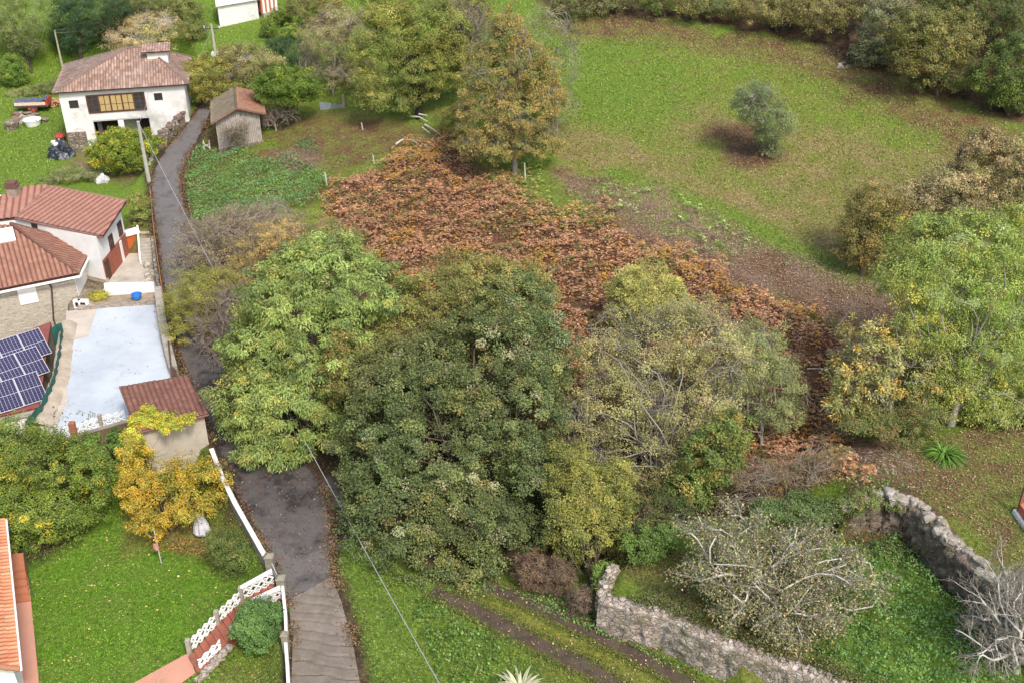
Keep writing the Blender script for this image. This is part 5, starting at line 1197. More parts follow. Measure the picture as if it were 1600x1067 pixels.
def batch_tubes(name, P, Rd, mat, parent, sides=3):
    """P (n,k,3) polylines, Rd (n,k)"""
    if len(P) == 0: return None
    n, k, _ = P.shape; d = np.gradient(P, axis=1); d = unit(d); ref = np.tile(np.array([.31, .17, .93]), (n, k, 1))
    u = unit(np.cross(d, ref)); v = np.cross(d, u); an = 2 * np.pi * np.arange(sides) / sides
    V = P[:, :, None] + Rd[:, :, None, None] * (np.cos(an)[None, None, :, None] * u[:, :, None] + np.sin(an)[None, None, :, None] * v[:, :, None])
    base = (np.arange(n) * k * sides)[:, None, None]; j = np.arange(k - 1)[None, :, None] * sides; s = np.arange(sides)[None, None, :]
    a = base + j + s; b = base + j + (s + 1) % sides
    idx = np.stack([a, b, b + sides, a + sides], -1).reshape(-1, 4)
    return V.reshape(-1, 3), idx
def join_tubes(name, sets, mat, parent):
    Vs, Is, o = [], [], 0
    for s in sets:
        if s is None: continue
        Vs.append(s[0]); Is.append(s[1] + o); o += len(s[0])
    return npmesh(name, np.concatenate(Vs), 4, np.concatenate(Is), mat, parent, smooth_=True)
def limb_paths(r, A, B, k=6, wob=.12, sag=0.0):
    """curved paths from A (n,3) to B (n,3)"""
    t = np.linspace(0, 1, k)[None, :, None]; L = np.linalg.norm(B - A, axis=1)[:, None, None]
    P = A[:, None] + (B - A)[:, None] * t
    n_ = len(A); w = sum(r.normal(size=(n_, 1, 3)) * np.sin(np.pi * m_ * t + 0) / m_ for m_ in (1, 2, 3))
    P = P + w * L * wob * .8; P[:, :, 2] += (np.sin(np.pi * t[..., 0]) * L[..., 0] * .12) - sag * (t[..., 0] ** 2) * L[..., 0]
    return P
def grow(r, P0, R0, levels):
    """vectorised branching: levels of (children per parent, length, segs, spread, up, t0)"""
    out = [(P0, R0)]; P, Rd = P0, R0
    for (nc, ln, k, spread, up, t0) in levels:
        n = len(P); kk = P.shape[1]; par = np.repeat(np.arange(n), nc); t = r.uniform(t0, 1, len(par)) * (kk - 1.001); i = t.astype(int); f = (t - i)[:, None]
        st = P[par, i] * (1 - f) + P[par, i + 1] * f; pd = unit(P[par, i + 1] - P[par, i]); rr = Rd[par, i] * .6
        d = unit(pd + spread * rdir(r, len(par)) + np.array([0, 0, up])); L = ln * r.uniform(.5, 1.2, (len(par), 1))
        Q = [st]; 
        for _ in range(k - 1):
            d = unit(d + .28 * rdir(r, len(par)) + np.array([0, 0, up * .15])); Q.append(Q[-1] + d * L / (k - 1))
        P = np.stack(Q, 1); Rd = rr[:, None] * np.linspace(1, .35, k)[None]; out.append((P, Rd))
    return out
LEAFN = [0]; LB = np.array([1.52, 1.45, 1.27]); LS = .6; PM = 2.7
def blob_world(b, Y, k, ybase):
    px, py, rx, ry = b[:4]; dY = (b[4] if len(b) > 4 else 0) + k * (ybase - py)
    c = PYp(np.array(float(px)), np.array(float(py)), Y + dY); depth = (c - CAM) @ FWD; s = F / depth
    R_ = rx / s; dep = math.atan2(CAM[2] - c[2], c[1]); v = ry / s
    rz = math.sqrt(max(v * v - (R_ * .9 * math.sin(dep)) ** 2, (.5 * v) ** 2)) / math.cos(dep)
    return c, np.array([R_, R_ * .9, rz])
def tree(name, label, cat, base, blobs, pal, wts, leaf=(.16, .09), dens=1.0, clump=.6, per=34, seed=1, k=.02, group=None, droop=0.0, bark=None, twigs=0, twiglen=.8,
         trunk_r=.22, inner=.25, shade=.25, cshade=.18, radial=.5, fill=1.0, hole=.0, trunk=True, tone=None, bare=None, flat_=.75, limbr=.035, zmin=.25, upn=.6, tb=None):
    """broadleaf or conifer built as clumps of leaves on a lumpy crown, with trunk and limbs reaching into it"""
    r = np.random.default_rng(seed); bark = bark or BARK
    bp = T1(*base); Y = bp[1]
    root = thing(name, label, cat, bp, group); root.location = [float(v) for v in bp]
    B = [blob_world(b, Y, k, base[1]) for b in blobs]
    per = int(per * PM) if per else 0
    C, N_, Wt = [], [], []
    for bi, (c, rad) in enumerate(B):
        area = 4 * np.pi * ((rad[0] * rad[1]) ** 1.6 / 3 + 2 * (rad[0] * rad[2]) ** 1.6 / 3) ** (1 / 1.6)
        n = int(area * dens * fill / (clump * clump) * .85) + 3; d = rdir(r, n * 2); keep = (d[:, 2] > -.55) | (r.random(n * 2) < .35); d = d[keep][:n]
        f = np.where(r.random(len(d)) < inner, r.uniform(.45, .8, len(d)), r.uniform(.8, 1.06, len(d)))
        f = np.where(r.random(len(d)) < .10, r.uniform(1.05, 1.28, len(d)), f); nb = .80 + .38 * vnoise(d[:, 0] * 2.2 + seed, d[:, 1] * 2.2 + d[:, 2] * 1.7 + bi * 3.1, seed)
        p = c + d * rad * (f * nb)[:, None]; ins = np.zeros(len(p), bool)
        for bj, (c2, r2) in enumerate(B):
            if bj != bi: ins |= (((p - c2) / r2) ** 2).sum(1) < .5
        if hole: ins |= vnoise(p[:, 0] * .7 + p[:, 2], p[:, 1] * .7 - p[:, 2] * .6, seed + 5) < hole
        C.append(p[~ins]); N_.append(unit(d / rad)[~ins])
    C = np.concatenate(C); Nn = np.concatenate(N_)
    gz = interp(C[:, 0], C[:, 1]); ok = C[:, 2] > gz + zmin; C, Nn = C[ok], Nn[ok]; n = len(C)
    if per:
        cs = clump * .88 * r.uniform(.65, 1.35, n); off = rdir(r, n * per).reshape(n, per, 3) * (r.random((n, per, 1)) ** .45) * cs[:, None, None]; off[..., 2] *= flat_
        pos = (C[:, None] + off).reshape(-1, 3); cn = np.repeat(Nn, per, axis=0); m = len(pos)
        nrm = radial * cn + upn * np.array([0, 0, 1]) + .75 * rdir(r, m)
        tn = unit(off.reshape(-1, 3)) + .6 * cn + .8 * rdir(r, m) - droop * np.array([0, 0, 1])
        cc = pick(r, pal, wts, n, cshade)
        big = vnoise(C[:, 0] * .45 + seed, C[:, 1] * .45 + C[:, 2] * .6, seed + 1)[:, None]; hue = vnoise(C[:, 0] * .3 + 9, C[:, 1] * .3 - C[:, 2] * .4, seed + 2)[:, None]
        cc = cc * (.72 + .56 * big) * (1 + (hue - .5) * np.array([.34, .08, -.1]))
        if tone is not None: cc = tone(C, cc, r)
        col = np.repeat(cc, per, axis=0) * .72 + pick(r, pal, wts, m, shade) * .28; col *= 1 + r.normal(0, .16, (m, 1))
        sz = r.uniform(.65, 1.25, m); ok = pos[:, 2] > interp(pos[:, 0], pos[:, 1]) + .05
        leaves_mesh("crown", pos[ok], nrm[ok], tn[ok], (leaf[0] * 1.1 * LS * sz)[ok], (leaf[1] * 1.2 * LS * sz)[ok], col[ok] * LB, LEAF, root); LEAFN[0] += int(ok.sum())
    # trunk and limbs
    if trunk:
        if tb: bp = T1(*tb)
        cen = np.mean([c for c, _ in B], axis=0); top = max(B, key=lambda q: q[0][2])[0]; H = top[2] - bp[2]
        t_ = np.linspace(0, 1, 9)[:, None]; fork = bp + (cen - bp) * np.array([.35, .35, 0]) + np.array([0, 0, max(H * .42, .5)]); 
        P0 = (bp - [0, 0, .3]) * (1 - t_) ** 2 + 2 * (bp * .5 + fork * .5) * t_ * (1 - t_) + (fork * .55 + top * .45) * t_ ** 2
        P0 = P0[None]; R0 = (trunk_r * np.linspace(1.25, .25, 9))[None]; sets = [batch_tubes("", P0, R0, None, None, 9)]
        tg = C[r.choice(n, min(n, max(10, int(n * limbr * 1.2))), replace=False)]; tg = bp * .04 + tg * .93 + (cen) * .03
        i0 = r.integers(2, 6, len(tg)); S = P0[0][i0]; LP = limb_paths(r, S, tg, 7, .16, 0); LR = (min(trunk_r, .2) * .38 * (1 - i0 / 14))[:, None] * np.linspace(1, .1, 7)[None]
        sets.append(batch_tubes("", LP, LR, None, None, 5))
        if twigs:
            sub = C[r.choice(n, min(n, max(8, int(n * .45))), replace=False)]
            near = LP[np.argmin(((LP[:, 4][None] - sub[:, None]) ** 2).sum(-1), axis=1), 5]
            T0 = limb_paths(r, near, sub + rdir(r, len(sub)) * clump * .5, 5, .2); TR = np.full((len(sub), 1), .028) * np.linspace(1, .45, 5)[None]
            g = grow(r, T0, TR, [(twigs, twiglen, 4, .9, .25, .3)]); sets += [batch_tubes("", p_, r_, None, None, 3) for p_, r_ in g]
        join_tubes("trunk", sets, bark, root)
    return root
def bare_tree(name, label, cat, base, blobs, seed, bark, lv, k=.02, trunk_r=.16, limbs=26, group=None, leaves=None, up=.1, tw=.02, lr=.03, twmat=None):
    """leafless or thinly leaved tree: limbs to points on the crown outline, then vectorised twigs"""
    r = np.random.default_rng(seed); bp = T1(*base); root = thing(name, label, cat, bp, group)
    B = [blob_world(b, bp[1], k, base[1]) for b in blobs]; wt = np.array([q[1].prod() ** .5 for q in B]); wt /= wt.sum()
    i = r.choice(len(B), limbs, p=wt); c = np.array([B[j][0] for j in i]); rad = np.array([B[j][1] for j in i]); d = rdir(r, limbs); d[:, 2] = np.abs(d[:, 2]) * .9 - .15
    tg = c + d * rad * r.uniform(.6, .95, (limbs, 1)); tg[:, 2] = np.maximum(tg[:, 2], interp(tg[:, 0], tg[:, 1]) + .3)
    cen = np.mean([q[0] for q in B], axis=0); H = max(cen[2] - bp[2], .8); fork = bp + np.array([(cen[0] - bp[0]) * .4, (cen[1] - bp[1]) * .4, H * .55])
    t_ = np.linspace(0, 1, 7)[:, None]; P0 = ((bp - [0, 0, .3]) * (1 - t_) + (fork * .6 + cen * .4) * t_)[None]; P0 = P0 + np.sin(t_ * 5)[None] * .06 * H * np.array([.5, .3, 0]); R0 = (trunk_r * np.linspace(1.2, .6, 7))[None]
    sets = [batch_tubes("", P0, R0, None, None, 8)]
    S = P0[0][r.integers(2, 7, limbs)]; LP = limb_paths(r, S, tg, 9, .17); LR = (trunk_r * .5 * r.uniform(.6, 1, (limbs, 1))) * np.linspace(1, .16, 9)[None]
    g = grow(r, LP, LR, lv); g[0] = (LP, np.maximum(LR, lr))
    for q, (p_, r_) in enumerate(g): sets.append(batch_tubes("", p_, np.maximum(r_, tw * .5 if q else .02), None, None, 5 if q == 0 else 3))
    join_tubes("trunk", sets[:3], bark, root); join_tubes("twigs", sets[3:], twmat or TWIG, root)
    if leaves:
        pal, wts, nl, L, W, sp = leaves; tips = np.concatenate([p_.reshape(-1, 3) for p_, _ in g[-2:]]); j = r.choice(len(tips), nl); pos = tips[j] + r.normal(0, sp, (nl, 3)) - [0, 0, sp * .8]
        pos = pos[pos[:, 2] > interp(pos[:, 0], pos[:, 1]) + .05]; m = len(pos)
        leaves_mesh("crown", pos, np.array([0, 0, .8]) + rdir(r, m), rdir(r, m), L * r.uniform(.6, 1.3, m), W * r.uniform(.6, 1.3, m), pick(r, pal, wts, m, .3), LEAF, root)
    return root
# palettes (albedo)
P_OAK = [(.062, .09, .034), (.085, .118, .045), (.045, .068, .027), (.13, .155, .055), (.22, .235, .15), (.18, .17, .06)]
P_OLV = [(.16, .155, .045), (.20, .175, .055), (.13, .14, .04), (.24, .19, .07), (.10, .12, .035)]
P_CHS = [(.15, .21, .06), (.19, .25, .08), (.12, .175, .05), (.26, .265, .075), (.105, .16, .06)]
P_YG = [(.20, .20, .05), (.27, .245, .06), (.145, .16, .045), (.095, .115, .035)]
P_ORG = [(.22, .175, .06), (.27, .20, .07), (.18, .165, .055), (.13, .15, .055), (.30, .20, .06)]
P_DRK = [(.04, .065, .02), (.055, .085, .024), (.08, .10, .025), (.10, .10, .03)]
P_GRN = [(.10, .17, .03), (.13, .19, .035), (.07, .13, .025), (.17, .19, .04)]
P_GRY = [(.17, .165, .10), (.21, .185, .12), (.13, .14, .08), (.25, .21, .13)]
P_CON = [(.032, .065, .032), (.045, .085, .04), (.025, .05, .026)]
TREES0 = 0
# ---------------------------------------------------------------- big central trees
tree("chestnut_tree", "big pale green chestnut with long drooping leaves overhanging the lane", "tree", (480, 715),
     [(505, 425, 80, 58), (452, 480, 80, 70), (565, 458, 72, 52), (420, 560, 62, 62), (500, 545, 85, 75), (400, 640, 60, 58), (465, 640, 75, 70), (425, 700, 55, 45), (540, 610, 50, 60, 1)],
     P_CHS, [3, 3, 2, 1.6, 1.5], leaf=(.34, .085), dens=1.0, clump=.55, per=34, seed=3, k=.022, droop=.9, trunk_r=.3, inner=.15, radial=.7)
def oaktone(C, cc, r):
    px, py, _ = proj(C); w = smooth(-(px - 640) - .6 * (py - 560), -120, 120)[:, None] * .0
    return cc
tree("oak_tree", "very large dark green oak with silvery leaf tufts in the centre", "tree", (700, 880),
     [(760, 560, 105, 80), (650, 600, 110, 85), (830, 560, 62, 75), (700, 690, 135, 105), (800, 680, 90, 95), (608, 690, 76, 78), (640, 790, 105, 85), (750, 800, 100, 85), (830, 790, 60, 80), (604, 755, 46, 55), (700, 870, 90, 48), (795, 470, 70, 50, 2), (645, 850, 45, 48)],
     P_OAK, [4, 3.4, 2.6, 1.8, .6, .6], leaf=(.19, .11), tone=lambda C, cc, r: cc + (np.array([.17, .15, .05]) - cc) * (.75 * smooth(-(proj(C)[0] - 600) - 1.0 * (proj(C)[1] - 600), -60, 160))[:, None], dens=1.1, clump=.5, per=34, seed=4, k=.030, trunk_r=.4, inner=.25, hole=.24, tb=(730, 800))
tree("oak_tree", "olive brown oak rising behind the big dark oak against the bracken", "tree", (690, 640),
     [(745, 440, 75, 45), (680, 470, 60, 50), (800, 455, 70, 45, 1), (610, 520, 70, 48), (700, 520, 90, 50), (545, 580, 50, 55, -3)],
     P_OLV, [3, 2.5, 2, 1.2, 2], leaf=(.17, .10), dens=.95, clump=.5, per=30, seed=5, k=.012, trunk_r=.3, inner=.2, hole=.2)
tree("ash_tree", "rounded yellow green tree at the foot of the dark oak near the track", "tree", (925, 915),
     [(925, 820, 58, 55), (900, 770, 55, 45), (950, 790, 40, 45), (880, 830, 35, 40), (930, 870, 40, 30), (890, 730, 40, 35), (960, 745, 30, 30)],
     P_YG, [2.5, 1.3, 3, 3], leaf=(.17, .07), dens=.9, clump=.42, hole=.25, per=34, seed=6, k=.02, trunk_r=.15, droop=.3)
tree("willow_tree", "small bright lime green tree standing out against the bracken", "tree", (1005, 540),
     [(1010, 455, 50, 42), (1040, 470, 35, 30), (985, 480, 32, 38), (1060, 490, 35, 28)],
     [(.26, .28, .09), (.21, .24, .08), (.31, .31, .11), (.17, .20, .06)], [3, 2, 2, 1], leaf=(.20, .07), dens=1.1, clump=.45, per=34, seed=7, k=.015, trunk_r=.12)
tree("walnut_tree", "olive leaved tree with many pale bare twigs right of the dark oak", "tree", (1030, 770),
     [(1080, 520, 70, 55), (1010, 560, 60, 60), (1130, 560, 55, 50), (1060, 620, 85, 60), (960, 640, 60, 60), (1100, 680, 60, 55), (1000, 700, 80, 60), (1050, 730, 60, 45), (930, 720, 40, 50), (940, 560, 40, 45), (960, 770, 45, 40), (900, 660, 35, 45), (1110, 740, 45, 40)],
     [(.19, .20, .09), (.235, .235, .11), (.15, .165, .07), (.30, .285, .12), (.20, .17, .11)], [3, 2.5, 2, 1.5, 1], leaf=(.16, .085), dens=.95, clump=.5, per=24, seed=8, k=.02, trunk_r=.2, bark=BARKG, twigs=4, twiglen=.9, hole=.22)
tree("willow_tree", "small blue green willow on the right side of the olive walnut", "tree", (1190, 700),
     [(1180, 545, 50, 42), (1205, 590, 45, 45), (1160, 590, 40, 40), (1215, 640, 40, 35)],
     [(.16, .20, .09), (.20, .235, .115), (.12, .16, .07)], [3, 2, 2], leaf=(.22, .05), dens=.85, clump=.45, per=28, seed=9, k=.018, trunk_r=.1, bark=BARKG, droop=.4, twigs=2)
bare_tree("bare_tree", "leafless grey shrub with fanned branches beside the bracken gap", "tree", (1130, 690), [(1140, 640, 80, 45), (1080, 560, 50, 50), (950, 520, 45, 50), (1000, 600, 45, 50)], 21, BARKG, [(7, 1.1, 4, .7, .1, .25), (5, .5, 3, .8, .1, .2)], trunk_r=.08, limbs=26)
tree("shrub", "dark leaved shrub with orange tinted leaves below the walnut", "shrub", (1120, 790),
     [(1110, 720, 45, 45), (1075, 770, 45, 35), (1140, 680, 35, 40)], [(.08, .12, .03), (.12, .155, .04), (.06, .09, .025), (.24, .17, .05)], [3, 2, 2, .8], leaf=(.24, .10), dens=.85, clump=.45, per=26, seed=10, k=.01, trunk_r=.08)
# understory
tree("shrub", "dark tangled undergrowth bush beneath the walnut and ash", "shrub", (1000, 850), [(1010, 800, 70, 42), (960, 850, 55, 35)], P_DRK + [(.12, .07, .045)], [3, 2, 1, 1, 1.5], leaf=(.16, .08), dens=.8, clump=.4, per=26, seed=11, k=.01, trunk_r=.06, twigs=2)
tree("shrub", "fresh green bush at the upper left corner of the ruined enclosure", "shrub", (1030, 870), [(1010, 850, 38, 22), (1045, 835, 28, 18)], [(.105, .165, .04), (.08, .13, .03), (.14, .20, .055)], [2, 2, 1], leaf=(.14, .08), dens=.8, clump=.3, per=26, seed=12, k=.0, trunk_r=.03)
tree("shrub", "small ivy green bush on the left end of the ruined wall", "shrub", (943, 935), [(943, 903, 17, 26)], [(.10, .17, .04), (.13, .20, .05)], [1, 1], leaf=(.11, .08), dens=1.2, clump=.25, per=26, seed=13, k=0, trunk_r=.04)
for i, (x, y, rx, ry) in enumerate(((873, 905, 25, 30), (908, 940, 20, 24), (835, 895, 30, 30))):
    tree("dead_shrub", ["reddish brown tangle of dead bramble under the yellow green tree", "rust brown dead bramble mound left of the ruined wall end", "brown dead undergrowth beneath the right side of the dark oak"][i], "shrub", (x, y + ry * .8), [(x, y, rx, ry)],
         [(.12, .085, .065), (.16, .12, .09), (.08, .06, .045)], [2, 1.5, 1.5], leaf=(.20, .03), dens=1.1, clump=.3, per=28, seed=14 + i, k=0, trunk_r=.03, twigs=2, twiglen=.5)
# ---------------------------------------------------------------- left of the chestnut
tree("willow_tree", "yellow olive rounded willow leaning over the lane beside the terrace", "tree", (330, 530), [(305, 465, 46, 42), (340, 455, 38, 36), (300, 505, 42, 32), (345, 500, 35, 35)],
     [(.17, .175, .04), (.21, .205, .05), (.13, .145, .035), (.25, .22, .06)], [3, 2, 2, 1], leaf=(.13, .06), dens=1.1, clump=.42, per=34, seed=20, k=.01, trunk_r=.12)
bare_tree("bare_tree", "greyish leafless shrub along the lane above the willow", "tree", (330, 420), [(345, 365, 60, 35), (400, 340, 55, 28), (310, 400, 38, 30), (440, 335, 40, 25)], 22, TWIG, [(9, 1.2, 4, .7, .15, .2), (7, .6, 3, .8, .1, .2)], trunk_r=.09, limbs=44,
          leaves=([(.20, .17, .10), (.26, .21, .12)], [1, 1], 9000, .12, .06, .15))
bare_tree("bare_tree", "fine twigged bare shrub spreading over the lane left of the chestnut", "tree", (350, 560), [(335, 510, 48, 42), (365, 470, 30, 35), (320, 545, 40, 25)], 23, TWIG, [(9, 1.1, 4, .7, .0, .2), (7, .55, 3, .8, 0, .2)], trunk_r=.09, limbs=34)
tree("birch_tree", "thin ochre leaved tree behind the pale green chestnut", "tree", (400, 470), [(405, 395, 38, 40), (440, 380, 35, 35), (385, 430, 32, 35)], [(.28, .215, .08), (.33, .25, .095), (.22, .18, .075)], [2, 2, 1], leaf=(.13, .07), dens=.7, clump=.45, per=24, seed=24, k=.01, trunk_r=.07, twigs=3, bark=TWIG)
tree("shrub", "yellowish olive bushes along the upper edge above the chestnut crown", "shrub", (480, 400), [(450, 365, 42, 26), (490, 355, 40, 24), (535, 375, 38, 20), (515, 365, 30, 20), (590, 395, 25, 14)], [(.21, .20, .06), (.26, .23, .08), (.16, .165, .05)], [2, 2, 2], leaf=(.12, .06), dens=.85, clump=.45, per=26, seed=25, k=.01, trunk_r=.07, twigs=2, bark=TWIG)
# ---------------------------------------------------------------- garden, lower left
tree("fruit_tree", "dense green fruit tree with yellow flecks covering the left picture edge", "tree", (50, 850),
     [(30, 710, 70, 55), (-20, 760, 60, 60), (90, 730, 55, 50), (50, 790, 75, 55), (110, 790, 50, 42), (20, 840, 50, 30), (145, 745, 35, 40), (-30, 700, 50, 45)], [(.095, .15, .028), (.13, .185, .035), (.06, .10, .02), (.28, .26, .04)], [3, 2.4, 2.2, .6], leaf=(.17, .09), dens=1.05, clump=.42, per=32, seed=30, k=.02, trunk_r=.18, hole=.15)
tree("shrub", "mid green laurel bush below the terrace balustrade", "shrub", (165, 755), [(160, 700, 42, 30), (130, 705, 30, 30), (185, 725, 28, 28), (205, 690, 25, 22)], [(.08, .15, .03), (.11, .19, .04), (.05, .10, .02), (.13, .11, .05)], [2.5, 2, 2, .7], leaf=(.17, .09), dens=1, clump=.4, per=28, seed=31, k=.015, trunk_r=.08, hole=.15)
tree("vine_tree", "golden yellow and orange leaved tree spreading in front of the garden shed", "tree", (268, 835),
     [(270, 775, 70, 42), (225, 765, 42, 35), (320, 770, 35, 38), (240, 800, 42, 25), (215, 725, 28, 40, 1), (290, 740, 45, 22, 1)], [(.34, .25, .035), (.28, .23, .04), (.19, .19, .035), (.40, .24, .03), (.13, .15, .03)], [3, 2.5, 2.2, .8, 1.3], leaf=(.20, .07), dens=.72, clump=.38, per=26, seed=32, k=.012, trunk_r=.09, droop=.6, hole=.3)
tree("climbing_vine", "yellow green climber growing over the left edge of the shed roof", "climber", (218, 735),
     [(210, 700, 16, 34, -.9), (236, 652, 20, 12, .3), (220, 662, 16, 16, .0), (262, 660, 22, 6, -.1), (228, 640, 10, 8, .6), (290, 655, 14, 3, -.1)], [(.28, .32, .05), (.38, .30, .04), (.18, .25, .04)], [2, 1.5, 1], leaf=(.17, .09), dens=1.1, clump=.25, per=24, seed=33, k=0, trunk_r=.04)
tree("shrub", "dark loose evergreen bush on the lawn beside the parapet", "shrub", (365, 895), [(368, 868, 32, 30), (345, 850, 22, 24), (385, 880, 18, 22)], [(.07, .115, .03), (.10, .15, .04), (.05, .085, .025), (.16, .16, .07)], [2, 2, 2, .8], leaf=(.14, .05), dens=1, clump=.32, per=28, seed=34, k=0, trunk_r=.05)
tree("clipped_bush", "round clipped evergreen bush between the garden steps and the lane parapet", "bush", (405, 1010), [(405, 976, 37, 38)], [(.07, .14, .045), (.095, .175, .055), (.055, .11, .035)], [2, 2, 1], leaf=(.12, .075), dens=1.9, clump=.24, per=28, seed=35, k=0, trunk_r=.08, zmin=.05)
tree("shrub", "thin green scrub on the bank between shed and parapet", "shrub", (340, 760), [(345, 790, 22, 28), (330, 740, 20, 16), (372, 830, 20, 26)], [(.12, .15, .04), (.16, .16, .06), (.08, .12, .03)], [1, 1, 1], leaf=(.13, .06), dens=.7, clump=.3, per=22, seed=36, k=0, trunk_r=.03)
# ---------------------------------------------------------------- village trees
tree("lemon_tree", "citrus tree with yellow fruit tinted crown in front of the white farmhouse", "tree", (195, 272), [(190, 235, 42, 32), (160, 245, 24, 22), (222, 225, 24, 22), (185, 215, 25, 14)], [(.12, .18, .025), (.16, .21, .03), (.08, .13, .02), (.36, .32, .03)], [3, 2, 2, 1], leaf=(.20, .11), dens=1.1, clump=.45, per=30, seed=40, k=.0, trunk_r=.12)
tree("hazel_tree", "yellowish green hazel at the lane bend beside the timber barn", "tree", (318, 168), [(315, 130, 32, 26), (345, 140, 32, 20), (300, 115, 22, 16), (330, 105, 30, 18)], [(.19, .19, .05), (.24, .22, .06), (.13, .14, .04), (.09, .10, .03)], [2.5, 2, 2, 1.2], leaf=(.2, .11), dens=1, clump=.55, per=28, seed=41, k=.01, trunk_r=.12)
tree("hazel_tree", "brownish olive hazel just above the barn roof", "tree", (395, 150), [(390, 95, 42, 24), (425, 110, 22, 20), (360, 90, 24, 18), (400, 120, 30, 18)], [(.21, .18, .08), (.25, .21, .10), (.15, .145, .06)], [2, 2, 2], leaf=(.2, .10), dens=.95, clump=.55, per=28, seed=42, k=.01, trunk_r=.12)
tree("orange_tree", "dense dark green umbrella shaped tree right of the timber barn", "tree", (450, 198), [(450, 128, 46, 24), (415, 140, 20, 18), (485, 140, 18, 18), (450, 150, 35, 12)], [(.07, .125, .02), (.10, .165, .025), (.05, .085, .018), (.17, .21, .03)], [3, 2, 2, .8], leaf=(.2, .11), dens=1.15, clump=.5, per=30, seed=43, k=0, trunk_r=.14)
bare_tree("bare_tree", "brown tangle of bare stems under the dark umbrella shaped tree", "tree", (430, 205), [(425, 175, 24, 22), (450, 180, 22, 18), (415, 190, 12, 14)], 44, TWIG, [(8, .8, 4, .7, 0, .2), (5, .4, 3, .8, 0, .2)], k=0, trunk_r=.1, limbs=24)
bare_tree("bare_tree", "leafless climber spread over the plank front of the barn", "climber", (372, 240), [(372, 208, 26, 24, -.6)], 45, TWIG, [(6, .8, 4, .8, 0, .1), (4, .4, 3, .8, 0, .1)], k=0, trunk_r=.05, limbs=22, leaves=([(.2, .18, .08)], [1], 1200, .1, .06, .1))
tree("cedar_tree", "dark blue green conifer with layered boughs above the umbrella shaped tree", "tree", (460, 108), [(455, 80, 28, 20), (435, 70, 20, 10), (475, 75, 14, 16)], P_CON + [(.07, .11, .07)], [2, 2, 1, 1], leaf=(.28, .05), dens=1.1, clump=.5, per=26, seed=46, k=0, trunk_r=.12, droop=.5)
for i, (x, y, rx, ry) in enumerate(((420, 45, 13, 14), (438, 28, 17, 13), (453, 52, 14, 12))):
    tree("box_bush", ["left of three round green bushes by the top building", "uppermost of three round green bushes by the top building", "lowest of three round green bushes by the top building"][i], "bush", (x, y + ry), [(x, y, rx, ry)], P_GRN, [2, 2, 1, 1], leaf=(.2, .12), dens=1.2, clump=.4, per=26, seed=47 + i, k=0, trunk_r=.08)
tree("shrub", "brownish yellow bush at the top edge right of the round bushes", "shrub", (495, 42), [(490, 18, 26, 22), (515, 12, 20, 20), (465, 12, 20, 14)], [(.16, .15, .05), (.20, .16, .06), (.10, .10, .035)], [2, 1, 2], leaf=(.2, .10), dens=1, clump=.5, per=26, seed=50, k=0, trunk_r=.1)
tree("shrub", "grey brown thin bush between the cedar and the big green tree", "shrub", (520, 125), [(515, 85, 38, 28), (545, 60, 28, 30), (495, 105, 24, 18), (560, 95, 20, 22)], P_GRY, [2, 2, 2, 1], leaf=(.17, .08), dens=.75, clump=.55, per=24, seed=51, k=.01, trunk_r=.09, twigs=3, bark=TWIG)
tree("ash_tree", "big green leafy tree with dark trunk above the bracken", "tree", (655, 185), [(620, 60, 50, 38), (670, 45, 45, 38), (595, 110, 42, 36), (650, 110, 50, 38), (690, 90, 30, 45), (620, 150, 50, 26), (580, 150, 30, 26), (660, 15, 45, 25), (705, 55, 32, 50), (570, 75, 34, 40), (600, 20, 40, 30), (720, 110, 24, 40)], [(.13, .165, .04), (.17, .19, .05), (.09, .125, .032), (.24, .22, .07)], [3, 2.5, 2, 1.2], leaf=(.20, .10), dens=1.05, clump=.6, per=32, seed=52, k=.008, trunk_r=.28, hole=.15, bark=plain("dark_bark", (.045, .035, .03), .3, 3, .95))
bare_tree("bare_tree", "grey leafless tree squeezed between the green and the orange leaved trees", "tree", (715, 150), [(715, 50, 28, 35), (735, 30, 28, 25), (705, 85, 18, 25)], 53, BARKG, [(8, 1.5, 4, .7, .1, .2), (6, .8, 3, .8, .1, .2)], k=0, trunk_r=.12, limbs=34, tw=.035, leaves=([(.2, .17, .12)], [1], 2500, .15, .08, .2))
tree("oak_tree", "dark olive crown squeezed behind the grey leafless tree at the top centre", "tree", (725, 120), [(730, 20, 36, 34), (700, 15, 34, 28), (735, 70, 26, 34)], [(.15, .145, .045), (.20, .17, .055), (.10, .11, .035)], [1, 1, 1], leaf=(.18, .10), dens=.9, clump=.5, per=26, seed=150, k=0, trunk_r=.14, twigs=1)
tree("shrub", "large grey brown thicket between the lane and the bracken", "shrub", (395, 430), [(330, 375, 55, 36), (385, 350, 60, 30), (300, 410, 34, 34), (430, 350, 48, 26), (360, 410, 50, 34), (420, 395, 34, 34)], [(.24, .20, .145), (.28, .23, .16), (.19, .17, .10), (.22, .21, .09)], [3, 2, 2, 1], leaf=(.13, .05), dens=.55, clump=.5, per=20, seed=151, k=.012, trunk_r=.08, twigs=5, bark=TWIG)
tree("shrub", "pale brown hazel scrub between the cedar and the top centre trees", "shrub", (520, 150), [(500, 60, 34, 28), (540, 120, 34, 24), (480, 120, 26, 16), (530, 40, 30, 26), (575, 40, 28, 30)], [(.24, .21, .12), (.20, .19, .09), (.28, .24, .14)], [1, 1, 1], leaf=(.15, .08), dens=.7, clump=.5, per=22, seed=152, k=.006, trunk_r=.08, twigs=3, bark=TWIG)
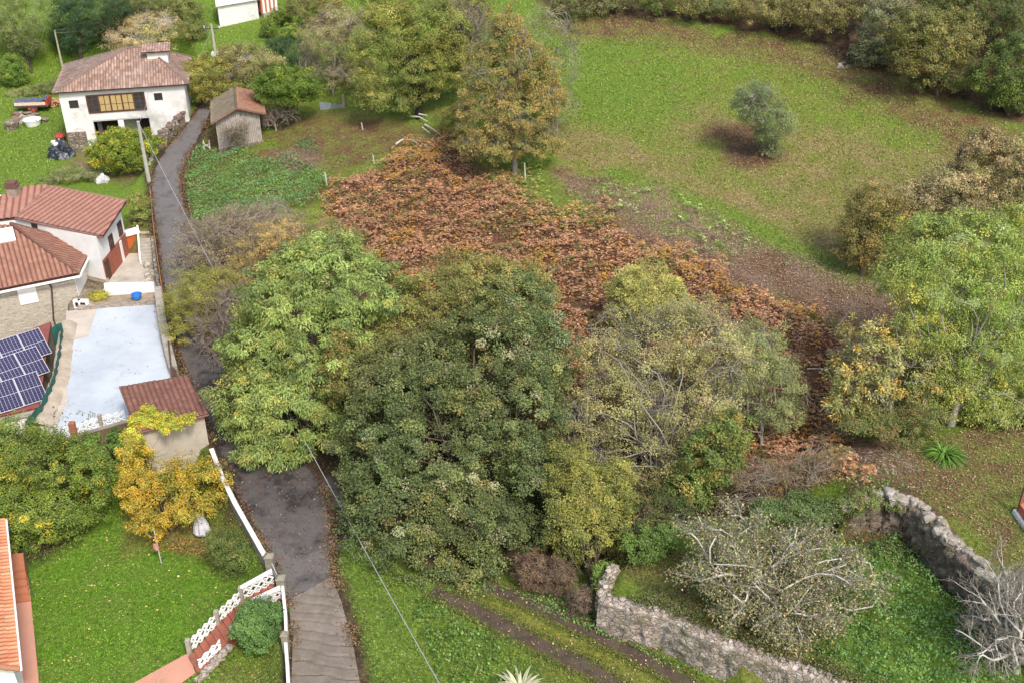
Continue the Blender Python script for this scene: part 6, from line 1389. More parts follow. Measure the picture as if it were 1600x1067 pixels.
tree("birch_tree", "tall autumn tree with orange brown leaves on the pasture edge", "tree", (805, 272), [(795, 55, 30, 45), (770, 110, 40, 45), (820, 105, 42, 45), (755, 175, 40, 48), (810, 175, 52, 48), (850, 150, 32, 45), (775, 225, 45, 30), (830, 220, 45, 32), (740, 215, 28, 30)], P_ORG, [3, 1.4, 3, 3, .7], leaf=(.17, .10), dens=1.0, clump=.5, per=30, seed=54, k=.004, trunk_r=.2, hole=.15, twigs=2, bark=BARKG)
tree("willow_tree", "thin silvery grey green willow behind the orange leaved tree", "tree", (870, 215), [(880, 115, 26, 40), (850, 40, 26, 30), (880, 165, 24, 35), (890, 60, 20, 30)], [(.17, .20, .10), (.13, .16, .07), (.22, .23, .14), (.16, .15, .12)], [2, 2, 1, 1], leaf=(.2, .06), dens=.5, clump=.55, per=22, seed=55, k=.004, trunk_r=.1, twigs=4, bark=BARKG)
tree("shrub", "dull green scrub at the foot of the orange leaved tree, left side", "shrub", (715, 210), [(700, 190, 22, 20), (722, 175, 18, 22), (715, 215, 20, 12)], [(.10, .13, .04), (.16, .14, .05), (.20, .14, .05)], [2, 1, 1], leaf=(.16, .08), dens=.9, clump=.4, per=24, seed=56, k=0, trunk_r=.05)
tree("pine_tree", "grey green pine with bent trunk at the upper left edge", "tree", (50, 112), [(35, 30, 42, 34), (10, 50, 32, 28), (45, 70, 26, 16), (0, 15, 35, 25)], [(.15, .19, .075), (.19, .22, .09), (.11, .15, .06)], [2, 2, 2], leaf=(.3, .05), dens=.95, clump=.6, per=28, seed=57, k=0, trunk_r=.2, hole=.15)
tree("laurel_bush", "round dense green bush at the left edge beneath the pine", "bush", (20, 135), [(20, 112, 24, 24)], P_GRN, [2, 2, 3, 1], leaf=(.2, .11), dens=1.3, clump=.45, per=26, seed=58, k=0, trunk_r=.1)
tree("spruce_tree", "large dark blue green conifer behind the farmhouse roof", "tree", (125, 92), [(125, 40, 40, 42), (150, 20, 40, 28), (105, 60, 24, 26), (170, 10, 30, 20), (120, 5, 30, 20)], P_CON, [2, 2, 1], leaf=(.32, .05), dens=1.1, clump=.6, per=30, seed=59, k=0, trunk_r=.25)
tree("cypress_tree", "lighter green conifer between the dark conifer and the pale walnut", "tree", (178, 75), [(180, 25, 22, 22), (170, 50, 20, 20), (195, 8, 16, 14)], [(.10, .13, .05), (.14, .17, .06), (.07, .10, .04)], [2, 2, 1], leaf=(.28, .05), dens=1.1, clump=.5, per=28, seed=60, k=0, trunk_r=.15)
tree("walnut_tree", "pale pinkish brown thin crowned walnut just behind the farmhouse ridge", "tree", (230, 85), [(230, 52, 62, 26), (195, 62, 30, 18), (270, 58, 32, 18), (235, 35, 40, 14)], [(.33, .26, .15), (.38, .31, .18), (.27, .22, .11), (.36, .32, .07)], [2, 2, 1.5, .7], leaf=(.17, .09), dens=.6, clump=.55, per=22, seed=61, k=0, trunk_r=.15, twigs=5, bark=BARKW)
for i, (x, y, rx, ry, c) in enumerate(((240, 8, 36, 18, 0), (300, 48, 24, 18, 1), (285, 15, 30, 18, 1), (215, 8, 24, 14, 0))):
    tree("shrub", ["dark brown green thicket along the top edge behind the conifers", "dark green rounded bush left of the pale concrete pole", "olive thicket at the top edge left of the white outbuilding", "small dark thicket at the top edge right of the light conifer"][i], "shrub", (x, y + ry), [(x, y, rx, ry)], [[(.07, .09, .03), (.12, .12, .05)], [(.09, .12, .04), (.15, .15, .05)]][c], [1, 1], leaf=(.2, .1), dens=1, clump=.5, per=26, seed=62 + i, k=0, trunk_r=.1)
tree("hedge", "low ragged hedge line behind the trailer left of the farmhouse", "hedge", (55, 148), [(50, 142, 16, 6), (75, 136, 16, 6), (25, 146, 14, 5), (90, 130, 12, 6)], [(.13, .16, .06), (.18, .18, .09)], [1, 1], leaf=(.18, .08), dens=.9, clump=.4, per=24, seed=67, k=0, trunk=False, zmin=.1)
tree("shrub", "thin grey green weeds on the bank below the citrus tree", "shrub", (110, 282), [(110, 272, 30, 12), (85, 282, 22, 10), (140, 272, 18, 8)], [(.17, .19, .09), (.22, .22, .13), (.12, .16, .05)], [1, 1, 1], leaf=(.16, .06), dens=.8, clump=.35, per=22, seed=68, k=0, trunk=False, zmin=.05)
tree("shrub", "small yellow green bush in the planting bed beside the meter boxes", "bush", (153, 470), [(153, 462, 14, 7)], [(.22, .24, .04), (.28, .26, .05)], [1, 1], leaf=(.12, .05), dens=1.3, clump=.2, per=22, seed=69, k=0, trunk=False, zmin=.02)
tree("shrub", "wild green plants on the bank between village house and railing", "shrub", (222, 350), [(220, 340, 16, 16), (232, 385, 8, 22), (215, 315, 18, 12)], [(.12, .18, .04), (.17, .19, .06), (.20, .16, .07)], [2, 1, 1], leaf=(.17, .09), dens=.8, clump=.35, per=22, seed=70, k=0, trunk=False, zmin=.02)
# ---------------------------------------------------------------- pasture and right side
tree("willow_shrub", "lone grey green multi stemmed willow bush standing in the pasture", "shrub", (1205, 245), [(1190, 180, 36, 28), (1165, 160, 24, 24), (1215, 195, 26, 26), (1185, 145, 28, 16), (1203, 222, 18, 18), (1205, 236, 14, 12), (1200, 208, 22, 16)], [(.12, .165, .065), (.16, .195, .09), (.09, .13, .045), (.21, .225, .14)], [3, 2, 2, .8], leaf=(.18, .06), dens=.85, clump=.45, per=28, seed=71, k=0, trunk_r=.08, twigs=3, bark=BARKG)
tree("ash_tree", "large light green ash filling the right picture edge", "tree", (1485, 665), [(1450, 385, 60, 45), (1520, 375, 65, 45), (1590, 400, 50, 50), (1420, 440, 50, 48), (1490, 450, 75, 55), (1560, 470, 70, 60), (1450, 510, 62, 45), (1530, 545, 70, 50), (1590, 560, 55, 60), (1560, 620, 60, 45), (1500, 600, 40, 40), (1600, 350, 40, 30), (1530, 650, 40, 34), (1450, 600, 34, 44), (1585, 655, 40, 34)],
     [(.17, .225, .055), (.21, .265, .075), (.13, .18, .045), (.32, .31, .06), (.20, .24, .12)], [3, 2.5, 2, 1.2, 1], leaf=(.21, .075), dens=1.0, clump=.52, per=32, seed=72, k=.014, trunk_r=.22, droop=.4, hole=.15, bark=BARKG)
tree("medlar_tree", "low sprawling tree with long yellow and grey green leaves below the ash", "tree", (1395, 680), [(1370, 530, 50, 32), (1350, 580, 55, 40), (1400, 600, 50, 45), (1330, 630, 42, 35), (1385, 650, 50, 30), (1440, 590, 35, 45)],
     [(.17, .19, .075), (.23, .22, .09), (.38, .28, .07), (.12, .15, .05), (.20, .22, .13)], [2.5, 2, 1.3, 2, 1], leaf=(.30, .09), dens=.7, clump=.5, per=22, seed=73, k=.014, trunk_r=.1, bark=BARKG, twigs=2, hole=.2, droop=.3)
tree("oak_tree", "brown and dark green oak at the right end of the pasture slope", "tree", (1345, 430), [(1360, 320, 38, 32), (1340, 360, 32, 32), (1395, 340, 38, 35), (1370, 385, 42, 32), (1330, 395, 25, 20)], [(.13, .125, .04), (.08, .09, .03), (.24, .165, .06), (.17, .15, .06)], [2, 2.5, 1.5, 1.5], leaf=(.17, .10), dens=1, clump=.5, per=28, seed=74, k=.01, trunk_r=.15, hole=.15)
tree("oak_tree", "pinkish brown autumn oak above the light green ash", "tree", (1455, 400), [(1440, 310, 42, 28), (1490, 285, 45, 28), (1540, 250, 45, 38), (1590, 260, 45, 40), (1510, 320, 50, 28), (1580, 310, 50, 30), (1540, 215, 25, 18)], [(.27, .21, .12), (.32, .25, .15), (.18, .16, .08), (.11, .12, .045), (.20, .20, .11)], [2.5, 2, 2, 2, 1], leaf=(.18, .10), dens=1.0, clump=.52, per=28, seed=75, k=.01, trunk_r=.2, hole=.18, twigs=1)
FW = [((1465, 150), [(1440, 90, 55, 38), (1480, 60, 55, 40), (1430, 40, 45, 30), (1485, 115, 45, 28)], [(.10, .115, .035), (.14, .14, .045), (.065, .08, .026), (.17, .15, .05)], "olive brown oak with thin grey stem at the pasture corner"),
      ((1575, 180), [(1560, 120, 42, 32), (1595, 90, 50, 45), (1585, 150, 40, 25)], [(.07, .11, .03), (.10, .14, .035), (.05, .075, .022)], "dark green woodland tree at the far right of the pasture edge"),
      ((1400, 100), [(1380, 60, 40, 32), (1360, 85, 32, 18), (1395, 25, 42, 30)], [(.12, .14, .08), (.16, .17, .10), (.08, .10, .05)], "grey green tree beside the pale trunk at the pasture corner"),
      ((1550, 90), [(1540, 25, 60, 40), (1600, 20, 50, 40), (1490, 0, 50, 30)], P_DRK, "nearly black tree in the top right picture corner"),
      ((1330, 62), [(1310, 15, 50, 28), (1270, 25, 40, 24)], [(.13, .13, .045), (.09, .095, .035), (.18, .16, .065)], "yellow brown thicket tree right of centre on the top edge"),
      ((1215, 50), [(1190, 12, 42, 26), (1225, 22, 38, 22)], [(.14, .14, .05), (.10, .105, .038), (.19, .165, .065)], "ochre leaved thicket on the top edge above the pasture"),
      ((1110, 32), [(1095, 8, 38, 18), (1135, 10, 34, 18)], [(.14, .145, .05), (.09, .105, .035)], "yellowish bush at the top edge, third from the right end"),
      ((1040, 26), [(1030, 2, 32, 18)], [(.06, .09, .025), (.09, .12, .03)], "dark green rounded bush on the top edge left of the ochre thicket"),
      ((935, 22), [(900, 8, 40, 14), (950, 4, 40, 16)], [(.09, .10, .035), (.16, .14, .07), (.05, .06, .02)], "dark bramble hedge on the top edge where the pasture begins")]
for i, (b, bl, pal, lab) in enumerate(FW):
    tree("woodland_tree", lab, "tree", b, bl, pal, [1] * len(pal), leaf=(.20, .12), dens=1.0, clump=.55, per=28, seed=80 + i, k=.006, trunk_r=.15, hole=.15, group="trees along the upper edge of the pasture")
bare_tree("bare_tree", "tall pale trunk among the dark trees at the pasture corner", "tree", (1382, 62), [(1378, -30, 40, 40)], 91, BARKG, [(5, 1.5, 4, .7, .1, .2), (4, .8, 3, .8, .1, .2)], k=0, trunk_r=.25, limbs=14, tw=.03)
# ---------------------------------------------------------------- lower right bare trees
bare_tree("bare_tree", "pale barked half bare fig tree hanging over the ruined wall", "tree", (1190, 965), [(1130, 830, 60, 35, 1.5), (1250, 850, 75, 50, 1), (1180, 900, 85, 55), (1280, 920, 60, 55), (1120, 890, 45, 40), (1220, 960, 60, 40, -1), (1300, 870, 40, 40), (1100, 850, 40, 35), (1150, 960, 50, 30, -1), (1280, 985, 45, 30, -1.5), (1340, 900, 40, 40)], 92, BARKW,
          [(6, 1.3, 5, .75, .1, .25), (5, .65, 4, .85, .05, .2), (2, .3, 3, .9, .0, .2)], trunk_r=.2, limbs=60, k=.008, tw=.015, lr=.035, twmat=BARKG,
          leaves=([(.22, .235, .10), (.29, .26, .14), (.16, .20, .075), (.38, .27, .16), (.5, .37, .08), (.36, .34, .24)], [3, 2.5, 3, 1.6, .35, 1], 36000, .14, .07, .22))
bare_tree("bare_tree", "leafless fine branched tree in the bottom right corner", "tree", (1590, 1050), [(1560, 920, 60, 50), (1540, 990, 65, 50), (1600, 960, 60, 60), (1590, 1040, 70, 50)], 93, BARKW, [(6, 1.2, 5, .7, .05, .25), (5, .6, 4, .8, .0, .2), (3, .3, 3, .9, 0, .2)], trunk_r=.2, limbs=46, k=.008, tw=.018, lr=.03, twmat=BARKG)
tree("shrub", "ivy and bramble growing over the left end of the dark curved wall", "shrub", (1335, 800), [(1325, 790, 22, 16), (1355, 778, 20, 9), (1400, 785, 16, 8)], [(.12, .17, .05), (.18, .17, .07), (.09, .13, .04)], [1, 1, 1], leaf=(.13, .08), dens=.9, clump=.28, per=22, seed=153, k=0, trunk=False, zmin=.05)
tree("shrub", "low dark scrub crowding the right edge of the lane under the chestnut", "shrub", (440, 740), [(400, 640, 24, 30, 0), (375, 590, 22, 28), (355, 545, 22, 26)], [(.07, .10, .035), (.12, .10, .05), (.10, .13, .04)], [2, 1, 1.5], leaf=(.14, .07), dens=.8, clump=.35, per=22, seed=154, k=.028, trunk=False, zmin=.05)
tree("shrub", "dark evergreen bush behind the half bare fig tree", "shrub", (1240, 835), [(1250, 795, 38, 25), (1200, 800, 30, 20), (1290, 800, 25, 18)], [(.06, .10, .035), (.09, .13, .05)], [1, 1], leaf=(.15, .08), dens=1, clump=.35, per=26, seed=94, k=0, trunk_r=.05)
def strap_plant(name, label, px, py, n, L, W, cols, seed, spread=.9, cat="plant", edge=None):
    r = np.random.default_rng(seed); p = T1(px, py); root = thing(name, label, cat, p); an = r.uniform(0, 6.283, n); k = 7; t = np.linspace(0, 1, k)
    rad = r.uniform(.0, .35, n); Ls = L * r.uniform(.7, 1.1, n); el = r.uniform(.35, 1.3, n)
    def leaf_set(wf, dz, colr, nm, mat):
        V, I, Cc = [], [], []
        for i in range(n):
            h = np.array([math.cos(an[i]), math.sin(an[i]), 0]); b = np.array([-h[1], h[0], 0]); s0 = p + h * rad[i]
            x = Ls[i] * (t * math.cos(el[i]) + .25 * t * t); z = Ls[i] * (t * math.sin(el[i]) - .75 * spread * t * t) + .05 + dz
            w_ = W * wf * (1 - t ** 2.5) + .004; c_ = s0 + h * x[:, None]; c_[:, 2] = s0[2] + z
            V += [q for q in np.stack([c_ - b * w_[:, None] / 2, c_ + b * w_[:, None] / 2], 1).reshape(-1, 3)]; o = i * 2 * k
            I += [[o + 2 * j, o + 2 * j + 1, o + 2 * j + 3, o + 2 * j + 2] for j in range(k - 1)]; Cc += [np.array(colr[r.integers(len(colr))]) * r.uniform(.8, 1.2)] * (2 * k)
        return npmesh(nm, np.array(V), 4, np.array(I), mat, root, np.clip(np.array(Cc), 0, 1))
    leaf_set(1, 0, cols, "leaves", LEAF)
    if edge: r = np.random.default_rng(seed); leaf_set(.5, .012, edge, "leaf_centres", LEAF)
    return root
strap_plant("agapanthus", "clump of glossy green strap leaves at the foot of the ash", 1475, 712, 190, 1.25, .075, [(.10, .20, .03), (.14, .26, .04), (.07, .14, .02)], 96)
strap_plant("agave", "cream edged variegated agave cut by the bottom picture edge", 812, 1080, 34, 1.25, .17, [(.62, .56, .30), (.55, .50, .26)], 97, .7, edge=[(.30, .36, .28), (.35, .40, .32)])
# ================================================================== ground cover
def scatter(px, n, seed, z=None, edge=1.0, P=None):
    r = np.random.default_rng(seed); P = TP(px) if P is None else P; lo, hi = P[:, :2].min(0) - edge, P[:, :2].max(0) + edge
    q = r.uniform(lo, hi, (n, 2)); d = sdf(P, q[:, 0], q[:, 1]) + (fbm(q[:, 0] * .5, q[:, 1] * .5, 31, 3) - .45) * 3 * edge
    q = q[d < 0]; return q, r
def noroad(q, m=.3): return q[sdf(ROADPOLY, q[:, 0], q[:, 1]) > m]
def bracken(px, dens, pal, wts, L, seed, label, edge=2.2, patchy=.0):
    P = TP(px); a = np.prod(P[:, :2].max(0) - P[:, :2].min(0)); q, r = scatter(None, int(a * dens), seed, edge=edge, P=P)
    if patchy: q = q[fbm(q[:, 0] * .9, q[:, 1] * .9, seed + 3, 3) > patchy]
    n = len(q); hump = .25 + .5 * fbm(q[:, 0] * .9, q[:, 1] * .9, seed, 3); gap = fbm(q[:, 0] * 1.1, q[:, 1] * 1.1, seed + 21, 3); kk_ = gap > .27 + .06 * r.random(n); q, hump, gap = q[kk_], hump[kk_], gap[kk_]; n = len(q); z = interp(q[:, 0], q[:, 1]) + .05 + 1.1 * smooth(gap, .28, .6) * hump + r.random(n) * .25
    base_ = np.stack([q[:, 0], q[:, 1], z], 1); an = r.uniform(0, 6.283, n); h = np.stack([np.cos(an), np.sin(an), r.uniform(-.25, .55, n)], 1); b = np.stack([-np.sin(an), np.cos(an), 0 * an], 1)
    Ls = L * r.uniform(.6, 1.3, n); cc = pick(r, pal, wts, n, .2); g = fbm(q[:, 0] * .35, q[:, 1] * .35, seed + 9, 3)
    cc = cc * (1.22 + .9 * g[:, None]) * (.6 if seed == 102 else 1.12)
    if seed == 101:
        y1 = (vnoise(q[:, 0] * .9, q[:, 1] * .9, 5) * .6 + vnoise(q[:, 0] * 2.3, q[:, 1] * 2.3, 6) * .4 > .62) & (r.random(n) < .75); cc[y1] = np.array([.50, .28, .06]) * r.uniform(.7, 1.2, (y1.sum(), 1))
        y2 = (vnoise(q[:, 0] * .7 + 50, q[:, 1] * .7, 8) * .6 + vnoise(q[:, 0] * 2 + 9, q[:, 1] * 2, 9) * .4 > .64) & (r.random(n) < .7); cc[y2] = np.array([.20, .19, .07]) * r.uniform(.7, 1.2, (y2.sum(), 1))
    pos, nr, tn, LL, WW_, col = [], [], [], [], [], []
    for j in range(5):
        t = (j + .5) / 5; c = base_ + h * (Ls * t)[:, None]; c[:, 2] -= .35 * Ls * t * t
        for s in (-1, 1):
            ll = Ls * .42 * (1 - t * .8); d = unit(b * s + h * .45); pos.append(c + d * (ll * .5)[:, None]); nr.append(np.stack([r.normal(0, .45, n), r.normal(0, .45, n), np.ones(n)], 1)); tn.append(d); LL.append(ll); WW_.append(ll * .42 + .02); col.append(cc * (1 + r.normal(0, .12, (n, 1))))
    o = leaves_mesh("bracken", np.concatenate(pos), np.concatenate(nr), np.concatenate(tn), np.concatenate(LL), np.concatenate(WW_), np.concatenate(col), LEAF, None, "stuff"); return tag(o, label, "ground cover")
P_BR = [(.24, .115, .06), (.31, .16, .085), (.16, .08, .048), (.42, .25, .07), (.17, .16, .06), (.29, .18, .12)]
bracken("490 330 520 288 640 238 690 215 760 275 900 320 960 355 1040 400 1160 445 1300 500 1400 560 1330 640 1310 740 1180 800 1080 700 900 620 640 560 560 400", 85, P_BR, [3, 2.6, 2.4, .5, .8, 2.2], .24, 101, "rust brown bracken covering the slope behind the oaks")
bracken("1180 700 1330 680 1310 745 1240 790 1150 800 1060 840 1040 790", 30, [(.13, .07, .045), (.17, .095, .06), (.09, .055, .038), (.12, .13, .045)], [2, 1.6, 2, 1.2], .26, 102, "dark red brown bracken above the ruined enclosure")
bracken("740 268 830 268 940 320 945 352 860 345 770 300", 10, [(.12, .18, .035), (.16, .20, .045), (.20, .16, .05)], [2, 1.5, 1], .45, 103, "green fern tongue inside the brown bracken")
bracken("940 300 1020 285 1130 345 1190 390 1130 405 1040 375 970 345", 7, [(.13, .19, .05), (.17, .235, .07), (.09, .14, .035)], [2, 2, 1], .5, 104, "fresh green ferns along the pasture bank", patchy=.42)
bracken("1050 350 1290 400 1400 470 1330 480 1200 440 1080 410", 3, [(.13, .17, .06), (.2, .16, .1), (.22, .15, .11)], [1, 1, 1], .4, 105, "sparse faded ferns on the leaf covered bank", patchy=.45)
def weeds(px, dens, hmax, leaf, pal, wts, seed, label, name="ground_cover", edge=.8, patchy=0, P=None, sc=1.2, nocut=False):
    P = TP(px) if P is None else P; a = np.prod(P[:, :2].max(0) - P[:, :2].min(0)); q, r = scatter(None, int(a * dens), seed, edge=edge, P=P)
    if not nocut: q = noroad(q)
    m = fbm(q[:, 0] * sc, q[:, 1] * sc, seed, 4)
    if patchy: q, m = q[m > patchy], m[m > patchy]
    n = len(q); hh = hmax * smooth(m, .25, .75); z = interp(q[:, 0], q[:, 1]) + hh * (1 - .45 * r.random(n) ** 2) + .03
    g = np.stack([-(fbm((q[:, 0] + .1) * sc, q[:, 1] * sc, seed) - fbm(q[:, 0] * sc, q[:, 1] * sc, seed)), -(fbm(q[:, 0] * sc, (q[:, 1] + .1) * sc, seed) - fbm(q[:, 0] * sc, q[:, 1] * sc, seed)), np.full(n, .1 / max(hmax * 3, .1))], 1)
    big = fbm(q[:, 0] * .5, q[:, 1] * .5, seed + 4, 3)[:, None]; col = pick(r, pal, wts, n, .16) * (.85 + .85 * big)
    o = leaves_mesh(name, np.stack([q[:, 0], q[:, 1], z], 1), unit(g) * .8 + rdir(r, n) * .6, rdir(r, n), leaf[0] * r.uniform(.6, 1.3, n), leaf[1] * r.uniform(.6, 1.3, n), col, LEAF, None, "stuff"); return tag(o, label, "ground cover")
N_G = [(.10, .18, .05), (.135, .22, .07), (.07, .13, .035), (.17, .24, .06)]
weeds("288 220 330 240 345 245 430 245 500 270 515 295 480 330 430 335 330 350 292 400 286 330", 170, .95, (.14, .09), [(.11, .21, .07), (.14, .25, .09), (.08, .15, .05), (.13, .23, .05)], [2, 1.5, 1.5, 1.5], 111, "thick nettles and dock on the bank below the barn", sc=.9)
weeds("410 215 500 205 540 215 640 205 690 215 600 245 520 280 430 230", 28, .35, (.16, .10), [(.10, .15, .04), (.15, .16, .06), (.20, .13, .08)], [2, 1, 1], 112, "mixed low weeds between the barn and the bracken", patchy=.42)
weeds("455 228 480 215 500 225 500 245 475 245", 60, .8, (.14, .10), [(.06, .13, .06), (.08, .16, .075)], [1, 1], 113, "dark blue green weed clump right of the barn", edge=.2)
weeds("500 330 640 240 700 220 800 280 1000 380 1300 500 1330 640 1200 700 900 600 640 540 560 400", 16, .5, (.13, .06), [(.15, .17, .05), (.20, .19, .06), (.12, .13, .045), (.22, .15, .07)], [2, 1.5, 1.5, 1], 128, "green brambles and bare stems mixed through the bracken", patchy=.50, edge=2, sc=.8)
weeds("418 240 470 235 508 248 500 270 440 268 420 258", 45, .4, (.30, .03), [(.26, .20, .17), (.20, .15, .12), (.32, .26, .22)], [1, 1, 1], 114, "heap of pinkish grey dead stems below the barn", "dead_stems", edge=.2)
weeds("690 925 740 905 800 925 870 925 935 940 935 985 1000 1010 1100 1055 1060 1050 930 990 860 955 800 930", 140, .3, (.13, .08), N_G, [2, 1.5, 1.5, 1], 115, "green weeds between the wheel ruts and the ruined wall", edge=.3)
weeds("520 870 560 850 640 900 700 940 780 990 870 1035 930 1090 600 1110 575 1067 545 960", 150, .32, (.13, .045), [(.10, .17, .03), (.16, .23, .05), (.055, .10, .02), (.21, .19, .08)], [2, 2, 2, .8], 116, "rough grass and clover right of the ribbed concrete lane", edge=.3)
weeds("640 930 700 960 790 1010 790 1090 690 1090 665 1010 650 960", 75, .45, (.20, .12), [(.07, .14, .03), (.13, .21, .05), (.05, .10, .02)], [2, 1.5, 1.5], 117, "broad leaved dock and dandelion left of the wheel ruts", edge=.5, patchy=.4)
weeds("1290 860 1400 845 1450 885 1530 975 1600 1080 1420 1110 1300 1060 1230 980 1270 930", 190, .75, (.14, .085), [(.09, .18, .04), (.13, .24, .055), (.06, .13, .03), (.12, .21, .10)], [2, 2, 1.5, 1.2], 118, "dense nettles filling the hollow inside the ruined walls", edge=.3, sc=1.6)
weeds("950 925 975 890 1060 855 1120 860 1200 900 1300 1020 1280 1045 1100 985 1040 955", 120, .25, (.13, .06), [(.12, .15, .04), (.18, .15, .07), (.09, .13, .03)], [2, 1, 1], 119, "rough mixed grass on top of the ruined wall bank", edge=.3)
weeds("1300 760 1330 740 1400 760 1340 800 1290 830 1240 800", 90, .35, (.13, .08), N_G, [1, 1, 1, 1], 129, "nettles and grass behind the half bare fig tree", edge=.3)
tree("dead_shrub", "brown twiggy scrub between the olive walnut and the ruined enclosure", "shrub", (1230, 800), [(1180, 745, 45, 28), (1240, 735, 45, 26), (1290, 720, 30, 24), (1150, 780, 35, 20)], [(.15, .11, .075), (.20, .15, .10), (.11, .12, .045), (.13, .08, .05)], [2, 1, 1.2, 1.5], leaf=(.14, .05), dens=.7, clump=.4, per=18, seed=155, k=.01, trunk_r=.05, twigs=4, bark=TWIG)
weeds("1290 830 1330 800 1400 815 1440 845 1480 900 1440 900 1380 870 1330 880 1290 860", 130, .45, (.13, .08), [(.09, .15, .035), (.14, .18, .05), (.06, .10, .025), (.17, .13, .07)], [2, 1.5, 1.5, .8], 130, "nettles at the foot of the dark curved wall", edge=.3)
tree("shrub", "dark low scrub filling the shade under the long leaved tree and ash", "shrub", (1420, 690), [(1400, 665, 45, 22), (1450, 655, 34, 24), (1345, 665, 34, 18)], [(.08, .11, .035), (.13, .14, .05), (.16, .10, .05)], [2, 1.5, .8], leaf=(.14, .07), dens=.85, clump=.35, per=22, seed=156, k=.008, trunk=False, zmin=.05)
r = np.random.default_rng(180); C = resample(WA, 1500); t = r.integers(0, 1500, 9000); q = C[t, :2] + r.normal(0, .30, (9000, 2)) + [0, .25]; kq = vnoise(t * .012, t * 0., 3) > .42; q = q[kq]; n_q = len(q)
tag(leaves_mesh("ground_cover", np.stack([q[:, 0], q[:, 1], 2.12 + .25 * r.random(n_q)], 1), rdir(r, n_q) * .7 + [0, 0, .7], rdir(r, n_q), .12 * r.uniform(.6, 1.3, n_q), .06, pick(r, [(.12, .15, .04), (.17, .16, .07), (.09, .12, .03), (.18, .13, .08)], [2, 1, 1, 1], n_q, .2), LEAF, None, "stuff"), "grass and moss growing on top of the long pale ruined wall", "ground cover")
weeds("310 1055 335 1035 400 1010 440 1000 446 1110 300 1110", 70, .3, (.14, .08), [(.12, .19, .03), (.16, .20, .05), (.07, .12, .025), (.2, .15, .05)], [2, 1, 1, .5], 120, "rough plants on the slope below the clipped bush", edge=.2)
weeds("455 905 462 905 470 1000 478 1090 452 1090 450 960", 60, .12, (.12, .06), [(.16, .14, .05), (.12, .14, .04), (.15, .09, .05)], [1, 1, 1], 121, "mossy verge between parapet and ribbed concrete", edge=.1, nocut=True)
weeds("1325 705 1380 700 1420 730 1450 745 1400 745 1350 730", 50, .35, (.34, .025), [(.26, .20, .18), (.32, .26, .23), (.18, .13, .11)], [1, 1, 1], 122, "combed grey straw heap above the dark curved wall", "dead_stems", edge=.2)
weeds("1330 735 1390 745 1430 770 1400 790 1345 770", 60, .35, (.13, .09), N_G, [1, 1, 1, 1], 123, "green nettle patch just above the dark curved wall", edge=.3)
weeds("1360 720 1400 690 1500 690 1600 650 1640 700 1640 980 1550 880 1480 820 1420 770", 90, .2, (.11, .04), [(.11, .18, .03), (.15, .19, .05), (.20, .16, .08)], [2.5, 1.5, .8], 124, "short patchy grass above the dark curved wall", edge=.3)
weeds("280 210 345 150 330 240 300 270 290 262", 50, .25, (.15, .07), [(.15, .15, .05), (.17, .10, .06), (.10, .15, .04)], [1, 1, 1], 125, "mixed verge growth along the right edge of the lane", edge=.3)
weeds("270 430 300 420 430 740 560 840 700 920 760 905 960 880 1060 830 900 640 640 600 450 400", 22, .25, (.14, .06), [(.07, .08, .03), (.12, .075, .045), (.08, .11, .03)], [1, 1, 1], 126, "dark leaf litter and ivy under the big trees", edge=.3)
weeds("60 690 200 665 330 700 335 735 240 800 150 800 60 860", 22, .3, (.14, .08), [(.08, .13, .03), (.12, .09, .05), (.06, .09, .025)], [1, 1, 1], 127, "dark undergrowth below the terrace wall", edge=.3)
GRS = [(.15, .215, .04), (.19, .24, .055), (.11, .16, .03), (.23, .20, .08)]
def grass(px, dens, L, pal, wts, seed, label, P=None, edge=1.0, avoid=None, patchy=0):
    P = TP(px) if P is None else P; a = np.prod(P[:, :2].max(0) - P[:, :2].min(0)); q, r = scatter(None, int(a * dens), seed, edge=edge, P=P); q = noroad(q)
    if patchy: q = q[fbm(q[:, 0] * .35, q[:, 1] * .35, seed, 4) > patchy]
    n = len(q); big = fbm(q[:, 0] * .25, q[:, 1] * .25, 31, 4)[:, None]; med = fbm(q[:, 0] * 1.5, q[:, 1] * 1.5, seed, 3)[:, None]
    tt = smooth(fbm(q[:, 0] * .22, q[:, 1] * .22, seed + 7, 4), .38, .58)[:, None]
    gc = gcol(q[:, 0], q[:, 1], tt) if P is not FLATS[0][0] else pick(r, pal, wts, n, .05)
    col = (gc * .75 * 1.25 + pick(r, pal, wts, n, .12) * .25) * (1 + r.normal(0, .22, (n, 1))) * (.62 + .5 * big + .65 * med)
    an = r.uniform(0, 6.28, n); nr = np.stack([np.cos(an), np.sin(an), r.uniform(.3, 1.6, n)], 1); tn = np.stack([-np.cos(an) * .6, -np.sin(an) * .6, np.full(n, .6)], 1) + .5 * rdir(r, n)
    o = leaves_mesh("grass", np.stack([q[:, 0], q[:, 1], interp(q[:, 0], q[:, 1]) + L * .3], 1), nr, tn, L * r.uniform(.6, 1.4, n), L * .35 * r.uniform(.6, 1.4, n), col, LEAF, None, "stuff"); return tag(o, label, "grass")
grass("860 30 1000 30 1180 60 1320 95 1500 190 1600 260 1600 330 1400 430 1340 470 1180 380 960 290 860 240", 26, .20, [(.145, .205, .042), (.18, .22, .055), (.24, .20, .09), (.095, .145, .03)], [3, 2.2, 1.1, 1.2], 131, "pasture grass on the open slope at the upper right")
grass("-40 880 40 860 130 810 200 770 330 740 420 890 300 1000 210 1080 -20 1080", 140, .09, [(.11, .20, .02), (.14, .24, .032), (.08, .15, .015), (.19, .24, .045)], [2, 2, 1.3, .7], 132, "short mown lawn of the lower left garden", P=FLATS[0][0], edge=.1)
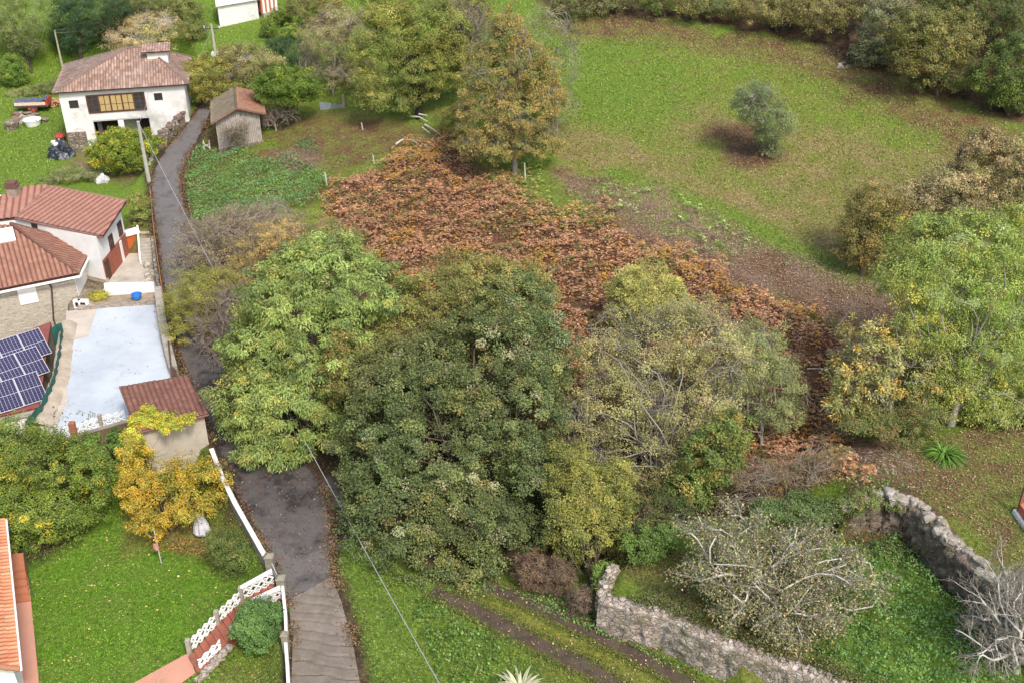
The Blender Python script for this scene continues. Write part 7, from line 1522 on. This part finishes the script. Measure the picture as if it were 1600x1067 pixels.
grass("-100 -40 60 -40 330 -40 540 -40 860 -40 860 150 560 170 400 150 300 160 100 110 90 300 -100 330", 14, .22, GRS, [2, 2, 1, .4], 133, "meadow grass around the farmhouse and top building")
fallen_q = 0
def fallen(px, n, size, pal, seed, label, dz=.03, P=None, rough=False, edge=1.0):
    q, r = scatter(px, n, seed, P=P, edge=edge); m = len(q); z = interp(q[:, 0], q[:, 1]) + dz + .05 * r.random(m) * (1 if rough else .3)
    o = leaves_mesh("fallen_leaves", np.stack([q[:, 0], q[:, 1], z], 1), np.array([0, 0, 1.6]) + rdir(r, m), rdir(r, m) * [1, 1, .2], size * r.uniform(.5, 1.3, m), size * .7 * r.uniform(.5, 1.3, m), pick(r, pal, [1] * len(pal), m, .25), LITTER, None, "stuff"); return tag(o, label, "fallen leaves")
LV = [(.30, .20, .12), (.22, .13, .08), (.38, .28, .17), (.17, .10, .07)]
fallen("850 25 1000 28 1180 55 1300 80 1420 130 1580 200 1620 320 1500 240 1330 160 1180 95 1000 70 880 50", 60000, .12, LV, 141, "brown leaf litter under the trees along the pasture top", .08, edge=1.5)
fallen("870 60 1300 90 1600 250 1560 420 1340 460 1180 380 960 300 860 240", 7000, .11, [(.36, .29, .16), (.26, .19, .10)], 142, "scattered fallen leaves over the pasture", .13)
fallen("870 262 960 295 1100 350 1240 400 1340 440 1430 480 1440 560 1320 520 1230 485 1120 445 1040 405 930 355 880 310", 60000, .11, [(.30, .21, .16), (.22, .15, .11), (.36, .27, .20), (.16, .11, .08)], 143, "pinkish brown leaf litter on the bank below the pasture", .06, rough=True)
fallen("500 330 640 240 700 220 800 280 1000 380 1300 500 1330 640 1200 720 900 620 640 560 560 400", 60000, .14, [(.22, .10, .05), (.14, .065, .035), (.30, .16, .08), (.18, .14, .06)], 149, "dead bracken litter between the fern clumps", .10, rough=True)
fallen(None, 4500, .10, [(.16, .075, .045), (.26, .17, .09), (.10, .05, .035)], 144, "fallen leaves gathered on the lane", .11, P=G(*pl("330 650 420 650 520 760 585 820 520 870 560 960 575 1080 545 1080 520 960 500 880 440 880 400 810 350 740").T, .8), edge=.2)
fallen("640 900 800 900 1150 1050 1100 1090 900 1060 700 960", 900, .12, [(.42, .30, .16), (.34, .2, .12)], 145, "fallen leaves dotted along the wheel ruts", .12, edge=.3)
fallen("50 880 200 790 350 840 420 900 300 1010 200 1070 60 1070", 500, .14, [(.45, .33, .10), (.35, .26, .12)], 146, "few yellow leaves on the mown lawn", .08, edge=.2)
fallen("200 800 300 795 345 840 330 880 240 850", 3500, .12, [(.26, .14, .05), (.34, .2, .05), (.16, .09, .04)], 147, "brown leaves on the ground beneath the yellow vine tree", .08, edge=.4)
fallen("1400 700 1600 640 1640 900 1500 830 1420 760", 7000, .10, LV, 148, "fallen leaves on the grass below the ash", .1)
fallen(None, 160, .10, [(.28, .18, .11), (.20, .12, .08), (.34, .25, .15)], 160, "dry leaves blown over the painted terrace", .10, P=TERP, edge=.02)
# verge litter following both sides of the lane
for sgn, (PL, sd) in enumerate(((RL, 151), (RR, 152))):
    r = np.random.default_rng(sd); C = resample(PL, 3000); t = r.integers(0, 3000, 16000 if sgn else 11000); off = (r.normal(0, .28, len(t)) + .05) * (-1 if sgn == 0 else 1)
    q = C[t].copy(); q[:, 0] += off; q[:, 1] += r.normal(0, .1, len(t)); keep = (q[:, 1] > 38) & (vnoise(q[:, 1] * .8, q[:, 0] * 0, sd) > .3); q = q[keep]; m = len(q)
    z = interp(q[:, 0], q[:, 1]) + .10 + .03 * r.random(m); pal = [(.15, .07, .045), (.24, .13, .08), (.10, .05, .035), (.12, .14, .04)]
    tag(leaves_mesh("fallen_leaves", np.stack([q[:, 0], q[:, 1], z], 1), np.array([0, 0, 1.4]) + rdir(r, m), rdir(r, m), .12 * r.uniform(.6, 1.3, m), .08 * r.uniform(.6, 1.3, m), pick(r, pal, [1] * 4, m, .25), LITTER, None, "stuff"), ["reddish leaf litter along the left edge of the lane", "reddish leaf litter along the right edge of the lane"][sgn], "fallen leaves")
for k_, (px_s, lab) in enumerate((("675 922 735 950 800 985 870 1020 940 1055 1000 1100", "grass tufts fringing the left wheel rut"), ("755 915 800 930 860 955 930 990 1000 1025 1060 1060 1120 1100", "grass tufts fringing the right wheel rut"))):
    r = np.random.default_rng(170 + k_); C = resample(TP(px_s), 2000); d = np.gradient(C[:, :2], axis=0); d /= np.linalg.norm(d, axis=1)[:, None]; t = r.integers(0, 2000, 9000)
    off = r.choice([-1, 1], 9000) * (.50 + np.abs(r.normal(0, .14, 9000)) - .10 * (vnoise(t * .02, t * 0.0, 5) > .5)); off[:250] = r.normal(0, .4, 250)
    q = C[t, :2] + np.stack([-d[t, 1], d[t, 0]], 1) * off[:, None] + r.normal(0, .03, (9000, 2)); z = interp(q[:, 0], q[:, 1]) + .06
    tag(leaves_mesh("grass", np.stack([q[:, 0], q[:, 1], z], 1), rdir(r, 9000) + [0, 0, .5], rdir(r, 9000) * .6 + [0, 0, .8], .14 * r.uniform(.6, 1.3, 9000), .05, pick(r, [(.15, .17, .04), (.18, .18, .05), (.10, .14, .03)], [1, 1, 1], 9000, .2), LEAF, None, "stuff"), lab, "grass")
print("LEAVES", LEAFN[0])
